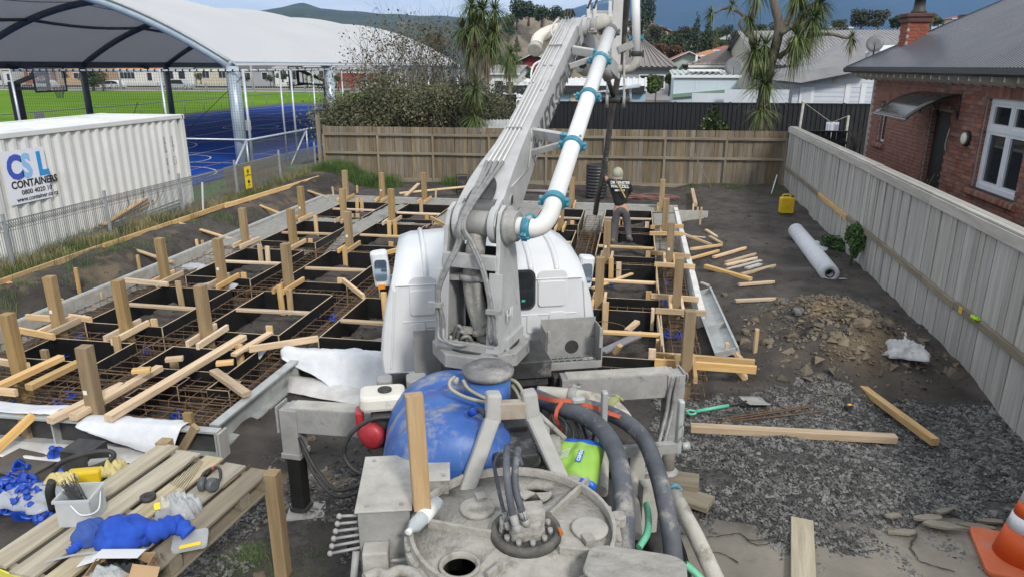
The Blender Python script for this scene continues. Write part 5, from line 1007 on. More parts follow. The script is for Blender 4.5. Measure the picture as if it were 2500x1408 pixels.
MB().box(cb_-e1b*.06-e2b*.12+nb*.06,(.08,.05,.003),Matrix((e1b,e2b,nb)).transposed()).make('white_label',BW,bg_)
a,c=K(1030,1236,-2.85),K(1010,962,-2.75);timber('upright_timber',a,c,.10,.10,mat('stained_pine',(.34,.22,.11),(.50,.35,.19),2.6,.75,bump=.3,stretch=(.5,6,6),c3=(.22,.19,.15),s3=2.2,t3=.5,w3=.3),None,V(.4,-.9,0),'stained pine timber standing upright behind the control box','timber')
bt=thing('water_bottle','clear plastic water bottle lying beside the hopper rim','bottle',G(1030,1265,1.5));ba,bb_=G(1070,1222,1.5),G(997,1298,1.5);bx=(bb_-ba).normalized();bl=(bb_-ba).length
MB().lathe(ba,bx,[(0,.03),(.01,.042),(bl*.3,.044),(bl*.33,.041),(bl*.6,.044),(bl*.8,.042),(bl*.92,.02),(bl*.95,.017)],18).make('bottle',mat('bottle_clear',(.55,.60,.64),rough=.15,alpha=.55),bt)
MB().lathe(ba+bx*bl*.22,bx,[(0,.0455),(bl*.34,.0455)],18).make('bottle_label',BW,bt);MB().lathe(ba+bx*bl*.93,bx,[(0,.019),(.03,.019),(.031,.01)],12).make('bottle_cap',BW,bt)
MB().box(G(1368,1296,1.49),(.02,.05,.02),Matrix.Rotation(.4,3,'Z')).make('dry_leaf',mat('orange_leaf',(.4,.13,.02),rough=.8),None,'dry orange leaf caught at the hub of the hopper lid','leaf')
for k,(dx,dy,rz)in enumerate(((.0,-.02,.12),(.09,-.1,.5))):
 timber('packing_block',V(.47+dx-.28,6.27+dy,.17-.055*k),V(.47+dx+.3,6.27+dy-rz*.5,.17-.055*k),.24,.055,WOODR,None,UP,('upper','lower')[k]+' thick timber pad under the right outrigger foot','timber pad','timber pads under the right outrigger')
# ================================================================ container, sports court canopy, field, far street
def PXx(px,py,X):d=ray(px,py);t=X/d.x;return V(X,d.y*t,CAM_H+d.z*t)
CW=mat('container_white',(.60,.605,.59),(.67,.675,.66),1.2,.55,c3=(.48,.44,.36),s3=1.4,t3=.62,w3=.2)
ct=thing('shipping_container','white corrugated shipping container behind the mesh fence','container',(-12.9,14.4,.2));ct_y0,ct_y1,ct_x,ct_z0,ct_z1=11.35,17.45,-11.75,.2,2.78
b=MB();prof=[];y=ct_y0+.12
while y<ct_y1-.2:
 prof+=[(0,y),(0,y+.07),(-.05,y+.138),(-.05,y+.208)];y+=.278
n=len(prof);b.add([V(ct_x-.02+x,yy,ct_z0+.15)for x,yy in prof]+[V(ct_x-.02+x,yy,ct_z1-.1)for x,yy in prof],[(i,i+1,n+i+1,n+i)for i in range(n-1)]);b.make('side_wall',CW,ct)
b=MB();prof=[];y=ct_y0+.1
while y<ct_y1-.15:prof+=[(0,y),(0,y+.1),(.022,y+.13),(.022,y+.22)];y+=.25
n=len(prof);b.add([V(ct_x-.1,yy,ct_z1-.045+z)for z,yy in prof]+[V(ct_x-2.34,yy,ct_z1-.045+z)for z,yy in prof],[(n+i,n+i+1,i+1,i)for i in range(n-1)]);b.make('roof',mat('container_roof',(.52,.54,.56),(.66,.68,.70),1.3,.6,c3=(.40,.37,.31),s3=1.5,t3=.6,w3=.15),ct)
b=MB()
for x in(ct_x-.05,ct_x-2.39):b.box((x,(ct_y0+ct_y1)/2,ct_z1-.05),(.1,ct_y1-ct_y0-.1,.1));b.box((x,(ct_y0+ct_y1)/2,ct_z0+.08),(.1,ct_y1-ct_y0-.1,.16))
for y in(ct_y0+.05,ct_y1-.05):b.box((ct_x-1.22,y,ct_z1-.052),(2.25,.1,.1))
b.make('rail',CW,ct,bevel=.008)
for y in(ct_y0+.06,ct_y1-.07):
 for x in(ct_x-.08,ct_x-2.36):MB().box((x,y,(ct_z0+ct_z1)/2),(.15,.14,ct_z1-ct_z0-.24)).make('corner_post',CW,ct,bevel=.01);MB().box((x,y,ct_z1-.055),(.178,.162,.12)).make('corner_casting',CW,ct,bevel=.01)
MB().box((ct_x-1.22,ct_y1-.08,1.45),(2.2,.04,2.4)).make('end_wall',CW,ct);MB().box((ct_x-1.22,ct_y0+.1,1.45),(2.2,.04,2.4)).make('door_end',CW,ct)
MB().box((ct_x+.012,ct_y1-.075,ct_z1-.055),(.004,.035,.075)).make('casting_slot',STEELK,ct)
FR=cross((0,1,0),(0,0,1));xs_=ct_x+.004
tl,br=PXx(4,396,xs_),PXx(126,470,xs_);ty0,ty1=tl.y,br.y
zc=PXx(62,430,xs_).z
MB().box((xs_,(ty0+ty1)/2,zc),(.003,ty1-ty0,1.02)).make('sign_panel',mat('sticker_white',(.72,.75,.82),(.78,.80,.86),2,.5),ct)
for ch,col,off in(('C',(.055,.10,.48),.02),('S',(.28,.52,.80),.36),('L',(.03,.28,.66),.74)):
 text(ch,'logo_letter',(xs_+.004,ty0+.06+off,zc-.02),FR,.62,mat('logo_'+ch,col,rough=.5),ct,bold=.03,xs=.82)
text('CONTAINERS','lettering',(xs_+.004,ty0+.10,zc-.21),FR,.20,BLK,ct,bold=.006,xs=.92);text('0800 4020 10','lettering',(xs_+.004,ty0+.30,zc-.35),FR,.13,BLK,ct,bold=.002,xs=1.05);text('www.container.co.nz','lettering',(xs_+.004,ty0+.16,zc-.47),FR,.12,BLK,ct,bold=.002,xs=1.0)
for px,y0_,s in((398,335,'SCLU 22 5'),(417,333,'22G1')):
 p=PXx(px,y0_,xs_)
 for k,ch in enumerate(s):
  if ch!=' ':text(ch,'code_letter',(xs_+.004,p.y,p.z-.105*k-.08),FR,.115,BLK,ct)
b=MB();p=PXx(427,392,xs_)
for dy,dz,sy,sz in((0,.1,.1,.008),(0,-.1,.1,.008),(.05,0,.008,.2),(-.05,0,.008,.2)):b.box((xs_+.004,p.y+dy,p.z+dz),(.003,sy,sz))
b.make('code_frame',BLK,ct)
for k in range(5):timber('stacked_plank',G(640-410+6*k,560-3*k,.62+.03*k),G(425-4*k,470-5*k,.78+.05*k),.12,.035,WOODR if k%2 else WOOD,None,UP,f'old plank in the slanting stack between container and mesh fence, {ORD[k]} from below','plank','planks stacked by the container')
for k in range(3):MB().tube([G(200+10*k,575,.55),G(440,488+8*k,.65)],.018,6).make('steel_tube',STEELG,None,f'thin steel tube beside the plank stack, {ORD[k]} from the fence','tube','tubes beside the plank stack')
TWN=mat('red_twine',(.28,.06,.04),rough=.8)
for k,(x0,y0,x1,y1)in enumerate(((310,480,303,525),(350,462,335,520),(385,468,372,505),(400,452,385,490),(330,495,322,505))):a,c=G(x0,y0,1.3),G(x1,y1,.7);MB().tube(curve([a,a.lerp(c,.5)+V(.05,.04,.03),c],5),.006,5).make('baling_twine',TWN,None,f'red twine tied to the mesh fence, {ORD[k]} in the row','twine','red twine ties on the mesh fence')
MB().box(G(495,482,.85)+V(0,0,0),(.035,.03,.75),Matrix.Rotation(R(6),3,'Y')).make('white_stake',WHITEP,None,'thin white painted stake on the verge by the container end','stake')
XN,XF,CY=-15.5,-37.0,[26.5+9*i for i in range(5)];EZ,RISE=3.98,3.3;XM=(XN+XF)/2;HWd=(XN-XF)/2
def vault(x,y,sag=True):
 u=(x-XM)/HWd;z=EZ+RISE*(1-abs(u)**2.05)*(1-.02*u);k=((y-CY[0])/9)%1
 return z-(.30*math.sin(math.pi*k)**1.0*(1-u*u)*.9 if sag and 0<k<1 else 0)
cp=thing('court_canopy','large white vaulted fabric canopy over the blue sports court','canopy',(XM,44.5,0))
FABT=mat('canopy_fabric',(.60,.615,.635),(.66,.67,.69),.25,.6);FABU=mat('canopy_underside',(.62,.61,.58),(.70,.69,.66),.3,.9)
def translucent(m,f,c):
 nt=m.node_tree;o=nt.nodes['Material Output'];pb=nt.nodes['Principled BSDF'];tr=nt.nodes.new('ShaderNodeBsdfTranslucent');tr.inputs[0].default_value=c4(c);ms=nt.nodes.new('ShaderNodeMixShader');ms.inputs[0].default_value=f;nt.links.new(pb.outputs[0],ms.inputs[1]);nt.links.new(tr.outputs[0],ms.inputs[2]);nt.links.new(ms.outputs[0],o.inputs['Surface'])
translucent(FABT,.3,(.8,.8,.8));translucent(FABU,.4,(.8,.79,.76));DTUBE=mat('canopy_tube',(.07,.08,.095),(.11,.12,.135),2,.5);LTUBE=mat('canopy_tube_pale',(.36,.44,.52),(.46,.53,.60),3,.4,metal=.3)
b=MB();b.grid(lambda u,v:V(XN+.25-(XN-XF+.5)*u,CY[0]-.1+36.2*v,vault(XN+.25-(XN-XF+.5)*u,min(CY[-1],max(CY[0],CY[0]-.1+36.2*v)))+.2),60,96);b.make('fabric',FABT,cp)
b=MB();b.grid(lambda u,v:V(XN+.25-(XN-XF+.5)*u,CY[0]-.1+36.2*v,vault(XN+.25-(XN-XF+.5)*u,min(CY[-1],max(CY[0],CY[0]-.1+36.2*v)))+.17),60,96);b.make('fabric_lining',FABU,cp)
for i,y in enumerate(CY):
 pts=[V(XN-(XN-XF)*k/30,y,vault(XN-(XN-XF)*k/30,y,False)-.0)for k in range(31)]
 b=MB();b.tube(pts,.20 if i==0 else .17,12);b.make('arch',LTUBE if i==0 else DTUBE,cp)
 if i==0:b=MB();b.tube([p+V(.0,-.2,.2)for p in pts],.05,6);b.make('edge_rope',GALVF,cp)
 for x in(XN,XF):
  b=MB();b.tube([V(x,y,-.1),V(x,y,EZ)],.24 if x==XN else .22,18);b.make('column',LTUBE if x==XN or i==1 else DTUBE,cp)  # one far column takes the pale tube: its lit look is put into the colour
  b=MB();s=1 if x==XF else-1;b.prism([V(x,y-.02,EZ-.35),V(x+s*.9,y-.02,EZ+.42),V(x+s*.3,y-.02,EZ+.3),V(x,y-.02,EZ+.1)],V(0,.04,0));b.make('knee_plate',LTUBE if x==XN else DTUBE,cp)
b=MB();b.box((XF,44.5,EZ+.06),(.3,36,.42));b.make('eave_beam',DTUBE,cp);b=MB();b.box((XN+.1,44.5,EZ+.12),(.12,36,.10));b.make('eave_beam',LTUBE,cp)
for u in(.22,.5,.78):
 x=XN-(XN-XF)*u;b=MB()
 for y0,y1 in zip(CY,CY[1:]):b.tube([V(x,y0+(y1-y0)*k/6,vault(x,y0+(y1-y0)*k/6)+.04)for k in range(7)],.085,8)
 b.make('purlin',DTUBE,cp)
CBL=mat('thin_cable',(.05,.05,.055),rough=.6)
for u in(.1,.36,.64):x=XN-(XN-XF)*u;MB().tube([V(x,26.5+36*k/40,vault(x,26.5+36*k/40)+.12)for k in range(41)],.02,5).make('cable',CBL,cp)
for y in(38.5,50.5,30):MB().box((XF+.4,y,EZ-.05),(.3,.5,.25),Matrix.Rotation(.5,3,'Y')).make('floodlight',STEELK,cp,bevel=.02)
PIPE=mat('net_pipe',(.42,.47,.52),(.52,.56,.60),6,.4,metal=.4)
t=thing('ball_net','black ball netting on galvanised posts round the court corner','net',(-14.9,26.2,0));NX,NY,NZ=-14.9,26.2,3.82
for y in(26.2,29.1,32.3,35.7,39.2,42.7,46.2,50,54):MB().tube([V(NX,y,-.05),V(NX,y,NZ)],.055 if y<27 else .04,8).make('post',PIPE,t)
MB().tube([V(NX+.35,29.4,.1),V(NX+.3,29.5,NZ)],.045,8).make('post',PIPE,t)
for x in(-18.4,-25.1):MB().tube([V(x,NY,-.05),V(x,NY,NZ)],.05,8).make('post',PIPE,t)
for z in(NZ,1.22):MB().tube([V(NX,26.2,z),V(NX,56,z)],.035 if z>2 else .045,8).make('rail',PIPE,t);MB().tube([V(NX,NY,z),V(-25.1,NY,z)],.035,8).make('rail',PIPE,t)
NET=mat('black_net',(.012,.012,.014),rough=.8);b=MB();th=.005
x=NX
while x>-25.1:b.beam((x,NY,1.22),(x,NY,NZ),th,th,V(0,1,0));x-=.105
z=1.25
while z<NZ:b.beam((NX,NY,z),(-25.1,NY,z),th,th);z+=.105
b.make('netting',NET,t,kind='stuff')
b=MB()
for k in range(34):b.box((NX-.3*k-.1,NY,NZ),(.05,.10,.10))
for k in range(60):b.box((NX,26.5+.35*k,1.22),(.11,.05,.11));b.box((NX,26.6+.7*k,NZ),(.09,.06,.09))
b.make('lashing',NET,t,kind='stuff')
MB().tube([V(NX,26.4,NZ-.1),V(-18.6,26.15,.7)],.012,5).make('stay_rope',NET,t);MB().tube([V(NX,32.5,NZ-.1),V(NX-.4,36.6,.8)],.012,5).make('stay_rope',NET,t);MB().tube([V(-20.8,26.15,.4),V(-19.5,26.1,2.6)],.014,5).make('stay_rope',NET,t)
MB().box((XN+.35,26.6,1.75),(.12,.2,.4)).make('meter_box',mat('box_cream',(.52,.52,.48),rough=.6),None,'small cream service box on the near canopy column','box');tag(bpy.data.objects['meter_box'],kind='thing')
t=thing('chain_link_fence','chain link fence section with braced pipe frame at the court corner','fence',(-14.2,26,0))
a,c=V(-14.5,25.2,1.30),V(-14.35,30.0,1.30)
b=MB();b.tube([a,c],.042,8);b.make('rail',PIPE,t)
for p,q in((a,V(a.x,a.y,0)),(c,V(c.x,c.y,0)),(a,V(a.x+.15,a.y-1.8,0)),(c,V(c.x+.1,c.y-1.9,0))):MB().tube([p,q],.038,8).make('post',PIPE,t)
b=MB();k=0.
while k<6.2:
 for s in(1,-1):
  y0=25.2+k-1.3*(s<0)*0;p,q=(y0,0)if s>0 else(y0,1.28),(y0-1.28,1.28)if s>0 else(y0-1.28,0)
  (ya,za),(yb,zb)=p,q
  if yb<25.2:f_=(ya-25.2)/(ya-yb);yb,zb=25.2,za+(zb-za)*f_
  if ya>30:f_=(ya-30)/(ya-yb);za,ya=za+(zb-za)*f_,30
  if ya>yb+.02:b.beam((-14.45,ya,za),(-14.45,yb,zb),.004,.004)
 k+=.085
b.make('chain_mesh',MF,t,kind='stuff')
def hoop(px,py,Y,s,lab,zt=2.9):
 base=P(px,py,Y);x=base.x;t=thing('basketball_hoop',lab,'basketball hoop',(x,Y,0));bl_=mat('hoop_black',(.012,.012,.014),rough=.55)
 MB().box((x,Y,zt/2),(.34,.4,zt)).make('post',bl_,t,bevel=.04);bx=x+s*1.9
 MB().beam((x,Y,zt-.1),(bx-s*.2,Y,3.75),.16,.16).make('arm',bl_,t);MB().beam((x+s*.1,Y,zt-.3),(bx-s*.1,Y,3.0),.13,.13).make('arm',bl_,t);MB().box((bx-s*.12,Y,3.4),(.1,.14,1.0)).make('mount',bl_,t)
 bb=MB()
 for dy,dz,sy,sz in((0,.53,1.8,.05),(0,-.53,1.8,.08),(.9,0,.05,1.06),(-.9,0,.05,1.06)):bb.box((bx,Y+dy,3.42+dz),(.06,sy,sz))
 bb.make('backboard_frame',bl_,t);MB().box((bx,Y,3.42),(.012,1.76,1.02)).make('backboard',mat('clear_board',(.5,.55,.58),rough=.08,alpha=.25),t)
 MB().ring((bx+s*.38,Y,3.05),V(0,0,1),.23,.02,18).make('rim',mat('rim_red',(.45,.03,.03),rough=.5),t);bb=MB()
 for k in range(10):an=2*math.pi*k/10;bb.beam((bx+s*.38+.23*math.cos(an),Y+.23*math.sin(an),3.05),(bx+s*.38+.12*math.cos(an+.5),Y+.12*math.sin(an+.5),2.6),.01,.01);bb.beam((bx+s*.38+.23*math.cos(an),Y+.23*math.sin(an),3.05),(bx+s*.38+.12*math.cos(an-.5),Y+.12*math.sin(an-.5),2.6),.01,.01)
 bb.make('hoop_net',CBL,t)
hoop(50,285,29.5,1,'black basketball goal under the canopy at the far left',3.3);hoop(800,230,41,-1,'black basketball goal behind the canopy column near the shrubs',3.2)
t=thing('field_rail_fence','low grey pipe rail fence along the far side of the court','fence',(-40.2,60,0));RL=mat('rail_grey',(.22,.24,.25),rough=.5,metal=.3)
MB().tube([V(-40.2,24,1.0),V(-40.2,78,1.0)],.04,6).make('rail',RL,t)
for k in range(19):MB().tube([V(-40.2,24+3*k,0),V(-40.2,24+3*k,1.0)],.03,6).make('post',RL,t)
MB().box((-40.1,43.5,.62),(.03,.9,.7)).make('notice_board',mat('notice_grey',(.30,.29,.33),rough=.6),t)
t=thing('field_rail_fence','low grey pipe rail fence across the far end of the court','fence',(-28,80,0))
for x0,x1 in((-40.2,-35.2),(-34.2,-31),(-30,-15)):MB().tube([V(x0,80,1.05),V(x1,80,1.05)],.045,6).make('rail',RL,t)
for x in(-40.2,-37.5,-35.2,-34.2,-31,-30,-27,-24,-21,-18,-15):MB().tube([V(x,80,0),V(x,80,1.05)],.035,6).make('post',RL,t)
MB().box((-19.6,79.9,.75),(.9,.03,.6)).make('notice_board',MATS['notice_grey'],t)
t=thing('roadside_fence','long grey wire and picket fence beside the road across the field','fence',(-90,113,0));b=MB()
for k in range(380):b.box((-170+.45*k,113,.55),(.06,.03,1.1))
for z in(.25,1.0):b.box((-84.5,113,z),(171,.05,.06))
b.make('picket',mat('roadside_grey',(.27,.28,.28),rough=.7),t,kind='stuff')
for k in range(20):MB().box((-168+8.8*k,112.9,.6),(.14,.12,1.3)).make('post',MATS['roadside_grey'],t)
WIN=mat('far_glass',(.03,.035,.04),rough=.1);WHF=mat('window_white',(.68,.69,.70),rough=.5)
def slope(b,p0,p1,p2,p3,pitch=.12,amp=.022):
 """ribbed sheet: eave p0->p1, ridge p3->p2, ribs running up"""
 n=max(2,int((p1-p0).length/pitch));nrm=(p1-p0).cross(p3-p0).normalized()
 if nrm.z<0:nrm=-nrm
 vs=[]
 for i in range(n):
  for f_,h in((0,0),(.30,0),(.42,1),(.70,1),(.82,0)):
   u=(i+f_)/n;vs+=[p0.lerp(p1,u)+nrm*amp*h,p3.lerp(p2,u)+nrm*amp*h]
 vs+=[p1,p2];k=len(vs)//2;b.add(vs,[(2*i,2*i+2,2*i+3,2*i+1)for i in range(k-1)])
def building(lab,cat,x0,x1,y0,y1,zb,ze,zr,kind,wm,rm,wins=(),name='house',over=.35,ribs=0,fascia=None,group=None,extra=None):
 t=thing(name,lab,cat,((x0+x1)/2,(y0+y1)/2,zb),group);b=MB();b.box(((x0+x1)/2,(y0+y1)/2,(zb+ze)/2),(x1-x0,y1-y0,ze-zb))
 xm,ym=(x0+x1)/2,(y0+y1)/2;X0,X1,Y0,Y1=x0-over,x1+over,y0-over,y1+over;r=MB()
 def quad(a,c,d,e):
  if ribs:slope(r,V(*a),V(*c),V(*d),V(*e),ribs,ribs*.2)
  else:r.add([a,c,d,e],[(0,1,2,3)])
 if kind=='gx':
  quad((X0,Y0,ze),(X1,Y0,ze),(X1,ym,zr),(X0,ym,zr));quad((X1,Y1,ze),(X0,Y1,ze),(X0,ym,zr),(X1,ym,zr));g=MB()
  for x in(x0+.02,x1-.02):b.add([(x,y0,ze),(x,y1,ze),(x,ym,zr-.06)],[(0,1,2)])
 elif kind=='gy':
  quad((X0,Y1,ze),(X0,Y0,ze),(xm,Y0,zr),(xm,Y1,zr));quad((X1,Y0,ze),(X1,Y1,ze),(xm,Y1,zr),(xm,Y0,zr))
  for y in(y0+.02,y1-.02):b.add([(x0,y,ze),(x1,y,ze),(xm,y,zr-.06)],[(0,1,2)])
 elif kind=='hip':
  d=min(X1-X0,Y1-Y0)/2
  if X1-X0>Y1-Y0:ra,rb_=(X0+d,ym,zr),(X1-d,ym,zr)
  else:ra,rb_=(xm,Y0+d,zr),(xm,Y1-d,zr)
  if X1-X0>Y1-Y0:quad((X0,Y0,ze),(X1,Y0,ze),rb_,ra);quad((X1,Y1,ze),(X0,Y1,ze),ra,rb_);quad((X0,Y1,ze),(X0,Y0,ze),ra,ra);quad((X1,Y0,ze),(X1,Y1,ze),rb_,rb_)
  else:quad((X0,Y0,ze),(X1,Y0,ze),ra,ra);quad((X1,Y0,ze),(X1,Y1,ze),rb_,ra);quad((X1,Y1,ze),(X0,Y1,ze),rb_,rb_);quad((X0,Y1,ze),(X0,Y0,ze),ra,rb_)
 elif kind=='shed':quad((X0,Y0,ze),(X1,Y0,ze),(X1,Y1,zr),(X0,Y1,zr));b.add([(x0,y1,ze),(x1,y1,ze),(x1,y1,zr-.03),(x0,y1,zr-.03)],[(0,1,2,3)]);[b.add([(x,y0,ze),(x,y1,ze),(x,y1,zr-.05)],[(0,1,2)])for x in(x0+.01,x1-.01)]
 b.make('wall',wm,t);r.make('roof',rm,t,solid=.06 if not ribs else 0)
 fm=fascia or WHF;f_=MB();f_.box((xm,Y0+.03,ze-.08),(X1-X0,.06,.16))
 if kind=='gy':f_=MB();f_.beam((X0,Y0,ze-.05),(xm,Y0,zr-.03),.05,.2,V(0,1,0));f_.beam((X1,Y0,ze-.05),(xm,Y0,zr-.03),.05,.2,V(0,1,0))
 f_.make('fascia',fm,t)
 for(u,v,w_,h_)in wins:
  c=V(x0+(x1-x0)*u,y0-.03,zb+(ze-zb)*v);fr=MB().box(c,(w_+.16,.08,h_+.16)).make('window',WHF,t);n_=max(1,int(w_/.8))
  for k in range(n_):MB().box(c+V(-w_/2+w_*(k+.5)/n_,-.035,0),(w_/n_-.07,.04,h_)).make('pane',WIN,fr)
 return t
def wm_(n,c,d=None,s=1.):return mat(n,c,d or tuple(x*1.12 for x in c),s,.75)
W_WH=wm_('house_white',(.60,.60,.57));W_CR=wm_('house_cream',(.50,.46,.36));W_BR=mat('house_brick',(.20,.085,.05),(.27,.13,.08),3,.85);W_GR=wm_('house_grey',(.30,.31,.33));W_BL=wm_('house_blue',(.36,.46,.56));W_RD=wm_('house_red',(.20,.025,.025));W_GN=wm_('house_green',(.36,.45,.42))
R_GR=mat('roof_grey',(.20,.19,.195),(.26,.25,.25),1,.5);R_RD=mat('roof_red',(.25,.06,.04),(.32,.09,.06),1,.7);R_DK=mat('roof_dark',(.05,.05,.055),(.08,.08,.085),1,.5);R_WH=mat('roof_white',(.56,.57,.58),(.66,.67,.68),1.2,.45);R_GN=mat('roof_green',(.12,.25,.12),(.16,.30,.16),1,.6);R_OR=mat('roof_orange',(.35,.16,.06),(.42,.2,.08),2,.8)
YS=142.
for i,(a,c,wm,rm,lab,w)in enumerate(((-60,26,wm_('house_pale',(.52,.52,.53)),R_RD,'pale house with dark red cladding strips at the far left across the road',((.3,.5,1.6,1.4),(.62,.5,1.6,1.4),(.9,.5,1.2,1.4))),(54,128,W_BR,R_OR,'brown brick house across the road behind the basketball goal',((.3,.55,2,1.3),(.75,.55,1.6,1.3))),(132,212,wm_('house_tan',(.42,.30,.19)),R_OR,'tan and orange house across the road left of the tree',((.25,.6,1.2,1.6),(.7,.5,2.4,1.2))),(284,392,W_WH,R_OR,'white bungalow with a wide dark window behind the white car',((.22,.62,3.4,1.3),(.72,.55,1.1,1.6))),(398,470,W_WH,R_GR,'white house with tall windows behind the silver car',((.2,.6,1.5,1.6),(.6,.6,1.5,1.6))),(476,556,W_CR,R_GR,'cream house beyond the canopy column',((.3,.6,1.6,1.5),(.8,.6,1.6,1.5))),(572,662,W_GR,R_DK,'grey house with hedge right of the canopy column',((.3,.6,1.8,1.3),(.8,.6,1.2,1.4))),(668,738,W_WH,R_GR,'white house with dark windows under the canopy eave',((.3,.6,1.6,1.6),(.75,.6,1.6,1.6))),(748,816,wm_('house_mint',(.42,.46,.45)),R_GR,'pale green house behind the second basketball goal',((.6,.6,2,1.4),)),(828,950,W_WH,R_GR,'white house behind the red board fence',((.25,.55,2.6,1.5),(.75,.6,1.6,1.3))))):
 x0,x1=P(a,160,YS).x,P(c,160,YS).x;building(lab,'house',x0,x1,YS,YS+9,-.1,3.3+.3*(i%3),5.6,'hip' if i%2 else 'gx',wm,rm,w)
x0,x1=P(822,160,132).x,P(940,160,132).x
t=thing('red_fence','red painted board fence across the field near the shrubs','fence',((x0+x1)/2,132,0));n=int((x1-x0)/.3)
for k in range(n):MB().box((x0+.3*(k+.5),132,1.3),(.27,.06,2.7+.12*(k%2))).make('board',W_RD,t)
MB().box(((x0+x1)/2+3,131,.5),(5.5,.3,1.0)).make('low_wall',W_WH,None,'low white wall in front of the red fence','wall')
def car(lab,px,py,Y,col,ln=4.5,hgt=1.5,suv=False,rot=1):
 p=P(px,py,Y);c=V(p.x,Y,-.05);t=thing('parked_car',lab,'car',c,'cars parked along the road');m=mat('car_'+lab.split()[0],col,rough=.3,metal=.2);h=ln/2
 lo,be,tp_=.28,.82+.12*suv,hgt
 side=[(-h,lo),(-h,be-.12),(-h*.86,be),(-h*.58,be+.02),(-h*(.36 if not suv else .38),tp_-.02),(h*.3,tp_),(h*(.72 if suv else .62),tp_-.12),(h*(.95 if suv else .84),be+.06),(h,be-.1),(h,lo)]
 b=MB();b.prism([c+V(x*rot,-.85,z)for x,z in side],V(0,1.7,0));body=b.make('body',m,t,bevel=.07)
 g=[(-h*.52,be+.04),(-h*.35,tp_-.1),(h*.28,tp_-.09),(h*.6,tp_-.2),(h*.74,be+.08)]
 for s in(-1,1):MB().prism([c+V(x*rot,s*.86,z)for x,z in g],V(0,s*.012,0)).make('side_window',GLASSD,t)
 for x in(-h*.62,h*.62):
  for s in(-1,1):w=MB().lathe(c+V(x,s*.74,.33),V(0,s,0),[(0,.2),(0,.32),(.16,.32),(.16,.2)],16).make('wheel',BLACKR,t);MB().lathe(c+V(x,s*.88,.33),V(0,s,0),[(0,.2),(.03,.19),(.032,.02)],12).make('rim',STEELG,w)
 for x in(-h,h):MB().box(c+V(x*rot*.985,-.55,be-.2),(.1,.3,.14)).make('headlight',WHF,t);MB().box(c+V(x*rot*.985,.55,be-.2),(.1,.3,.14)).make('headlight',WHF,t)
 MB().box(c+V(0,-.86,lo+.02),(ln*.9,.03,.12)).make('sill_trim',BLACKR,t)
car('white hatchback parked across the field beside the leaning tree',276,205,121,(.66,.68,.70),4.3,1.5)
car('silver estate car parked across the field behind the netting',440,212,119,(.42,.43,.45),4.9,1.75,True,-1)
car('pale car partly hidden behind the basketball backboard',112,205,121,(.52,.53,.52),4.4,1.55)
for(px,py0,py1,Y,lab)in((983,56,165,150,'wooden power pole with cross arm beyond the canopy'),(1678,118,170,160,'small power pole above the green house'),(1704,110,170,120,'thin power pole by the tiled roof')):
 a,c=P(px,py0,Y),P(px,py1,Y);t=thing('power_pole',lab,'pole',(c.x,Y,0));MB().tube([V(c.x,Y,0),a],.14,6).make('post',WOODR,t);MB().box(a+V(0,0,-.3),(2.4,.12,.14)).make('cross_arm',WOODR,t);MB().box(a+V(0,0,-.9),(1.6,.12,.12)).make('cross_arm',WOODR,t)
 for k in range(4):MB().cyl(a+V(-1+.66*k,0,-.22),a+V(-1+.66*k,0,.02),.05,6).make('insulator',CONCD,t)
for k in range(3):a,c=P(983,60,150)+V(-.8+.8*k,0,0),P(1700,84,190);MB().tube([a+(c-a)*(i/16)-V(0,0,5*(i/16)*(1-i/16))for i in range(17)],.018,4).make('power_line',CBL,None,f'thin power line crossing the sky behind the boom, {ORD[k]} strand','wire','power lines behind the boom')
for(px,py,hh,Y,lab)in((8,205,6,116,'concrete light pole by the road at far left'),(294,205,5,115,'wooden pole by the road beside the white car'),(617,208,6,116,'pole by the road behind the ball net')):p=P(px,py,Y);MB().tube([V(p.x,Y,0),V(p.x,Y,hh)],.17,8).make('street_pole',CONCD,None,lab,'pole')
# ================================================================ brick house on the right
HX=6.5;HY0,HY1=5.5,22.15;HZ0,HZ1=.55,3.78
hs=thing('brick_house','red brick house with dark corrugated hip roof beyond the grey fence','house',(HX+4,14,0))
MORT=mat('mortar',(.33,.285,.25),(.41,.365,.33),8,.9,bump=.3)
BRK=mat('red_brick',(.20,.088,.066),(.28,.135,.104),5,.85,bump=.35,bscale=30,vary=.32,hue=.18,c3=(.11,.05,.04),s3=4,t3=.62,w3=.1)
OPEN=[(13.45,15.15,1.74,3.42),(16.62,17.72,.3,3.06),(20.55,21.15,2.02,3.1)]
ys_=sorted({HY0,HY1,*[v for o in OPEN for v in o[:2]]});zs_=sorted({HZ0,HZ1,*[max(HZ0,v)for o in OPEN for v in o[2:]]});b=MB()
for y0,y1 in zip(ys_,ys_[1:]):
 for z0,z1 in zip(zs_,zs_[1:]):
  if any(o[0]<=y0 and y1<=o[1]and o[2]<=z0+.001 and z1<=o[3]+.001 or(o[0]<=y0 and y1<=o[1]and o[2]<HZ0 and z1<=o[3])for o in OPEN):continue
  b.box((HX+.115,(y0+y1)/2,(z0+z1)/2),(.20,y1-y0,z1-z0))
b.box((HX+4,HY1-.11,2.1),(7.6,.22,HZ1-HZ0));b.box((HX+3.0,13,1.9),(.1,16,2.6));hw=b.make('wall',MORT,hs)
b=MB();b.box((HX+.1,(HY0+HY1)/2,.28),(.26,HY1-HY0,.6));b.make('plinth',CONCD,hs)
bw,bh,bj=.228,.074,.010;spots=[];z=HZ0+.04;row_=0
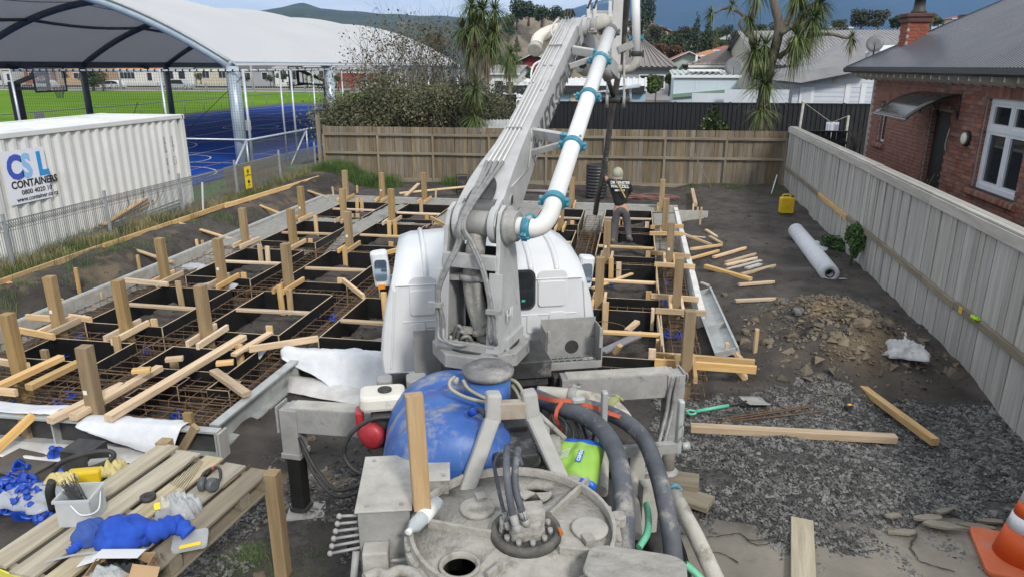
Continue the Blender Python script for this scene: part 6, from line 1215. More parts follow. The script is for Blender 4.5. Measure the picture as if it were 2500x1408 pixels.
while z+bh<HZ1:
 y=HY0+(row_%2)*(bw+bj)/2
 while y+bw<HY1:
  cy,cz=y+bw/2,z+bh/2;ln=bw
  ok=True
  for o in OPEN:
   if o[2]-.03<cz<o[3]+.03 and cy+ln/2>o[0]and cy-ln/2<o[1]:
    a0,a1=(y,o[0]-.005)if cy<(o[0]+o[1])/2 else(o[1]+.005,y+bw);ln=a1-a0;cy=(a0+a1)/2;ok=ln>.05
  if ok and cy<21.8:spots.append((cy,cz,round(ln,2)))
  y+=bw+bj
 z+=bh+bj;row_+=1
def vis(s):d=V(HX,s[0],s[1])-V(0,0,CAM_H);x=1250+FPX*d.dot(_r)/d.dot(_f);fz=2.02+(CAM_H-2.13)*(1-4.6/HX)*0;zf=CAM_H-(CAM_H-2.13)*HX/4.75;return x<2520 and s[1]>zf-.05
seen=sorted([s for s in spots if vis(s)],key=lambda s:s[0]);hid=[s for s in spots if not vis(s)]
bm_={}
def bmesh_(ln):
 if ln not in bm_:
  me=bpy.data.meshes.new('brick');h=(.024,ln/2,bh/2);c=.004;vs=[]
  for x in(-h[0],h[0]):k=c if x<0 else 0;vs+=[(x,-h[1]+k,-h[2]+k),(x,h[1]-k,-h[2]+k),(x,h[1]-k,h[2]-k),(x,-h[1]+k,h[2]-k)]
  vs+=[(-h[0]+c,-h[1],-h[2]),(-h[0]+c,h[1],-h[2]),(-h[0]+c,h[1],h[2]),(-h[0]+c,-h[1],h[2])]
  me.from_pydata(vs,[],[(0,3,2,1)]+[(i,(i+1)%4,8+(i+1)%4,8+i)for i in range(4)]+[(8+i,8+(i+1)%4,4+(i+1)%4,4+i)for i in range(4)]);me.materials.append(BRK);me.update();bm_[ln]=me
 return bm_[ln]
for(cy,cz,ln)in seen[:300]:
 o=link(bpy.data.objects.new('brick',bmesh_(ln)));o.parent=hs;o.location=V(HX+.015+random.uniform(-.003,.003),cy,cz)-org(hs);o.rotation_euler=(random.uniform(-.008,.008),0,random.uniform(-.012,.012))
BRK2=mat('red_brick_far',(.20,.088,.066),(.285,.14,.107),3.5,.85,bump=.35,bscale=30,c3=(.105,.045,.035),s3=5.5,t3=.58,w3=.08)
b=MB()
for(cy,cz,ln)in seen[300:]+hid:b.box((HX+.015+random.uniform(-.003,.003),cy,cz),(.048,ln,bh),Matrix.Rotation(random.uniform(-.01,.01),3,'Z'))
for o in OPEN:
 zz=max(o[2],HZ0+.04)
 while zz<o[3]-.03:
  for yy in(o[0]-.004,o[1]+.004):b.box((HX+.11,yy,zz+bh/2),(.14,.02,bh))
  zz+=bh+bj
b.make('brickwork',BRK2,hs,kind='stuff')
for(y0,y1,zz)in((13.35,15.25,3.425),(20.5,21.2,3.105)):
 n=int((y1-y0)/.084)
 for k in range(n):MB().box((HX+.006,y0+.084*(k+.5),zz+.12),(.05,.074,.22)).make('brick',BRK,hs)
for(y0,y1,zz)in((13.3,15.3,1.66),(20.45,21.25,1.95)):
 n=int((y1-y0)/.085)
 for k in range(n):MB().rbox((HX-.01,y0+.085*(k+.5),zz),(.17,.075,.13),Matrix.Rotation(R(12),3,'Y'),.04,3,1).make('sill_brick',BRK,hs)
 MB().box((HX+.09,(y0+y1)/2,zz+.075),(.2,y1-y0-.2,.02),Matrix.Rotation(R(8),3,'Y')).make('lead_flashing',STEELK,hs)
WFR=mat('window_paint',(.66,.70,.76),(.74,.77,.81),3,.4)
y0,y1,z0,z1=OPEN[0];xw=HX+.13
b=MB();wd=.08
for y in(y0+.05,(y0+y1)/2,y1-.05):b.box((xw,y,(z0+z1)/2),(.07,.1 if y!=(y0+y1)/2 else .085,z1-z0))
tz=z0+1.12
for z,h in((z0+.05,.1),(tz,.1),(z1-.05,.1)):b.box((xw-.004,(y0+y1)/2,z),(.07,y1-y0,h))
wn=b.make('window',WFR,hs,bevel=.006);tag(wn,'tall white sash window with four panes')
for ya,yb in((y0+.1,(y0+y1)/2-.042),((y0+y1)/2+.042,y1-.1)):
 for za,zb in((z0+.1,tz-.05),(tz+.05,z1-.1)):
  f_=MB();k=.05
  for yy in(ya+k/2,yb-k/2):f_.box((xw+.002,yy,(za+zb)/2),(.05,k,zb-za))
  for zz in(za+k/2,zb-k/2):f_.box((xw+.002,(ya+yb)/2,zz),(.05,yb-ya-2*k,k))
  f_.make('sash',WFR,wn);MB().box((xw+.016,(ya+yb)/2,(za+zb)/2),(.008,yb-ya-.1,zb-za-.1)).make('pane',GLASSD,wn)
y0,y1,z0,z1=OPEN[2];wn=MB().box((xw,(y0+y1)/2,(z0+z1)/2),(.05,y1-y0,z1-z0)).make('window',WFR,hs);MB().box((xw-.028,(y0+y1)/2,(z0+z1)/2),(.01,y1-y0-.16,z1-z0-.16)).make('pane',GLASSD,wn)
y0,y1,z0,z1=OPEN[1];dr=MB().box((HX+.17,(y0+y1)/2,(z0+z1)/2),(.05,y1-y0,z1-z0)).make('door',mat('door_black_green',(.012,.016,.014),(.022,.026,.022),3,.5),hs)
for k in range(7):MB().box((HX+.143,y0+(y1-y0)*(k+.5)/7,(z0+z1)/2),(.012,(y1-y0)/7-.012,z1-z0-.1)).make('door_plank',MATS['door_black_green'],dr)
MB().cyl((HX+.13,y0+.1,1.5),(HX+.09,y0+.1,1.5),.025,8).make('handle',STEELG,dr)
lt=MB().lathe((HX-.01,15.62,2.62),V(-1,0,0),[(0,.15),(.06,.15),(.065,.12)],24).make('wall_lamp',BLACKR,None,'round white bulkhead lamp in a black ring on the brick wall','lamp');MB().lathe((HX-.07,15.62,2.62),V(-1,0,0),[(0,.125),(.03,.115),(.05,.07),(.055,.01)],24).make('lens',mat('opal',(.72,.70,.60),rough=.3),lt)
MB().tube(curve([V(HX-.02,16.5,2.75),V(HX-.05,16.48,2.6),V(HX-.05,16.52,2.4),V(HX-.03,16.5,2.28)],4),.012,6).make('door_chime',GALVF,None,'small silver ornament hanging by the dark door','ornament')
EX,EY,EZH=6.02,23.1,3.93;RUN=4.4;TAN=.58
ROOFD=mat('ironsand_roof',(.10,.105,.125),(.125,.13,.15),1.5,.28,metal=.6)
b=MB();vs=[];y=EY-.02;pit=.125
prof=[]
while y>4.0:
 for f_,h in((0,0),(.45,0),(.52,1),(.82,1),(.89,0)):prof.append((y-pit*f_,h))
 y-=pit
for(yy,h)in prof:
 d=max(.01,min(RUN,EY-yy));nx,nz=-.5*.05*h,.86*.05*h
 vs+=[(EX+nx,yy,EZH+nz),(EX+d+nx,yy,EZH+d*TAN+nz)]
k=len(vs)//2;b.add(vs,[(2*i,2*i+1,2*i+3,2*i+2)for i in range(k-1)]);b.make('roof',ROOFD,hs)
b=MB();prof=[];x=EX
while x<EX+2*RUN:
 for f_,h in((0,0),(.34,0),(.44,1),(.66,1),(.76,0)):prof.append((x+pit*f_,h))
 x+=pit
vs=[]
for(xx,h)in prof:
 d=max(.01,min(xx-EX,EX+2*RUN-xx));vs+=[(xx,EY+.012*h,EZH+.024*h),(xx,EY-d+.012*h,EZH+d*TAN+.024*h)]
k=len(vs)//2;b.add(vs,[(2*i,2*i+2,2*i+3,2*i+1)for i in range(k-1)]);b.make('roof',ROOFD,hs)
b=MB();b.add([(EX+RUN,EY-RUN,EZH+RUN*TAN),(EX+2*RUN,EY,EZH),(EX+2*RUN,4,EZH),(EX+RUN,4,EZH+RUN*TAN)],[(0,1,2,3)]);b.make('roof',ROOFD,hs)
b=MB();b.beam((EX-.02,EY+.02,EZH+.03),(EX+RUN,EY-RUN,EZH+RUN*TAN+.04),.12,.04);b.make('hip_cap',ROOFD,hs)
b=MB()
for d in(.35,1.5,2.7):
 y=EY-d-.3
 while y>6:b.box((EX+d-.014,y-.055,EZH+d*TAN+.034),(.02,.02,.012));y-=.3
b.make('screw_heads',STEELK,hs,kind='stuff')
GUT=mat('gutter_dark',(.03,.031,.034),rough=.4);b=MB()
sec_=[V(-.11,0,.06),V(-.115,0,-.03),V(-.08,0,-.075),V(-.0,0,-.075),V(-.0,0,.02),V(-.02,0,.02),V(-.02,0,-.055),V(-.075,0,-.055),V(-.095,0,-.02),V(-.095,0,.06)]
b.prism([V(EX+.02,4,EZH-.04)+s for s in sec_],V(0,EY+.1-4,0));b.make('gutter',GUT,hs);MB().box((EX+RUN,EY+.06,EZH-.05),(2*RUN,.1,.13)).make('gutter',GUT,hs)
MB().box(((EX+.02+HX)/2+.1,(4+EY)/2,EZH-.045+.05),(HX-EX+.15,EY-4,.02)).make('soffit',wm_('soffit_cream',(.60,.58,.52)),hs)
y=EY-.25
while y>6:MB().prism([V(HX+.05,y,EZH-.06),V(EX+.06,y,EZH-.06),V(EX+.06,y,EZH-.20),V(HX+.05,y,EZH-.33)],V(0,.055,0)).make('rafter_tail',mat('rafter_white',(.62,.615,.57),rough=.6),hs);y-=.46
ch=thing('chimney','red brick chimney with black pot behind the hip of the roof','chimney',(7.45,21.7,4.2));c=P(2224,112,21.6);cx_=c.x+.02
b=MB();b.box((cx_,21.6,4.55),(.50,.5,1.15));b.make('stack',MORT,ch);b=MB();zz=4.0
r_=0
while zz<5.08:
 for k in range(2):
  for(dx,dy,sx_,sy_)in((-.13+.25*k+(.06 if r_%2 else-.0),-.253,.228,.03),(-.253,-.13+.25*k+(.06 if r_%2 else 0),.03,.228)):
   b.box((cx_+dx,21.6+dy,zz),(sx_,sy_,.068))
 zz+=.083;r_+=1
b.make('brick_course',mat('chimney_brick',(.24,.055,.03),(.31,.085,.05),4,.85),ch,kind='stuff');b=MB();b.box((cx_,21.6,5.14),(.62,.62,.12));b.box((cx_,21.6,5.26),(.68,.68,.1));b.make('cap',mat('sooty_brick',(.07,.035,.028),(.12,.06,.05),5,.9),ch,bevel=.02)
b=MB();b.lathe((cx_+.04,21.6,5.3),UP,[(0,.19),(.06,.2),(.12,.15),(.35,.13),(.36,.17),(.44,.17),(.45,.14)],18);b.make('pot',STEELK,ch)
aw=thing('door_canopy','smoked plastic door canopy with black brackets on the brick wall','awning',(HX,17.2,3.1));SMK=mat('smoked_sheet',(.05,.05,.05),rough=.12,alpha=.72)
def awf(u,v):y=18.35-2.15*u;t=v;return V(HX-.02-1.0*t,y,3.44-.04*t-.46*t*t)
MB().grid(awf,8,14).make('sheet',SMK,aw,solid=.008)
for y in(18.3,17.3,16.25):
 b=MB();b.tube([awf((18.35-y)/2.15,k/10)+V(0,0,-.025)for k in range(11)],.016,6);b.tube([V(HX-.02,y,3.42),V(HX-.02,y,2.95)],.018,6);b.tube(curve([V(HX-.02,y,2.98),V(HX-.12,y,3.2),V(HX-.32,y,3.3),V(HX-.55,y,3.28)],5),.014,6);b.make('bracket',BLACKR,aw)
b=MB();b.beam(awf(0,1),awf(1,1),.02,.02);b.make('front_bar',GALVF,aw)
DISH=mat('dish_grey',(.16,.17,.185),(.20,.21,.22),4,.5)
def dish(lab,c,r,ax):
 t=thing('satellite_dish',lab,'satellite dish',c,None);MB().lathe(c,ax,[(-.08*r/.4,.02),(-.05*r/.4,r*.5),(0,r),(.008,r),(-.04*r/.4,r*.5)],28).make('reflector',DISH,t);MB().tube([c-V(0,0,r),c+Vector(ax)*r*1.1+V(0,0,-r*.3)],.014,6).make('feed_arm',STEELK,t);MB().box(c+Vector(ax)*r*1.1+V(0,0,-r*.25),(.07,.07,.09)).make('receiver',DISH,t);MB().tube([c-Vector(ax)*.05,c-V(0,0,r*1.2)-Vector(ax)*.1,c-V(0,0,r*1.9)-Vector(ax)*.1],.02,6).make('mount',STEELK,t)
dish('grey satellite dish above the hip of the brick house',P(2136,107,23.2),.235,(-.25,-.95,.2));dish('grey satellite dish half hidden behind the dark roof edge',P(2134,140,24.0),.25,(-.1,-.9,.4))
cl_=thing('clothes_line','grey washing line posts with folded towels in the yard','clothes line',P(1960,320,26.5));p0,p1=P(1962,250,27),P(2072,283,26)
MB().tube([V(p0.x-.1,p0.y,0),p0],.045,8).make('post',CONCD,cl_);MB().ball(p0,.06,8,6).make('post_cap',W_CR,cl_);MB().tube([V(p1.x,p1.y,0),p1],.04,8).make('post',CONCD,cl_);mid=P(2030,300,26.4);MB().tube([p0,mid,p1],.012,5).make('line',CONCD,cl_)
for k,(dx,m_)in enumerate(((-.16,mat('towel_blue',(.45,.50,.62),rough=.9)),(-.04,mat('towel_white',(.62,.62,.66),rough=.9)),(.09,MATS['towel_blue']))):
 MB().grid(lambda u,v:mid+V(dx+.15*u,.03*math.sin(u*9+k),-.0-(.48+.06*k)*v+.02),6,5).make('towel',m_,None,f'{("left", "middle", "right")[k]} small towel hanging on the washing line','towel','towels on the washing line',solid=.01)
# ================================================================ the other buildings beyond
def bx(px,Y):return P(px,200,Y).x
def pz(px,py,Y):return P(px,py,Y).z
Y=44;building('long grey corrugated shed roof over a cream wall behind the cabbage tree','building',bx(1862,Y),bx(2330,Y),Y,Y+22,0,pz(1900,160,Y),pz(1900,76,Y+11),'gx',wm_('wall_cream',(.42,.40,.34)),R_GR,(),'long_building',.3,.24,GUT)
WB=mat('weatherboard',(.50,.55,.63),(.57,.61,.68),.8,.55);Y=36.5;xa,xb=bx(1938,Y),bx(2190,Y)
t=thing('weatherboard_house','pale blue white weatherboard building with dark low roof left of the brick house','house',((xa+xb)/2,Y,0));zt=pz(1938,190,Y);zb_=.3;x=xa
MB().prism([V(xa,Y+.02,0),V(xb,Y+.02,0),V(xb,Y+.02,pz(2140,165,Y)+.2),V(xa,Y+.02,pz(1935,212,Y)+.1)],V(0,6,0)).make('wall',WB,t)
z=.4;nb_=0
while z<pz(2140,165,Y)+.05:
 xl=xa if z<pz(1938,208,Y)else xa+(z-pz(1938,208,Y))/(pz(2140,165,Y)+.2-pz(1938,208,Y)+.01)*(xb-xa)
 if xb-xl>.3:MB().box(((xl+xb)/2,Y-.012,z),(xb-xl,.03,.20),Matrix.Rotation(R(-4),3,'X')).make('weatherboard',WB,t)
 z+=.21
for px in(2072,2110):MB().box((bx(px,Y),Y-.045,1.7),(.22,.03,3.0)).make('corner_board',WFR,t)
for px0,px1,ty,by in((1955,1990,213,262),):
 xa_,xb_=bx(px0,Y),bx(px1,Y);zt_=pz(px0,ty,Y);d_=MB().box(((xa_+xb_)/2,Y-.06,zt_/2+.2),(xb_-xa_,.05,zt_-.4)).make('door',WFR,t);MB().box(((xa_+xb_)/2,Y-.09,zt_/2+.3),((xb_-xa_)*.6,.02,zt_-.9)).make('door_panel',WB,d_)
MB().box((bx(2038,Y),Y-.05,pz(2038,198,Y)),(.18,.03,.22)).make('vent',W_CR,t)
b=MB();b.prism([P(1842,190,Y-.5),P(1955,203,Y-.5),P(2130,168,Y-.5),P(2130,150,Y+1)],V(.3,6,.12));b.make('roof',mat('flat_roof',(.15,.15,.16),(.20,.20,.21),1,.6),t);b=MB();b.beam(P(1953,205,Y-.55),P(2132,170,Y-.55),.06,.26,V(0,1,0));b.beam(P(1842,192,Y-.52),P(1955,206,Y-.52),.05,.1,V(0,1,0));b.make('fascia',GUT,t)
Y2=43.5;building('low grey roofed wing with a skylight behind the weatherboard building','building',bx(1985,Y2),bx(2330,Y2),Y2,Y2+9,0,pz(2000,158,Y2),pz(2330,84,Y2+4.5),'hip',WB,mat('roof_slate',(.15,.15,.155),(.2,.2,.2),1,.5),(),'rear_wing',.3,0,GUT)
sk=P(2150,120,44.6);MB().beam(P(2118,132,44.4),P(2172,114,45.),1.,.14).make('skylight',mat('skylight_white',(.66,.68,.7),rough=.3),None,'white framed skylight on the grey roof behind the satellite dish','skylight')
Y=33.2;xa,xb=bx(1800,Y),bx(1940,Y);t=thing('board_screen','pale weatherboard screen wall behind the cabbage tree trunk','wall',((xa+xb)/2,34.6,0))
for k in range(6):MB().box(((xa+xb)/2,35.4,1.8+.21*k),(xb-xa+.5,.04,.2)).make('weatherboard',WB,t)
MB().box((bx(1788,36)-.2,36,1.3),(3.2,.1,2.9)).make('screen_wall',WB,None,'low pale painted screen left of the cabbage tree','wall')
Y=42;t=building('pale blue lean-to shed with ribbed clear roof and dish','shed',bx(1645,Y),bx(1802,Y),Y,Y+3.5,1.4,pz(1650,183,Y),pz(1650,172,Y+3.5),'shed',mat('shed_blue',(.48,.57,.64),(.54,.62,.68),.6,.5),mat('roof_pale_green',(.34,.40,.38),(.48,.52,.50),.8,.5),(),'lean_to',.15,.3)
for px in(1700,1755):MB().box((bx(px,Y),Y-.012,2.2),(.03,.02,1.9)).make('joint_strip',WFR,t)
MB().box((bx(1720,Y),Y+.9,pz(1720,180,Y)+.16),(1.7,1.5,.03),Matrix.Rotation(.06,3,'X')).make('white_roof_sheet',R_WH,t);b=MB();b.beam(P(1642,235,Y-.1),P(1808,221,Y-.1),.15,.2);b.make('green_gutter',mat('gutter_green',(.16,.27,.20),rough=.5),t)
dish('grey satellite dish on the end of the blue lean-to',P(1793,164,42.3),.52,(-.2,-.95,.2))
Y=58;TILE=mat('concrete_tile',(.26,.215,.19),(.38,.34,.31),2.2,.85,c3=(.19,.10,.05),s3=.9,t3=.60,w3=.12);x0,x1=bx(1690,Y),bx(1990,Y);ze,zr=pz(1700,160,Y),pz(1830,102,Y+6)
t=building('cream house with weathered concrete tile hip roof and steel flue','house',x0,x1,Y,Y+12,0,ze,zr,'hip',W_CR,mat('tile_base',(.13,.11,.1),rough=.9),((.2,.5,2,1.2),),'tiled_house',.4)
nrow=15;X0,X1,Y0=x0-.4,x1+.4,Y-.4;half=6.4
for k in range(nrow):
 f0,f1=k/nrow,(k+1.12)/nrow;b=MB()
 for side in(0,1):
  a,c=(V(X0+half*f0,Y0+half*f0,ze+(zr-ze)*f0),V(X1-half*f0,Y0+half*f0,ze+(zr-ze)*f0))if side==0 else(V(X0+half*f0,Y+12.4-half*f0,ze+(zr-ze)*f0),V(X0+half*f0,Y0+half*f0,ze+(zr-ze)*f0))
  up_=(V(0,half,zr-ze)if side==0 else V(half,0,zr-ze))*(f1-f0);n=int((c-a).length/.34)
  for i in range(n):p=a.lerp(c,i/n);q=a.lerp(c,(i+.88)/n);nz=V(0,0,.10);b.add([p+nz,q+nz,q+up_+V(0,0,.03),p+up_+V(0,0,.03),p,q],[(0,1,2,3),(4,5,1,0)])
 b.make('tile_course',TILE,t,kind='stuff')
MB().tube([P(1792,134,60),P(1793,103,60)],.16,10).make('flue',STEELG,t);MB().tube([P(1793,104,60),P(1793,97,60)],.26,10).make('cowl',STEELK,t);MB().box(P(1700,150,59)+V(0,0,0),(.16,.16,.9)).make('vent_pipe',WFR,t)
Y=66;building('pale green weatherboard house with white gable trim','house',bx(1632,Y),bx(1722,Y),Y,Y+12,0,pz(1632,153,Y),pz(1690,126,Y),'gy',W_GN,R_RD,((.6,.75,3,.6),),'gable_house',.5)
Y=62;building('dark walled house with grey ribbed hip roof behind the delivery pipe','house',bx(1488,Y),bx(1636,Y),Y,Y+11,0,pz(1560,164,Y),pz(1560,98,Y+5.5),'hip',W_GR,mat('roof_taupe',(.20,.175,.17),(.25,.225,.22),1,.55),((.7,.7,2,1),),'hip_house',.5,.45,GUT)
MB().box((bx(1580,59),58.6,1.6),(7,3,.1),Matrix.Rotation(.1,3,'X')).make('veranda_roof',R_GR,None,'low grey veranda roof in front of the hip roofed house','roof');tag(bpy.data.objects['veranda_roof'],kind='thing')
Y=48;t=building('long pale blue outbuilding with white ribbed roof behind the black fence','outbuilding',bx(1262,Y),bx(1578,Y),Y,Y+6,-.1,pz(1500,216,Y),pz(1500,192,Y+6),'shed',mat('outbuilding_blue',(.30,.47,.60),(.34,.51,.64),.4,.5),R_WH,(),'outbuilding',.2,.4)
MB().box((bx(1430,Y),Y-.04,1.4),(1.9,.05,2.6)).make('tan_panel',W_CR,t);MB().box((bx(1395,Y),Y-.25,pz(1395,222,Y)+.1),(9.4,.4,.45)).make('dark_header',GUT,t)
b=MB()
for k in range(3):b.beam(P(1400+40*k,232-3*k,40+k),P(1560,212-3*k,40.5+k),.9,.04)
b.tube([P(1540,250,40.4),P(1538,214,40.4)],.08,8);b.tube([P(1420,250,40),P(1418,228,40)],.07,8);b.make('clear_canopy',mat('clear_sheet',(.50,.58,.65),rough=.2,alpha=.6),None,'clear sheeted lean-to roof on white posts above the black fence','canopy')
Y=72;building('dark red house with pale green roof left of the boom','house',bx(1262,Y),bx(1345,Y),Y,Y+10,0,pz(1275,157,Y),pz(1300,131,Y),'gy',W_RD,R_GN,((.3,.8,.8,1),(.7,.8,.8,1)),'red_house',.6)
Y=60;t=building('white house with blue grey door between cabbage tree and boom','house',bx(1195,Y),bx(1262,Y),Y,Y+8,0,pz(1220,178,Y),pz(1220,160,Y+4),'gx',W_WH,R_GR,((.35,.55,.8,1.8),(.75,.6,.7,1.3)),'white_house',.3);MB().box((bx(1226,52),52,1.0),(2.0,.08,1.6)).make('blue_fence',mat('blue_fence',(.16,.21,.28),rough=.7),None,'short blue grey fence in front of the white house','fence')
Y=36;building('low white ribbed roof under the shrubs left of the boom','shed',bx(1075,Y),bx(1262,Y),Y,Y+7,.0,pz(1150,262,Y),pz(1150,232,Y+7),'shed',W_GR,R_WH,(),'low_shed',.2,.35)
t=thing('corrugated_lean_to','tilted sheet of weathered corrugated iron behind the timber fence','lean to',P(1200,305,25.6));b=MB();a,c=P(1142,322,25.3),P(1330,325,25.3);d_,e_=P(1330,292,26.2),P(1150,294,26.2);slope(b,a,c,d_,e_,.13,.03);b.make('sheet',mat('old_iron',(.30,.31,.32),(.46,.47,.47),1.5,.5,c3=(.24,.2,.16),s3=2),t)
MB().box((P(1125,300,29).x,29,1.6),(4.6,.08,2.6)).make('dark_shed_wall',BKF,None,'dark ribbed wall under the shrubs behind the timber fence','wall');MB().box((P(1098,300,28.7).x,28.7,1.3),(.09,.09,2.4)).make('white_post',WFR,None,'thin white post in front of the dark wall','post')
Y=215;building('large white mansion with tall chimneys on top of the quarry hill','mansion',bx(1428,Y),bx(1503,Y),Y,Y+8,pz(1450,64,Y),pz(1450,30,Y),pz(1450,24,Y),'gx',W_WH,R_GR,((.7,.5,1.2,1.8),(.3,.5,1,1.5)),'white_mansion',.2)
for px,py in((1432,16),(1447,17),(1483,12)):MB().box((bx(px,Y),Y-.1,pz(px,py+10,Y)),(.9,.9,4.2)).make('white_chimney',W_WH,None,f'white chimney on the hilltop mansion, {dict([(1432, "left"), (1447, "middle"), (1483, "right")])[px]}','chimney','chimneys of the hilltop mansion')
for(a,c,ye,yr,yb,Y,wm,rm,lab)in((1584,1628,76,64,92,170,W_BR,R_GR,'brick villa with white gable among trees right of the pipes'),(1754,1792,95,84,110,175,W_GR,R_GR,'grey villa with steep roof on the slope'),(1798,1826,90,84,100,190,W_WH,R_GR,'white villa roof beside the tree trunk on the slope'),(1740,1790,122,112,140,110,W_BR,R_RD,'house with red roof just above the tiled house'),(1700,1760,135,122,150,96,W_BR,R_OR,'brown roofed house between green house and tiled house'),(2020,2060,68,60,80,150,W_WH,R_GR,'pale house left of the big dark shrub on the skyline'),(2300,2330,46,40,54,210,W_CR,R_RD,'tan house on the skyline right of the chimney'),(2246,2270,50,44,60,200,W_BL,R_RD,'small blue grey house by the chimney'),(1640,1660,147,138,165,90,W_BR,R_DK,'small dark roofed house by the rust coloured trees')):
 building(lab,'house',bx(a,Y),bx(c,Y),Y,Y+8,pz(a,yb,Y)-3,pz(a,ye,Y),pz(a,yr,Y),'gy' if 'gable' in lab else 'hip',wm,rm,((.3,.8,1.2,1.2),(.7,.8,1.2,1.2)),'hill_house',.4)
b=MB();b2=MB()
for k in range(260):
 px=random.uniform(760,1180);py=random.uniform(66,112);Y=2060-(py-60)*14;c=P(px,py,Y);s=random.uniform(5,9);(b if k%3 else b2).box((c.x,c.y,c.z+1),(s*1.5,s,4.5))
b.make('distant_houses',wm_('far_house',(.42,.42,.42)),None,'scattered distant houses on the far green slope','houses',kind='stuff');b2.make('distant_houses',R_RD,None,'scattered distant roofs on the far green slope','houses',kind='stuff')
# ================================================================ plants
def leafquads(cent,size,up=.35,asp=1.6,seed=0):
 """one small bent-less leaf face per centre, facing anywhere"""
 r=np.random.default_rng(seed);n=len(cent);a=r.normal(size=(n,3));a[:,2]+=up;a/=np.linalg.norm(a,axis=1)[:,None]
 t=r.normal(size=(n,3));t-=a*(t*a).sum(1)[:,None];t/=np.linalg.norm(t,axis=1)[:,None];s=np.cross(a,t);sz=size*r.uniform(.6,1.35,(n,1))
 v=np.stack([cent-t*sz*asp,cent+s*sz,cent+t*sz*asp,cent-s*sz],1).reshape(-1,3);f=np.arange(4*n).reshape(n,4);return v,f
def lump_points(lumps,n,seed,shell=.55):
 r=np.random.default_rng(seed);w=np.array([l[1][0]*l[1][1]*l[1][2]for l in lumps])**.67;k=r.choice(len(lumps),n,p=w/w.sum());d=r.normal(size=(n,3));d/=np.linalg.norm(d,axis=1)[:,None]
 rad=shell+(1-shell)*r.random(n)**.7;rad*=1+.18*np.sin(d[:,0]*7+k)*np.cos(d[:,2]*6+2*k);return np.array([lumps[i][0]for i in k])+d*rad[:,None]*np.array([lumps[i][1]for i in k])
BARK=mat('bark',(.10,.08,.06),(.17,.14,.11),6,.95,bump=.6,stretch=(1,1,.3))
def leafm(n,c1,c2,c3=None,s=1.):return mat(n,c1,c2,s,.65,c3=c3,s3=s*.8,t3=.58,w3=.12)
LF=dict(dark=leafm('leaf_dark',(.016,.03,.012),(.045,.07,.026),(.065,.09,.03),.35),mid=leafm('leaf_mid',(.026,.048,.014),(.075,.11,.034),(.11,.14,.045),.4),olive=leafm('leaf_olive',(.03,.036,.014),(.075,.078,.03),None,.4),yel=leafm('leaf_yellow',(.09,.10,.018),(.17,.16,.03),None,.5),rust=leafm('leaf_rust',(.06,.028,.012),(.13,.06,.022),(.09,.06,.02),.4),grey=leafm('leaf_grey',(.03,.036,.024),(.09,.095,.065),None,.5),shrub=leafm('leaf_shrub',(.06,.066,.032),(.15,.155,.08),(.20,.19,.105),1.6),lime=leafm('leaf_lime',(.05,.09,.02),(.11,.15,.035),None,1.2))
def tree(lab,px,pyb,pyt,wpx,Y,kind,n=1300,conif=False,name='tree',group='trees on the slopes behind',trunk=.12,seed=None,lump=9):
 base=P(px,pyb,Y);top=P(px,pyt,Y);h=top.z-base.z;sc=(V(base.x,Y,base.z)-V(0,0,CAM_H)).dot(_f)/FPX;w=wpx*sc/2;r=random.Random(px*7+pyt);t=thing(name,lab,'tree',base,group)
 if conif:lumps=[((base.x+r.uniform(-.1,.1)*w,Y+r.uniform(-.1,.1)*w,base.z+h*(.12+.86*k/10)),(w*(1.05-.95*k/10),w*(1.05-.95*k/10),h*.085))for k in range(11)]
 else:lumps=[((base.x+r.uniform(-.55,.55)*w,Y+r.uniform(-.5,.5)*w,base.z+h*r.uniform(.32,.8)),(w*r.uniform(.32,.55),w*r.uniform(.32,.55),h*r.uniform(.14,.24)))for k in range(lump)]+[((base.x,Y,base.z+h*.6),(w*.62,w*.6,h*.36))]
 pts=lump_points(lumps,n,px);v,f=leafquads(pts,max(.05,w*.055 if not conif else w*.06),seed=px+3);npmesh('crown',v,f,LF[kind],parent=t)
 MB().tube([base-V(0,0,.5),base+V(.05*w,0,h*.5)],[max(.05,w*trunk),max(.03,w*trunk*.5)],6).make('trunk',BARK,t);return t
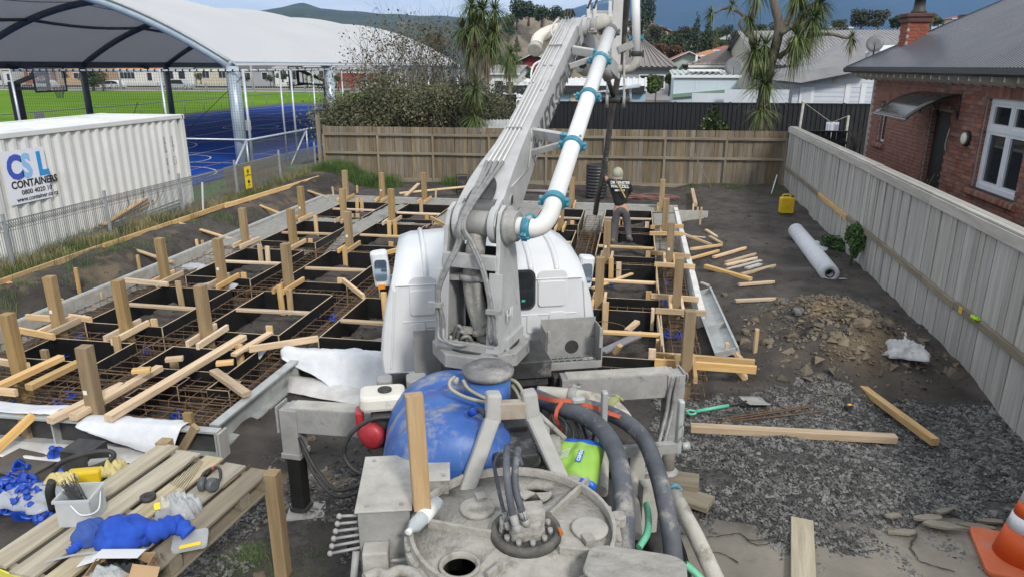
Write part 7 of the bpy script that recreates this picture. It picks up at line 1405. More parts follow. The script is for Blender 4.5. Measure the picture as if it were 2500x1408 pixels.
T_=[
(1262,70,-20,60,205,'dark','dark pine at the left end of the quarry top'),(1290,60,-2,62,207,'dark','dark bushy tree on the quarry top'),(1322,62,8,52,204,'mid','rounded green tree in the middle of the quarry top'),(1352,62,14,46,203,'dark','dark tree right of centre on the quarry top'),(1385,60,22,44,203,'mid','green shrub by the mansion chimneys'),(1240,100,30,50,200,'mid','green tree on the left shoulder of the quarry'),(1420,72,46,40,203,'olive','olive shrub before the mansion'),(1465,74,52,34,202,'mid','green shrub in front of the mansion'),(1575,110,-30,66,165,'dark','tall dark macrocarpa right of the hanging pipes'),(1548,120,30,50,168,'dark','dark tree behind the hanging pipes'),(1600,118,60,50,160,'olive','olive tree below the brick villa'),(1578,140,82,48,120,'grey','grey leaved tree beside the hip roof'),(1630,130,82,60,130,'mid','green round tree below the brick villa'),(1668,118,62,62,140,'olive','olive tree on the slope right of the villa'),(1610,150,104,44,105,'rust','rust coloured tree beside the grey hip roof'),(1645,148,110,52,100,'rust','rust coloured hedge tree above the green house'),(1655,140,88,50,118,'dark','dark round tree above the green house'),(1690,130,75,40,128,'mid','green tree between the dark spire and the slope'),(1697,128,34,44,122,'dark','dark spiky conifer spire on the slope'),(1722,128,54,56,120,'dark','tall dark green tree beside the conifer spire'),(1746,128,76,18,118,'yel','slim yellow green poplar on the slope'),(1774,96,58,36,160,'dark','dark flat topped pine on the slope'),(1795,108,72,40,165,'olive','olive tree by the white villa roof'),(1760,120,96,30,140,'mid','small green tree below the grey villa'),(1838,110,62,46,170,'olive','olive tree behind the cabbage tree trunk'),(1862,98,62,40,165,'yel','yellow tree behind the cabbage tree trunk'),(2100,78,20,60,95,'grey','big grey green shrub tree on the skyline, left lobe'),(2142,80,22,60,94,'grey','big grey green shrub tree on the skyline, right lobe'),(2190,76,36,46,96,'dark','dark tree behind the brick chimney'),(2046,76,48,44,150,'olive','low olive tree on the skyline'),(2272,64,34,40,150,'yel','yellow green tree right of the chimney'),(2290,66,44,30,150,'dark','dark shrub under the yellow green tree'),(2350,50,36,40,170,'rust','russet tree on the skyline right of the tan house'),(2385,52,32,46,150,'dark','dark tree on the skyline above the roof'),(2440,40,20,50,150,'olive','olive tree on the skyline at far right'),
(1332,190,160,34,50,'mid','green shrub beside the red house'),(1300,200,172,40,50,'mid','green hedge left of the boom below the red house'),(1262,130,88,24,110,'dark','small dark conifer before the quarry face'),(228,218,166,60,112,'mid','leaning dark green tree on the field by the road'),(252,216,170,34,111,'olive','thin tree beside the leaning one on the field'),(490,200,178,26,118,'mid','dark shrub beside the cream house'),(600,205,180,26,120,'olive','small bare tree by the grey house'),(660,205,182,24,121,'olive','small street tree by the white house'),(160,196,168,26,125,'olive','small tree before the tan house'),(820,205,184,36,120,'mid','green shrub behind the second basketball goal'),(100,190,170,30,125,'dark','low dark hedge before the brown brick house'),(690,195,178,40,126,'mid','clipped hedge before the white house'),(1065,150,76,60,80,'olive','olive tree top behind the bare shrub'),(1010,150,96,40,82,'olive','thin olive tree behind the canopy end')]
for(px,b_,t_,w_,Y,k,lab)in T_:tree(lab,px,b_,t_,w_,Y,k,1500 if w_>40 else 800,'spire' in lab or 'conifer' in lab or 'poplar' in lab)
for k in range(8):
 px=1212+50*k;tree(f'scrubby bush at the foot of the quarry face, {ORD[k]} from the left',px,172,124+14*(k%3),64,150+6*(k%4),('mid','dark','olive','rust')[k%4],700,group='scrub below the quarry')
for k,px in enumerate((1850,1892,1930,1965,2002,2250,2310)):tree(f'distant tree behind the long grey roof, {("first", "second", "third", "fourth", "fifth", "sixth", "seventh")[k]} from the left',px,86,58-8*(k%2),46,130,('dark','olive','mid')[k%3],600,group='trees behind the long grey roof')
KN=dict(dark='dark green',mid='green',olive='olive',rust='russet',grey='grey green',yel='yellow green')
tl_=sorted((1580+(k*37)%300,66+(k*23)%74,k)for k in range(42));ct_=[0,0,0]
for px,pt,k in tl_:
 kd=('dark','mid','olive','mid','rust','grey','dark','yel')[(k*5)%8];Y=205-(pt-66)*1.5;bd_=0 if pt<90 else 1 if pt<115 else 2;n_=ct_[bd_];ct_[bd_]+=1
 tree(f'{KN[kd]} tree, {ORD[n_] if n_ < 16 else "last"} from the left in the {("top", "middle", "bottom")[bd_]} belt on the slope',px,pt+44,pt,32+(k*11)%28,Y,kd,900,k%9==0,group='mixed trees on the slope')
tree('yellow green rounded shrub tree left of the pale blue shed',1600,238,182,46,40,'lime',2600,name='shrub_tree',group=None,trunk=.06);tree('smaller yellow green shrub behind the blue shed',1634,215,178,26,46,'lime',900,name='shrub_tree',group=None,trunk=.06)
SW=leafm('sword_leaf',(.042,.075,.018),(.14,.185,.05),(.26,.26,.10),3.);SWD=leafm('dead_leaf',(.10,.075,.045),(.20,.16,.10),None,3.)
def head(t,c,ln,n,seed,dirv=V(0,0,1),droop=.5,dead=0,w_=.032):
 r=np.random.default_rng(seed);vs=[];fs=[];d0=np.array(dirv)
 for i in range(n):
  d=r.normal(size=3);d/=np.linalg.norm(d);d=d+d0*.75;d/=np.linalg.norm(d)
  if dead:d=np.array([d[0]*.5,d[1]*.5,-abs(d[2])-.8]);d/=np.linalg.norm(d)
  l=ln*r.uniform(.65,1.15);side=np.cross(d,[0,0,1]);side/=np.linalg.norm(side)+1e-6;o=len(vs);dr=droop*r.uniform(.3,1.3)*(1-.4*d[2])
  for k,(s,wd)in enumerate(((0,.45),(.3,1),(.65,.85),(1,.06))):p=np.array(c)+d*l*s+np.array([0,0,-dr*l*s*s]);vs+=[p-side*w_*wd*.5,p+side*w_*wd*.5]
  for k in range(3):fs.append([o+2*k,o+2*k+1,o+2*k+3,o+2*k+2])
 npmesh('dead_leaves' if dead else 'leaf_head',np.array(vs),np.array(fs),SWD if dead else SW,parent=t,kind='stuff')
CBARK=mat('cabbage_bark',(.10,.085,.068),(.185,.16,.13),7,.95,bump=.8,stretch=(1,1,.25))
def cabbage(lab,Y,trunk,limbs,heads,base):
 t=thing('cabbage_tree',lab,'tree',base);k0=0
 for pts in trunk+limbs:
  q=[P(x,y,Y+dy)for x,y,dy,_ in pts];rr=[w*(qq-V(0,0,CAM_H)).dot(_f)/FPX/2 for qq,(_,_,_,w)in zip(q,pts)];c=curve(q,5);rc=list(np.interp(np.linspace(0,len(q)-1,len(c)),range(len(q)),rr));MB().tube(c,rc,9).make('trunk' if pts in trunk else 'branch',CBARK,t)
 for i,(x,y,dy,ln,n,dv,dead)in enumerate(heads):
  c=P(x,y,Y+dy);head(t,c,ln,n,i*13+int(x),Vector(dv),.55);
  if dead:head(t,c-V(0,0,.1),ln*.9,dead,i*7+5,dead=1)
Yc=27.2;b0=P(1860,330,Yc);b0.z=.1
cabbage('large cabbage tree with thick forked limbs in the yard right of the boom',Yc,[[(1858,375,0,34),(1860,300,0,31),(1866,230,0,30),(1880,150,0,26)],[(1880,160,0,25),(1897,100,.1,24),(1902,60,.1,22),(1890,10,.1,20),(1884,-30,.1,18)]],
[[(1898,90,.1,18),(1918,60,.2,15),(1932,25,.3,14),(1945,-20,.4,12)],[(1900,140,.1,14),(1930,118,-.2,12),(1950,90,-.3,11),(1960,62,-.3,10),(1985,40,-.3,8)],[(1905,85,.0,14),(1935,62,.0,12),(1965,30,.1,11),(1990,8,.1,9)],[(1985,86,.1,9),(2030,84,.1,8),(2060,92,.1,7),(2080,92,.1,7)],[(1868,190,.2,20),(1838,110,.3,15),(1834,60,.4,14),(1846,10,.4,12),(1852,-25,.4,11)],[(1834,66,.4,10),(1812,36,.4,8),(1785,22,.4,7),(1765,22,.4,7),(1745,32,.4,6)],[(1836,96,.3,9),(1812,72,.3,7),(1806,55,.3,6),(1818,42,.3,6)]],
[(1866,205,-.2,1.05,330,(0,-.2,.9),60),(1860,268,-.3,.85,170,(0,-.3,-.1),80),(1845,120,.1,.9,230,(-.2,0,.1),70),(1870,110,.0,.8,150,(0,0,.2),40),(1945,88,-.3,.95,280,(.3,-.1,-.1),60),(1985,45,-.3,.9,260,(.4,0,.0),40),(2000,10,.1,.8,230,(.3,0,.3),0),(1950,-15,.3,.8,200,(0,0,.2),0),(2080,92,.1,.42,90,(.3,0,.2),10),(1738,30,.4,.42,70,(-.5,0,.1),0),(1788,12,.4,.42,70,(0,0,.4),0),(1828,44,.3,.55,90,(.3,0,.1),10),(1850,-20,.4,.7,140,(0,0,.2),20),(1960,30,.2,.75,150,(.2,0,0),20)],b0)
Yc2=26.0;b1=P(1155,330,Yc2);b1.z=.1
cabbage('slender cabbage tree with several drooping heads left of the boom',Yc2,[[(1150,345,0,20),(1160,270,0,15),(1168,200,0,13),(1172,120,0,12),(1168,60,0,10)]],
[[(1170,140,0,10),(1190,90,.2,8),(1205,40,.2,7)],[(1168,150,.1,10),(1145,110,.2,8),(1130,85,.2,7)],[(1168,70,.1,8),(1160,20,.2,7)]],
[(1162,285,-.2,1.0,210,(0,-.3,0),30),(1160,215,-.1,.9,120,(0,-.2,.4),50),(1160,60,0,.85,230,(-.1,0,.3),60),(1130,70,.2,.75,160,(-.3,0,.2),40),(1205,75,.2,.85,220,(.2,0,.2),60),(1178,25,.2,.8,220,(0,0,.4),30),(1150,12,.2,.75,180,(-.1,0,.4),20),(1208,25,.2,.75,180,(.2,0,.3),20),(1188,110,0,.8,130,(.1,0,-.1),90),(1150,120,0,.7,60,(0,0,-.2),110)],b1)
Yc3=41;b2=P(1246,235,Yc3);b2.z=0
cabbage('small yellow green cabbage tree beside the boom',Yc3,[[(1247,240,0,8),(1244,190,0,7),(1246,165,0,6)]],[],[(1246,130,0,1.0,300,(0,0,.1),30),(1252,150,0,.8,150,(.2,0,-.1),30),(1236,150,0,.8,150,(-.2,0,-.1),20)],b2)
TWIG=mat('twig_bark',(.13,.11,.085),(.21,.18,.14),6,.95)
def shrub(lab,x0,x1,ytop,ybot,Y,dep,nst,nleaf,m,bare,seed,lsz=.045):
 r=random.Random(seed);t=thing('shrub',lab,'shrub',P((x0+x1)/2,315,Y));tw=MB();tips=[]
 def grow(p,d,ln,rad,k):
  q=p+d*ln;mid=p.lerp(q,.5)+V(r.uniform(-.06,.06),r.uniform(-.06,.06),r.uniform(-.04,.06))*ln;tw.tube([p,mid,q],[rad,rad*.85,rad*.65],4,cap=False)
  if k==0:tips.append(q);return
  for _ in range(2+(r.random()<.55)):dd=(d+V(r.uniform(-.7,.7),r.uniform(-.6,.6),r.uniform(-.35,.55))).normalized();grow(q,dd,ln*r.uniform(.6,.85),rad*.6,k-1)
  tips.append(q)
 for i in range(nst):
  px=r.uniform(x0,x1);b_=P(px,330,Y+r.uniform(-dep,dep));b_.z=.2;tgt=P(px+r.uniform(-40,40),r.uniform(ytop,ybot),b_.y);h=(tgt-b_);grow(b_,h.normalized(),h.length*.42,.035,3+(i%2))
 tw.make('stems',TWIG,t,kind='stuff');tips=[q for q in tips if q.z>.6];rr=np.random.default_rng(seed);tz=np.array([[q.x,q.y,q.z]for q in tips]);low=tz[tz[:,2]<np.quantile(tz[:,2],bare)]
 c=low[rr.integers(0,len(low),nleaf)]+rr.normal(size=(nleaf,3))*np.array([.22,.22,.18]);v,f=leafquads(c,lsz,seed=seed);npmesh('foliage',v,f,m,parent=t)
shrub('dense grey green shrub leaning over the timber fence, left part',850,960,200,290,26.6,.8,13,8500,LF['shrub'],.95,5,.031)
shrub('dense grey green shrub leaning over the timber fence, middle part',950,1090,170,285,26.9,.9,18,10500,LF['shrub'],.72,6,.031)
shrub('dense grey green shrub beside the slender cabbage tree',1080,1215,190,295,27.4,.8,13,5500,LF['shrub'],.7,7,.031)
shrub('tall bare twiggy shrub rising above the leafy ones',930,1110,95,160,28.2,.8,20,2600,LF['olive'],.9,8,.032)
shrub('low leafy shrub at the corner post of the timber fence',820,900,270,310,26.0,.5,8,6000,LF['shrub'],.98,9,.031)
def bush(lab,c,rx,rz,n,m,seed,lsz,name='bush',flowers=0):
 t=thing(name,lab,'plant',c);r=random.Random(seed);tw=MB();lumps=[]
 for k in range(9):d=V(r.uniform(-.7,.7),r.uniform(-.6,.6),r.uniform(.35,1));tw.tube([c,c+V(d.x*rx*.3,d.y*rx*.3,d.z*rz),c+V(d.x*rx,d.y*rx,d.z*rz*1.7)],[.02,.014,.006],5);lumps.append(((c.x+d.x*rx*.9,c.y+d.y*rx*.8,c.z+d.z*rz*1.5),(rx*.42,rx*.4,rz*.42)))
 tw.make('stem',TWIG,t);v,f=leafquads(lump_points(lumps,n,seed,.2),lsz,seed=seed);npmesh('leaves',v,f,m,parent=t,kind='stuff')
 if flowers:
  b=MB()
  for p in lump_points(lumps,flowers,seed+1,.8):b.ball(p,.035,6,4)
  b.make('flowers',mat('petal_white',(.7,.7,.64),rough=.7),t,kind='stuff')
p=P(1745,322,30);p.z=.9;bush('small white flowering shrub against the black fence',p,.62,.85,1500,LF['lime'],31,.05,'flowering_shrub',40)
FRN=leafm('feathery_leaf',(.05,.11,.03),(.11,.20,.065),None,4);p=G(2074,655,.1);bush('tall feathery green weed growing at the grey fence',p,.24,.5,6500,FRN,33,.017,'weed');bush('low bright green weed beside the tall one at the grey fence',G(2030,612,.1),.34,.2,1500,FRN,34,.018,'weed')
bush('bare twiggy shrub by the dark door behind the grey fence',V(5.9,15.9,.9),.35,.6,60,LF['olive'],35,.02,'bare_shrub')
c=P(2090,345,22.5);b=MB()
for k in range(26):d=V(random.uniform(-.6,.6),random.uniform(-.2,.2),random.uniform(-.2,.7));b.tube([V(c.x,c.y,1.5),V(c.x,c.y,1.9)+d*.3,V(c.x,c.y,2.0)+d*.7],[.008,.006,.003],4)
b.make('dry_vine',TWIG,None,'dry bare vine tangled on the dark side fence','vine')
GR1=leafm('grass_green',(.04,.085,.015),(.10,.17,.04),None,2);GR2=leafm('grass_dry',(.20,.165,.08),(.36,.31,.17),(.12,.15,.05),2)
def blades(name,xy,hgt,m,lab,lean=.5,w_=.006,seed=0,zf=None):
 r=np.random.default_rng(seed);n=len(xy);z=ground_z(xy[:,0],xy[:,1])-.02 if zf is None else np.full(n,zf);b=np.column_stack([xy,z]);a=r.uniform(0,2*np.pi,n);h=hgt*r.uniform(.4,1.2,n);l=lean*h*r.random(n);d=np.column_stack([np.cos(a),np.sin(a),np.zeros(n)]);s=np.column_stack([-np.sin(a),np.cos(a),np.zeros(n)])*w_/2
 m1=b+d*(l*.3)[:,None]+np.array([0,0,1])*(h*.6)[:,None];tip=b+d*l[:,None]+np.array([0,0,1])*(h*(1-.3*l/h))[:,None];v=np.stack([b-s,b+s,m1+s*.8,m1-s*.8,tip],1).reshape(-1,3);k=np.arange(n)*5;f=np.concatenate([np.column_stack([k,k+1,k+2,k+3])]);f2=np.column_stack([k+3,k+2,k+4,k+4])
 me=npmesh(name,v,np.concatenate([np.column_stack([k,k+1,k+2]),np.column_stack([k,k+2,k+3]),np.column_stack([k+3,k+2,k+4])]),m,'stuff',lab,'grass');return me
def clump(x0,x1,y0,y1,n,nc,sd,seed):
 r=np.random.default_rng(seed);c=np.column_stack([r.uniform(x0,x1,nc),r.uniform(y0,y1,nc)]);return c[r.integers(0,nc,n)]+r.normal(size=(n,2))*sd
blades('grass',clump(-11.3,-10.75,8.5,23.5,13000,240,.10,1),.3,GR2,'dry tan grass tangled along the mesh fence',.9,.007,1);blades('grass',clump(-11.4,-10.65,8.2,23.6,9000,150,.12,2),.26,GR1,'green grass along the mesh fence and bank top',.7,.007,2)
blades('grass',clump(-10.2,-9.7,8.2,17,900,22,.1,6),.2,GR1,'green grass hanging over the bank edge',.9,.007,6)
blades('grass',np.concatenate([clump(-10.6,-7.9,22.6,23.7,7000,60,.14,3),clump(-5.3,-4.9,22.8,23.7,500,6,.08,4),clump(-6.6,-5.2,23.2,23.8,600,12,.08,8)]),.42,GR1,'rank green grass at the foot of the timber fence',.7,.009,3)
blades('grass',np.concatenate([clump(-14.2,-11.2,8,26.5,9000,300,.15,5)]),.16,GR1,'short verge grass behind the mesh fence',.6,.012,5,.18)
blades('grass',np.concatenate([clump(-3.3,-2.35,3.7,4.75,5200,80,.08,7)]),.05,GR1,'short green grass and moss beside the truck',.8,.006,7)
blades('grass',np.concatenate([clump(3.2,4.7,21.8,24.0,500,14,.1,9),clump(1.6,3.4,23.4,24.1,500,9,.12,10)]),.1,GR1,'sparse low weeds at the back right corner',.8,.01,9)
# ================================================================ the worker
def skin(name,J,E,m,parent,root=0,sub=2):
 me=bpy.data.meshes.new(name);k=list(J);o0=org(parent);me.from_pydata([tuple(J[a][0]-o0)for a in k],[(k.index(a),k.index(c))for a,c in E],[]);me.materials.append(m);o=link(bpy.data.objects.new(name,me));o.parent=parent;ORG[o.name]=o0
 o.modifiers.new('skin','SKIN').use_smooth_shade=True;s=o.modifiers.new('sub','SUBSURF');s.levels=s.render_levels=sub
 for i,a in enumerate(k):r=J[a][1];sv_=me.skin_vertices[0].data[i];sv_.radius=r if isinstance(r,tuple)else(r,r);sv_.use_root=i==root
 bpy.context.view_layer.update();o.data=bpy.data.meshes.new_from_object(o.evaluated_get(bpy.context.evaluated_depsgraph_get()));o.modifiers.clear();return o
q=lambda x,y,Y=16.4:P(x,y,Y-.65)
man=thing('person','person in black tee and grey trousers with beige hood, back turned, steadying the hanging hose','person',G(1515,596,.1))
SKN=mat('skin',(.42,.23,.16),(.48,.28,.20),4,.6);TEE=mat('black_tee',(.010,.011,.013),(.018,.018,.021),6,.9,bump=.3);TRO=mat('grey_trousers',(.065,.06,.068),(.105,.098,.105),5,.9,bump=.4,c3=(.24,.23,.22),s3=5,t3=.62);BOOT=mat('muddy_boot',(.13,.12,.105),(.20,.19,.17),8,.9)
J=dict(pel=(q(1516,506),(.11,.08)),bel=(q(1515,488,16.44),(.10,.075)),che=(q(1512,460,16.52),(.14,.095)),nec=(q(1508,439,16.6),.06),hed=(q(1508,427,16.66),.095),ls=(q(1493,447,16.56),.07),le=(q(1484,441,16.78),.05),lh=(q(1476,430,16.85),.037),rs=(q(1533,449,16.54),.07),re=(q(1540,471,16.62),.05),rh=(q(1530,476,16.86),.036),
  lp=(q(1506,512),.095),lk=(q(1501,553,16.36),.068),la=(q(1496,590,16.22),.05),lt=(q(1494,593,16.42),.045),rp=(q(1526,512),.095),rk=(q(1532,550,16.4),.068),ra=(q(1535,582,16.27),.05),rt=(q(1541,585,16.46),.045))
E_=[('pel','bel'),('bel','che'),('che','nec'),('nec','hed'),('che','ls'),('ls','le'),('le','lh'),('che','rs'),('rs','re'),('re','rh'),('pel','lp'),('lp','lk'),('lk','la'),('la','lt'),('pel','rp'),('rp','rk'),('rk','ra'),('ra','rt')]
skin('body',J,E_,SKN,man)
def sub_(keys,add,over={}):D={k:(J[k][0],tuple(v+add for v in J[k][1])if isinstance(J[k][1],tuple)else J[k][1]+add)for k in keys};D.update(over);return D,[e for e in E_ if e[0]in D and e[1]in D]
D,e=sub_(['pel','bel','che','ls','rs','re'],.022,dict(le=(J['ls'][0].lerp(J['le'][0],.75),.075),pel=(q(1516,508),(.175,.14)),bel=(q(1515,488,16.44),(.155,.12)),che=(q(1512,460,16.52),(.18,.13)),re=(J['re'][0],.07)));tee=skin('tee_shirt',D,e,TEE,man)
D,e=sub_(['bel','pel','lp','lk','la','rp','rk','ra'],.02,dict(pel=(q(1516,508),(.158,.12)),bel=(q(1516,497),(.145,.11))));skin('trousers',D,e,TRO,man)
for a,t_ in(('la','lt'),('ra','rt')):D={'c':(J[a][0]+V(0,0,.10),.068),a:(J[a][0]+V(0,0,-.01),.066),t_:(J[t_][0]+V(0,0,-.02),.055)};skin('boot',D,[('c',a),(a,t_)],BOOT,man)
hd=J['hed'][0];HOOD=mat('beige_hood',(.30,.31,.24),(.40,.41,.33),8,.95,bump=.4);b=MB();b.ball(hd+V(0,-.005,.03),.128,20,14,(.95,1.05,1.1));b.lathe(hd+V(0,-.01,.0),V(0,.15,-1),[(0,.115),(.08,.105),(.14,.13),(.17,.15)],18);b.make('hood',HOOD,man)
b=MB();b.ball(hd+V(0,.03,.01),.105,14,10,(.85,1,1.15));b.ball(hd+V(0,.14,-.005),.022,8,6,(.8,1.2,1.2));b.make('face',SKN,man);b=MB();[b.ball(hd+V(s*.036,.125,.02),.012,8,6)for s in(-1,1)];b.make('eyes',BLK,man);MB().box(hd+V(0,.128,-.05),(.05,.012,.01)).make('mouth',mat('lip',(.3,.12,.1),rough=.6),man)
GLV=mat('purple_glove',(.05,.035,.075),(.10,.06,.10),8,.8)
for hk,tgt,s in(('lh',P(1474,424,16.15),1),('rh',J['rh'][0]+V(-.05,.1,0),-1)):
 c=J[hk][0];d_=(tgt-c).normalized()if s<0 else V(-.35,.5,.75).normalized();sd=d_.cross(V(0,0,1)).normalized();nn=sd.cross(d_);b=MB();b.tube([c-d_*.05,c,c+d_*.05,c+d_*.085],[.042,.05,.05,.042],8)
 for k in range(4):f0=c+d_*.08+sd*(-.036+.024*k);L_=(.06,.075,.07,.055)[k];b.tube(curve([f0,f0+d_*L_*.5+nn*.02,f0+d_*L_*.75+nn*.055,f0+d_*L_*.4+nn*.085],3),[.0105]*9+[.008],6)
 b.tube([c+sd*.04,c+sd*.062+d_*.03+nn*.015,c+sd*.06+d_*.06+nn*.04],[.014,.012,.009],6);b.make('glove',GLV,man)
TR_=cross((1,0,0),(0,.35,1));tw=q(1514,451,16.34)
for s,z,sz in(('DE VALTER',0,.085),('WALTZELL',-.085,.095),('0800 DIG IT',-.16,.05)):text(s if z else 'DR KENSTER','shirt_print',tw+V(0,-.045,z+.02),TR_,sz,BW,tee,align='CENTER',bold=.002,xs=.85)
timber('hammer_handle',tw+V(-.07,-.07,.08),tw+V(.13,-.075,-.27),.022,.03,mat('yellow_handle',(.55,.43,.12),rough=.5),man,V(0,-1,0))
# ================================================================ things round the site
t=thing('geotextile_roll','long white roll of geotextile lying on the soil by the grey fence','roll',G(1985,615,.3));a,c=G(1943,563,.29),G(2026,668,.27);ax=(c-a).normalized();ln=(c-a).length
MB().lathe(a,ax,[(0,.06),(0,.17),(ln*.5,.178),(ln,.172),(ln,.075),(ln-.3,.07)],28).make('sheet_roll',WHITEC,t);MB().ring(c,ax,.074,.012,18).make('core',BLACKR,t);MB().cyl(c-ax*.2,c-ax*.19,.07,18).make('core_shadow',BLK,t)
def flap(u,v):p=a.lerp(c,.42+.58*u)+V(.17+(.10+.28*u)*v,.02*math.sin(u*9),0);p.z=.13+(.05*(1-v)+.02*math.sin(u*12+v*5));return p
MB().grid(flap,16,6).make('loose_edge',WHITEC,t,solid=.004);cloth('torn white flap at the far end of the roll',[[a.lerp(c,.25)+V(.15,0,-.08),a.lerp(c,.36)+V(.16,0,-.08),a.lerp(c,.42)+V(.18,0,-.1)],[a.lerp(c,.25)+V(.3,-.02,-.02),a.lerp(c,.34)+V(.34,0,-.08),a.lerp(c,.4)+V(.3,0,-.12)],[a.lerp(c,.25)+V(.5,-.05,-.12),a.lerp(c,.3)+V(.5,-.05,-.12),a.lerp(c,.36)+V(.42,-.03,-.13)]],seed=21,amp=.015)
YEL=mat('can_yellow',(.62,.42,.01),(.70,.50,.02),4,.4);c=G(1917,527,.12);c.z=gz(c.x,c.y);t=thing('jerry_can','yellow plastic jerry can standing by the grey fence','jerry can',c);rz=Matrix.Rotation(.1,3,'Z')
MB().rbox(c+V(0,0,.22),(.36,.2,.43),rz,.05,4,1).make('body',YEL,t,bevel=.02);b=MB();b.tube(curve([c+V(-.12,0,.43),c+V(-.1,0,.50),c+V(.06,0,.50),c+V(.08,0,.43)],5),.018,8);b.make('handle',YEL,t);MB().cyl(c+V(.13,0,.43),c+V(.14,0,.48),.035,12).make('cap',BLACKR,t)
for s in(-1,1):MB().beam(c+V(.02,-.105,.23)+V(-.08,0,.12*s),c+V(.02,-.105,.23)+V(.08,0,-.12*s),.012,.02,V(0,1,0)).make('rib',YEL,t)
MB().rbox(c+V(.02,-.105,.23),(.12,.012,.1),rz,.02,3,1).make('rib_panel',YEL,t)
c=G(1455,482,.1);c.z=gz(c.x,c.y);t=thing('ribbed_tank','black ribbed plastic barrel tank open at the top by the timber fence','tank',c);prof=[(0,.3)];
for k in range(10):prof+=[(.02+.095*k,.31),(.04+.095*k,.335),(.075+.095*k,.335),(.095+.095*k,.31)]
prof+=[(1.0,.33),(1.02,.33),(1.02,.295),(.75,.285)];MB().lathe(c,UP,prof,30).make('barrel',mat('black_plastic',(.02,.022,.026),(.032,.034,.038),4,.45),t);MB().lathe(c+V(0,0,.93),UP,[(0,.28),(.01,.28)],24).make('green_inner',mat('dark_green',(.01,.07,.05),rough=.4),t)
c=G(1130,474,.1);t=thing('trash_pump','black petrol water pump in a tube frame by the timber fence','pump',c);b=MB()
for dx in(-.2,.2):b.tube([c+V(dx,0,0),c+V(dx,0,.58),c+V(dx*.8,0,.62)],.016,6)
b.tube([c+V(-.16,0,.62),c+V(.16,0,.62)],.016,6);b.make('frame',BLACKR,t);b=MB();b.box(c+V(0,0,.3),(.3,.25,.3));b.lathe(c+V(0,-.13,.28),V(0,-1,0),[(0,.14),(.06,.12)],16);b.make('motor',STEELK,t,bevel=.02);MB().rbox(c+V(0,0,.5),(.26,.2,.12),None,.04,3,2).make('fuel_tank',BLACKR,t)
b=MB();r=random.Random(4);c=G(1590,490,.12);pts=[c+V(r.uniform(-.35,.35)+.95*math.cos(k*.9)*r.uniform(.5,1),.4*math.sin(k*.9)*r.uniform(.5,1),.05+.12*r.random())for k in range(34)];b.tube(curve(pts,5),.013,6);b.make('air_hose',mat('dusty_red_hose',(.20,.085,.075),(.28,.13,.11),8,.7),None,'tangled dull red hose coil behind the slab by the timber fence','hose');MB().tube(curve([G(1530,497,.15),G(1480,480,.12),G(1420,492,.1),G(1380,475,.1)],8),.013,6).make('air_hose',MATS['dusty_red_hose'],None,'dull red hose running left behind the worker','hose')
MB().tube([G(1268,466,.15),G(1392,470,.15)],.055,12).make('drain_pipe',mat('pipe_mauve',(.25,.21,.20),rough=.6),None,'dull grey drain pipe lying at the foot of the timber fence','pipe');MB().tube([G(1880,484,.1),V(4.42,23.3,.75)],.017,6).make('white_rod',WHITEP,None,'thin white rod standing near the corner of the two fences','rod')
b=MB();a,c=G(1742,470,.12),P(1692,370,24.15);b.tube([a,c],.014,6);b.box(a,(.5,.06,.05));b.make('rake',WOODR,None,'old rake leaning on the timber fence','rake')
t=thing('shovel','shovel with mint green handle lying on the gravel','shovel',G(1770,990,.1));hm=mat('mint_handle',(.12,.50,.36),rough=.45);a,m1,c=G(1700,1003,.11),G(1778,989,.12),G(1822,979,.12);d_=(m1-a).normalized();sd=UP.cross(d_)
MB().tube([a,m1],.021,10).make('handle',hm,t);MB().tube([m1,c],.018,8).make('shaft',BLACKR,t);MB().tube([a,a-d_*.05+sd*.05,a-d_*.11+sd*.05,a-d_*.11-sd*.05,a-d_*.05-sd*.05,a],.014,8).make('grip',hm,t)
b=MB();b.grid(lambda u,v:c+d_*(u*.32-.03)+sd*(v-.5)*(.24 if u<.8 else .24*(1.6-.75*u))+V(0,0,.02*abs(v-.5)*2-.06*u),8,6);b.make('blade',STEELD,t,solid=.004)
c=G(2070,998,.1);MB().rbox(c+V(0,0,.03),(.08,.06,.06),Matrix.Rotation(.6,3,'Z'),.02,3,1).make('tape_measure',BLACKR,None,'small black and yellow tape measure on the gravel','tape measure');MB().box(c+V(.012,0,.062),(.05,.035,.006),Matrix.Rotation(.6,3,'Z')).make('yellow_face',mat('tape_yellow',(.7,.42,.04),rough=.5),bpy.data.objects['tape_measure'])
PLS=mat('dirty_plastic',(.36,.37,.38),(.60,.61,.63),5,.5,bump=.4,c3=(.25,.22,.18),s3=4)
def crumple(lab,c,sx_,sy_,h,seed,m=PLS,name='plastic_sheet',cat='plastic sheet',n=26,par=None):
 def fn(u,v):x,y=u*2-1,v*2-1;p=V(x*2.3,y*2.3,seed);w_=max(0,1-x**4)*max(0,1-y**4);e=abs(mnoise.noise(p*1.3))*1.3+.5*abs(mnoise.noise(p*3.1));return c+V(x*sx_*(1+.3*mnoise.noise(p)),y*sy_*(1+.3*mnoise.noise(p+V(5,0,0))),h*(e*.7+.5)*w_)
 return MB().grid(fn,n,n).make(name,m,par,None if par else lab,None if par else cat,solid=.003)
p=G(2192,832,.3);crumple('crumpled dirty plastic sheet on the far side of the spoil heap',p,.16,.34,.13,3);p=G(2195,918,.05);p.z=gz(p.x,p.y);crumple('crumpled dirty plastic sheet at the near end of the spoil heap',p,.28,.24,.16,9)
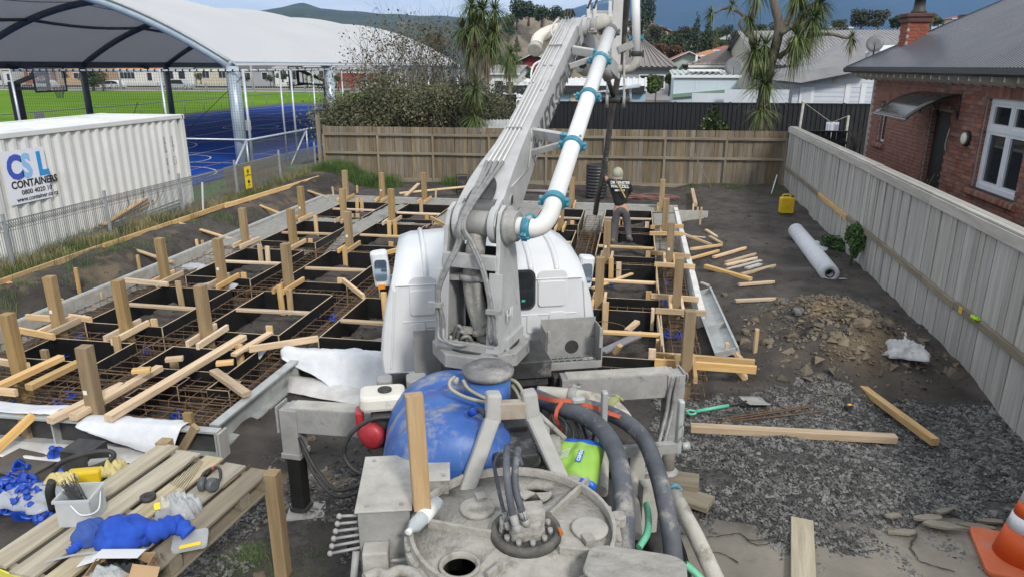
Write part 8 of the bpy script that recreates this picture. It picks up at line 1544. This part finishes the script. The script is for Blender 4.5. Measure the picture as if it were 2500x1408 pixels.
def stones(n,pts,size,m,name,lab,seed,flat=.6):
 r=np.random.default_rng(seed);o=np.array([[1,0,0],[-1,0,0],[0,1,0],[0,-1,0],[0,0,1],[0,0,-1]],float);ft=np.array([[0,2,4],[2,1,4],[1,3,4],[3,0,4],[2,0,5],[1,2,5],[3,1,5],[0,3,5]]);n=len(pts);a=r.uniform(0,6.28,n);s=np.asarray(size)*r.uniform(.5,1.3,n)if np.ndim(size)==0 else size
 v=o[None]*(s[:,None,None]*r.uniform(.55,1.25,(n,6,1)))+r.normal(size=(n,6,3))*s[:,None,None]*.22;v[:,:,2]*=flat;ca,sa=np.cos(a)[:,None],np.sin(a)[:,None];x,y=v[:,:,0]*ca-v[:,:,1]*sa,v[:,:,0]*sa+v[:,:,1]*ca;tl=r.normal(size=(n,2))*.35;z=v[:,:,2]+x*tl[:,:1]+y*tl[:,1:]
 V_=np.stack([x,y,z],-1)+pts[:,None,:];f=(ft[None]+(np.arange(n)*6)[:,None,None]).reshape(-1,3);return npmesh(name,V_.reshape(-1,3),f,m,'stuff',lab,'gravel')
def onground(xy,dz=.004):return np.column_stack([xy,ground_z(xy[:,0],xy[:,1])+dz])
def grav(m):
 nt=m.node_tree;vr=nt.nodes.new('ShaderNodeTexVoronoi');vr.inputs['Scale'].default_value=16;tcx=nt.nodes.new('ShaderNodeTexCoord');nt.links.new(tcx.outputs['Object'],vr.inputs['Vector']);sp=nt.nodes.new('ShaderNodeSeparateColor');nt.links.new(vr.outputs['Color'],sp.inputs[0]);rp=nt.nodes.new('ShaderNodeValToRGB');rp.color_ramp.elements[0].color=(.035,.036,.037,1);rp.color_ramp.elements[1].color=(.21,.207,.2,1);nt.links.new(sp.outputs[0],rp.inputs[0]);nt.links.new(rp.outputs[0],nt.nodes['Principled BSDF'].inputs['Base Color']);return m
GRV=grav(mat('road_metal',(.1,.1,.1),rough=.85));r=np.random.default_rng(5)
xy=np.column_stack([r.uniform(-.2,4.5,46000),r.uniform(4.6,9.4,46000)]);k=np.maximum(0,fbm(xy[:,0],xy[:,1],.9,51));keep=(xy[:,0]+.5*(k-.45)>.35)&(xy[:,1]+1.2*(fbm(xy[:,0],xy[:,1],.8,53)-.45)<8.6)&(xy[:,1]>4.75+.5*(k-.3))&(vnoise(xy[:,0],xy[:,1],.5,3)>.2);xy=xy[keep]
stones(0,onground(xy),.019,GRV,'gravel','loose grey road metal covering the ground right of the truck',1);xy=np.column_stack([r.uniform(-3.6,-1.5,9000),r.uniform(3.2,6.6,9000)]);xy=xy[fbm(xy[:,0],xy[:,1],.7,57)>.38];stones(0,onground(xy),.02,GRV,'gravel','loose grey road metal left of the truck',2)
xy=np.column_stack([r.uniform(.6,4.4,330),r.uniform(4.8,7.4,330)]);stones(0,onground(xy),.032,GRV,'gravel','larger grey chips among the road metal',3,.5)
SOILC=mat('soil_clod',(.036,.031,.027),(.11,.095,.08),3,.95);xy=np.column_stack([r.uniform(-10.3,4.4,15000),r.uniform(5.2,23.5,15000)]);xy=xy[vnoise(xy[:,0],xy[:,1],.6,12)>.45];g=onground(xy);g[:,2]+=heap(xy[:,0],xy[:,1]);stones(0,g,.022,SOILC,'soil_clods','small clods and stones strewn over the dark soil',4)
ROCK=mat('clay_rock',(.10,.08,.057),(.23,.19,.135),2.5,.9,bump=.5,c3=(.085,.08,.072),s3=2,t3=.52);xy=r.normal(size=(1100,2))*[.5,.55]+[PILE.x,PILE.y-.15];stones(0,onground(xy),.03,ROCK,'spoil_rubble','clay and rock rubble covering the spoil heap',6,.8);xy=r.normal(size=(90,2))*[.6,.45]+[PILE.x,PILE.y-.5];stones(0,onground(xy),.075,ROCK,'spoil_rubble','bigger broken rocks on the lower spoil heap',7,.75)
for k,(px,py,s,lab)in enumerate(((1992,752,.11,'top left of the spoil heap'),(1900,778,.13,'upper left edge of the spoil heap'),(2085,888,.15,'large one at the near foot of the spoil heap'),(2030,892,.11,'left of the large one at the heap foot'),(2150,872,.12,'right foot of the heap'),(1818,832,.09,'brown one left of the heap'),(1838,818,.08,'pale one left of the heap'),(1812,850,.1,'by the corner timbers'),(1770,716,.07,'round pale one alone on the soil'),(1910,795,.1,'grey one on the heap edge'),(1938,838,.1,'grey one below the heap edge'),(1870,872,.09,'flat one near the corner timbers'),(885,1045,.05,'yellow one by the left outrigger beam'),(868,1083,.04,'whitish one by the left outrigger beam'),(760,1055,.06,'pale flat one under the left outrigger beam'),(1534,845,.07,'brown one in the box right of the cab'),(630,1385,.07,'pale one by the bench leg'),(2060,1240,.05,'grey one at the path edge'))):
 p=G(px,py,.12);p.z=gz(p.x,p.y)+s*.25;o=MB();rr=random.Random(k);o.grid(lambda u,v:p+V(math.cos(6.283*(u%1))*math.sin(3.1416*v),math.sin(6.283*(u%1))*math.sin(3.1416*v),-.7*math.cos(3.1416*v))*s*(.8+.5*mnoise.noise(V(math.cos(6.283*u)*1.2+k*3,math.sin(6.283*u)*1.2,v*2.2))),9,6,False);o.make('rock',ROCK if 'grey' not in lab else GRV,None,f'rock, {lab}','rock','loose rocks')
# ================================================================ pallet bench and what lies on it
ZP=.97;o_=G(390,1080,ZP);eu=G(655,1152,ZP)-o_;ev=G(-6,1344,ZP)-o_;pb_=thing('pallet_bench','weathered timber pallet on posts used as a bench at the lower left','bench',G(350,1250,0))
def pp(u,v,z=ZP):p=o_+eu*u+ev*v;p.z=z;return p
for k,(u0,u1)in enumerate(((0,.165),(.215,.39),(.44,.585),(.635,.80),(.845,1.0))):w_=(eu*(u1-u0)).length*.97;timber('deck_board',pp((u0+u1)/2,-.01+.012*(k%2),ZP-.012),pp((u0+u1)/2,1.06,ZP-.012),w_,.024,WOODPAL if k<4 else WOODR,pb_);timber('base_board',pp((u0+u1)/2,0,ZP-.15),pp((u0+u1)/2,1.05,ZP-.15),w_,.02,WOODR,pb_)
for v in(.03,.53,1.02):timber('bearer',pp(-.01,v,ZP-.082),pp(1.01,v,ZP-.082),.05,.11,WOODR,pb_)
for v in(.20,.70,.87):timber('block',pp(.93,v,ZP-.082),pp(.99,v,ZP-.082),.1,.1,WOODR,pb_)
a,c=pp(.0,1.065,ZP-.082),pp(1,1.065,ZP-.082);MB().beam(a,c,.012,.12).make('yellow_band',mat('worn_yellow',(.62,.58,.06),(.68,.66,.12),5,.6,c3=(.06,.06,.05),s3=6,t3=.64),pb_)
for(u,v)in((1.03,.0),(-.02,1.08),(.02,-.02),(1.03,1.03)):p=pp(u,v);timber('leg',V(p.x,p.y,-.05),V(p.x,p.y,ZP+(.01 if v<.5 else-.03)),.105,.105,WOODP,pb_,V(1,0,0))
CLR=mat('clear_plastic',(.62,.66,.68),rough=.25,alpha=.38);CLB=mat('milky_plastic',(.60,.63,.64),(.66,.69,.70),3,.3,alpha=.5)
c=G(205,1262,ZP);t=thing('square_tub','milky square plastic tub of black tie wires on the pallet bench','tub',c);rz=Matrix.Rotation(R(14),3,'Z');h=.20;b=MB()
for(dx,dy,sx_,sy_)in((0,.105,.22,.004),(0,-.105,.22,.004),(.11,0,.004,.21),(-.11,0,.004,.21)):b.box(c+rz@V(dx,dy,h/2),(sx_,sy_,h),rz)
b.box(c+V(0,0,.004),(.22,.21,.006),rz);b.make('tub',CLB,t);b=MB()
for(dx,dy,sx_,sy_)in((0,.11,.245,.016),(0,-.11,.245,.016),(.118,0,.016,.21),(-.118,0,.016,.21)):b.box(c+rz@V(dx,dy,h),(sx_,sy_,.018),rz)
b.make('rim',CLB,t);MB().tube(curve([c+rz@V(.0,-.12,h-.02),c+rz@V(.08,-.15,h-.08),c+rz@V(.15,-.08,h-.09),c+rz@V(.12,.05,h-.02)],6),.005,6).make('bail_handle',WFR,t)
b=MB();r=random.Random(8)
for k in range(46):p=c+rz@V(r.uniform(-.02,.07),r.uniform(-.07,.07),.02);b.tube([p,c+rz@V(-.10+r.uniform(-.03,.05),.05+r.uniform(-.09,.06),.27+r.uniform(-.05,.03))],.0018,4)
b.make('tie_wires',mat('wire_black',(.04,.042,.046),rough=.5),None,'bundle of black tie wires standing in the square tub','wires')
FLC=mat('blue_fleece',(.012,.055,.36),(.02,.085,.48),7,.95,bump=.3);t=thing('sweatshirt','bright blue sweatshirt dropped in a heap on the pallet bench','sweatshirt',G(300,1300,ZP));c=G(292,1305,ZP+.09);b=MB()
def fold(u,v,c,sx_,sy_,sz,k):a_,e_=6.2832*u,3.1416*v;d=V(math.cos(a_)*math.sin(e_),math.sin(a_)*math.sin(e_),-math.cos(e_));n_=mnoise.noise(d*1.2+V(k,0,0))*.4-.17*abs(math.sin(3.2*d.x+2.6*d.z+d.y+3*mnoise.noise(d*1.3+V(0,k,0))))**.55;p=c+V(d.x*sx_,d.y*sy_,d.z*sz)*(1.05+n_);p.z=max(p.z,ZP+.004);return p
b.grid(lambda u,v:fold(u,v,c,.18,.14,.14,1),48,28);b.make('body',FLC,t);MB().grid(lambda u,v:fold(u,v,G(225,1300,ZP+.05),.12,.11,.085,6),36,20).make('hem',mat('worn_fleece',(.03,.07,.26),(.045,.10,.34),7,.95),t)
for k,pts in enumerate(([(350,1305,.06),(395,1290,.1),(430,1278,.09),(462,1302,.03)],[(205,1315,.04),(185,1335,.03),(165,1348,.02)])):q_=curve([G(x,y,ZP+z)for x,y,z in pts],7);MB().tube(q_,[(.075 if k==0 else .035)*(1-.35*i/len(q_))*(1+.16*math.sin(i*1.9))for i in range(len(q_))],14).make('sleeve',FLC,t)
c=G(512,1192,ZP);t=thing('ear_muffs','grey ear defenders with black headband lying on the pallet bench','ear defenders',c);MF_=mat('muff_grey',(.06,.065,.075),(.10,.11,.12),6,.5)
for s in(-1,1):MB().lathe(c+V(.04*s,-.02,.05),V(.9*s,-.3,.1),[(-.02,.03),(-.02,.052),(.015,.055),(.03,.035)],16).make('ear_cup',MF_,t)
pts=[c+V(-.065,0,.05),c+V(-.07,.05,.09),c+V(-.02,.09,.12),c+V(.04,.09,.12),c+V(.075,.04,.08),c+V(.06,0,.05)];MB().tube(curve(pts,5),.012,8).make('headband',BLACKR,t);MB().lathe(c+V(-.02,.09,.12),V(1,.1,0),[(0,.015),(.02,.015)],10).make('red_band',red,t)
MB().lathe(G(362,1217,ZP),UP,[(0,.055),(.028,.055),(.03,.05),(.026,.018),(.02,.018)],22).make('wire_reel',BLACKR,None,'small flat black reel on the pallet bench','reel')
crumple('',G(438,1250,ZP),.14,.10,.16,4,CLR,'clear_bag',n=20,par=None);o=bpy.data.objects['clear_bag'];tag(o,'clear plastic bag with a yellow header on the pallet bench','bag');MB().rbox(G(395,1232,ZP+.09),(.10,.05,.012),Matrix.Rotation(.7,3,'Z')@Matrix.Rotation(.7,3,'X'),.015,3,2).make('yellow_header',SGN,o)
c=G(465,1322,ZP);t=thing('tub_lid','clear square tub lid with a yellow label on the pallet bench','lid',c);MB().rbox(c+V(0,0,.012),(.22,.2,.02),Matrix.Rotation(.5,3,'Z'),.03,4,2).make('lid',CLR,t);MB().box(c+V(.04,-.06,.026),(.13,.035,.003),Matrix.Rotation(.55,3,'Z')).make('label',SGN,t)
CARD=mat('cardboard',(.36,.235,.13),(.44,.30,.175),2,.9);c=G(300,1408,ZP);t=thing('cardboard_box','torn open cardboard box with white flaps on the pallet bench','box',c);rz=Matrix.Rotation(R(14),3,'Z');b=MB()
for(dx,dy,sx_,sy_)in((0,.10,.34,.004),(0,-.10,.34,.004),(.17,0,.004,.2),(-.17,0,.004,.2)):b.box(c+rz@V(dx,dy,.05),(sx_,sy_,.1),rz)
b.box(c+V(0,0,.005),(.34,.2,.006),rz);b.make('carton',CARD,t)
for(x,y,sx_,sy_,rx,ry,z)in((292,1350,.27,.13,-.25,.05,.12),(225,1362,.15,.11,-.1,-.3,.07),(352,1398,.16,.09,.9,.2,.12)):MB().box(G(x,y,ZP+z),(sx_,sy_,.004),rz@Euler((rx,ry,0)).to_matrix()).make('flap',BW if x<300 else CARD,t)
crumple('',c+V(0,0,.06),.15,.085,.05,7,mat('black_foil',(.01,.01,.01),rough=.25),n=18,par=t);crumple('',G(265,1412,ZP+.07),.12,.06,.08,12,CLR,n=16,par=t)
b=MB();pth=curve([G(112,1370,ZP+.03),G(190,1352,ZP+.08),G(260,1348,ZP+.10),G(318,1362,ZP+.1)],8)
for p1,p2 in zip(pth,pth[1:]):b.beam(p1,p2,.022,.002)
b.make('strip',GALVF,None,'perforated zinc strip trailing out of the cardboard box','metal strip')
b=MB();b.tube([G(545,1190,ZP+.01),G(612,1132,ZP+.02)],.006,6);b.make('steel_rod',RUST,None,'short rusty rod lying along the edge of the pallet bench','rod');b=MB()
for k in range(8):b.tube([G(415+5*k,1180+2*k,ZP+.004),G(475+3*k,1112+2*k,ZP+.004)],.0016,4)
b.make('loose_wires',MATS['wire_black'],None,'few loose tie wires spread over the pallet boards','wires',kind='thing')
for k,(x,y)in enumerate(((372,1362),(383,1372),(395,1362))):MB().tube(curve([G(x,y,ZP+.02),G(x-2,y-12,ZP+.06),G(x+5,y+4,ZP+.1)],4),.005,5).make('rusty_clip',RUST,None,f'rusty bent clip beside the cardboard box, {ORD[k]} from the left','clip')
c=G(215,1150,.62);t=thing('hoop_saw','black hoop handled cutting tool with a yellow body behind the bench','power tool',c);MB().tube(curve([G(132,1150,.7),G(150,1128,.8),G(205,1108,.85),G(262,1100,.85),(G(278,1112,.8)),G(255,1130,.75),G(200,1148,.7),G(150,1158,.66),G(132,1150,.7)],6),.022,10).make('hoop_handle',BLACKR,t);b=MB();b.box(G(208,1160,.68),(.26,.10,.12),Matrix.Rotation(.35,3,'Z'));b.make('motor_body',YEL,t,bevel=.02);MB().box(G(240,1128,.74),(.14,.06,.05),Matrix.Rotation(.35,3,'Z')).make('guard_bar',STEELD,t);MB().box(G(215,1150,.3),(.3,.25,.55)).make('tool_stand',STEELK,t)
YS_=mat('yellow_webbing',(.50,.42,.17),(.60,.52,.26),9,.85,c3=(.2,.16,.1),s3=5);crumple('bundle of dirty yellow webbing hanging beside the hoop tool',G(278,1150,.66),.09,.10,.12,5,YS_,'webbing','strap',16);crumple('dirty yellow webbing draped at the tub corner',G(152,1172,.86),.11,.07,.07,2,YS_,'webbing','strap',16);MB().tube(curve([G(128,1172,.9),G(122,1200,.8),G(130,1240,.6)],5),.035,8).make('black_sleeve',BLACKR,None,'black rubber sleeve hanging beside the pallet bench','sleeve')
MB().box(G(55,1130,gz(-5.5,5.2)+.03),(.62,.42,.016),Matrix.Rotation(-.15,3,'Z')).make('ply_offcut',[mat('worn_ply',(.06,.055,.05),(.11,.095,.075),3,.7,c3=(.32,.22,.12),s3=1.4,t3=.6)],None,'worn dark plywood offcut lying on the soil at the left','board')
r=random.Random(3);proto=None
for k in range(44):
 b=MB();px,py=(r.gauss(72,42),r.gauss(1232,24))if k<41 else((48,1153),(140,1122),(28,1215))[k-41];p=G(px,py,.02);rs_=math.hypot((px-72)/70,(py-1232)/40);p.z=gz(p.x,p.y)+.05+max(0,.16*(1-rs_))*r.random();rot=Euler((r.uniform(-1.4,1.4),r.uniform(-1.4,1.4),r.random()*6))
 if proto is None:bar_chair(b,V(0,0,0),.085);proto=b.make('bar_chair',BLUEP,org_at=(0,0,0));o=proto
 else:o=proto.copy();link(o)
 o.location=p;o.rotation_euler=rot;tag(o,'blue plastic bar chair in the heap beside the pallet bench' if k<41 else('blue bar chair standing alone near the plywood offcut','blue bar chair beyond the hoop tool','blue bar chair at the left edge above the heap')[k-41],'bar chair','heap of blue bar chairs')
crumple('clear plastic bag lying over the heap of blue bar chairs',G(75,1215,.12),.28,.2,.12,8,CLR,'clear_bag','bag',16)
ORA=mat('cone_orange',(.62,.085,.012),(.70,.11,.02),4,.45,c3=(.45,.09,.04),s3=5,t3=.62);RFL=mat('reflective',(.66,.70,.76),(.74,.77,.81),9,.35);c=G(2494,1362,.06);t=thing('traffic_cone','orange traffic cone with white bands at the lower right edge','cone',(c.x,c.y,.04))
MB().rbox(V(c.x,c.y,.065),(.66,.66,.05),Matrix.Rotation(R(-10),3,'Z'),.06,4,2).make('base',mat('cone_base',(.52,.115,.045),(.60,.16,.07),4,.6,c3=(.42,.2,.14),s3=4,t3=.55),t,bevel=.015)
rad=lambda z:.215-.18*(z-.09)/.85
for z0,z1,m_ in((.09,.36,ORA),(.36,.48,RFL),(.48,.60,ORA),(.60,.78,RFL),(.78,.94,ORA)):MB().lathe(V(c.x,c.y,0),UP,[(z0,rad(z0)+(.002 if m_ is RFL else 0)),(z1,rad(z1)+(.002 if m_ is RFL else 0))],36).make('white_band' if m_ is RFL else 'cone_body',m_,t)
# ================================================================ the air between here and the mountains
HZ=bpy.data.materials.new('haze_air');HZ.use_nodes=True;nt=HZ.node_tree;nt.nodes.clear();vo=nt.nodes.new('ShaderNodeVolumePrincipled');vo.inputs['Density'].default_value=.00013;vo.inputs['Color'].default_value=(.20,.50,1,1);ou=nt.nodes.new('ShaderNodeOutputMaterial');nt.links.new(vo.outputs[0],ou.inputs['Volume'])
MB().box((0,2800,284),(14400,7300,576)).make('haze',HZ,kind='stuff')
bpy.context.view_layer.update();dg=bpy.context.evaluated_depsgraph_get()
for o in[o for o in S.objects if o.type=='FONT']:
 me=bpy.data.meshes.new_from_object(o.evaluated_get(dg));n=link(bpy.data.objects.new(o.name,me));n.parent=o.parent;n.matrix_local=o.matrix_local.copy();nm=o.name;bpy.data.objects.remove(o);n.name=nm
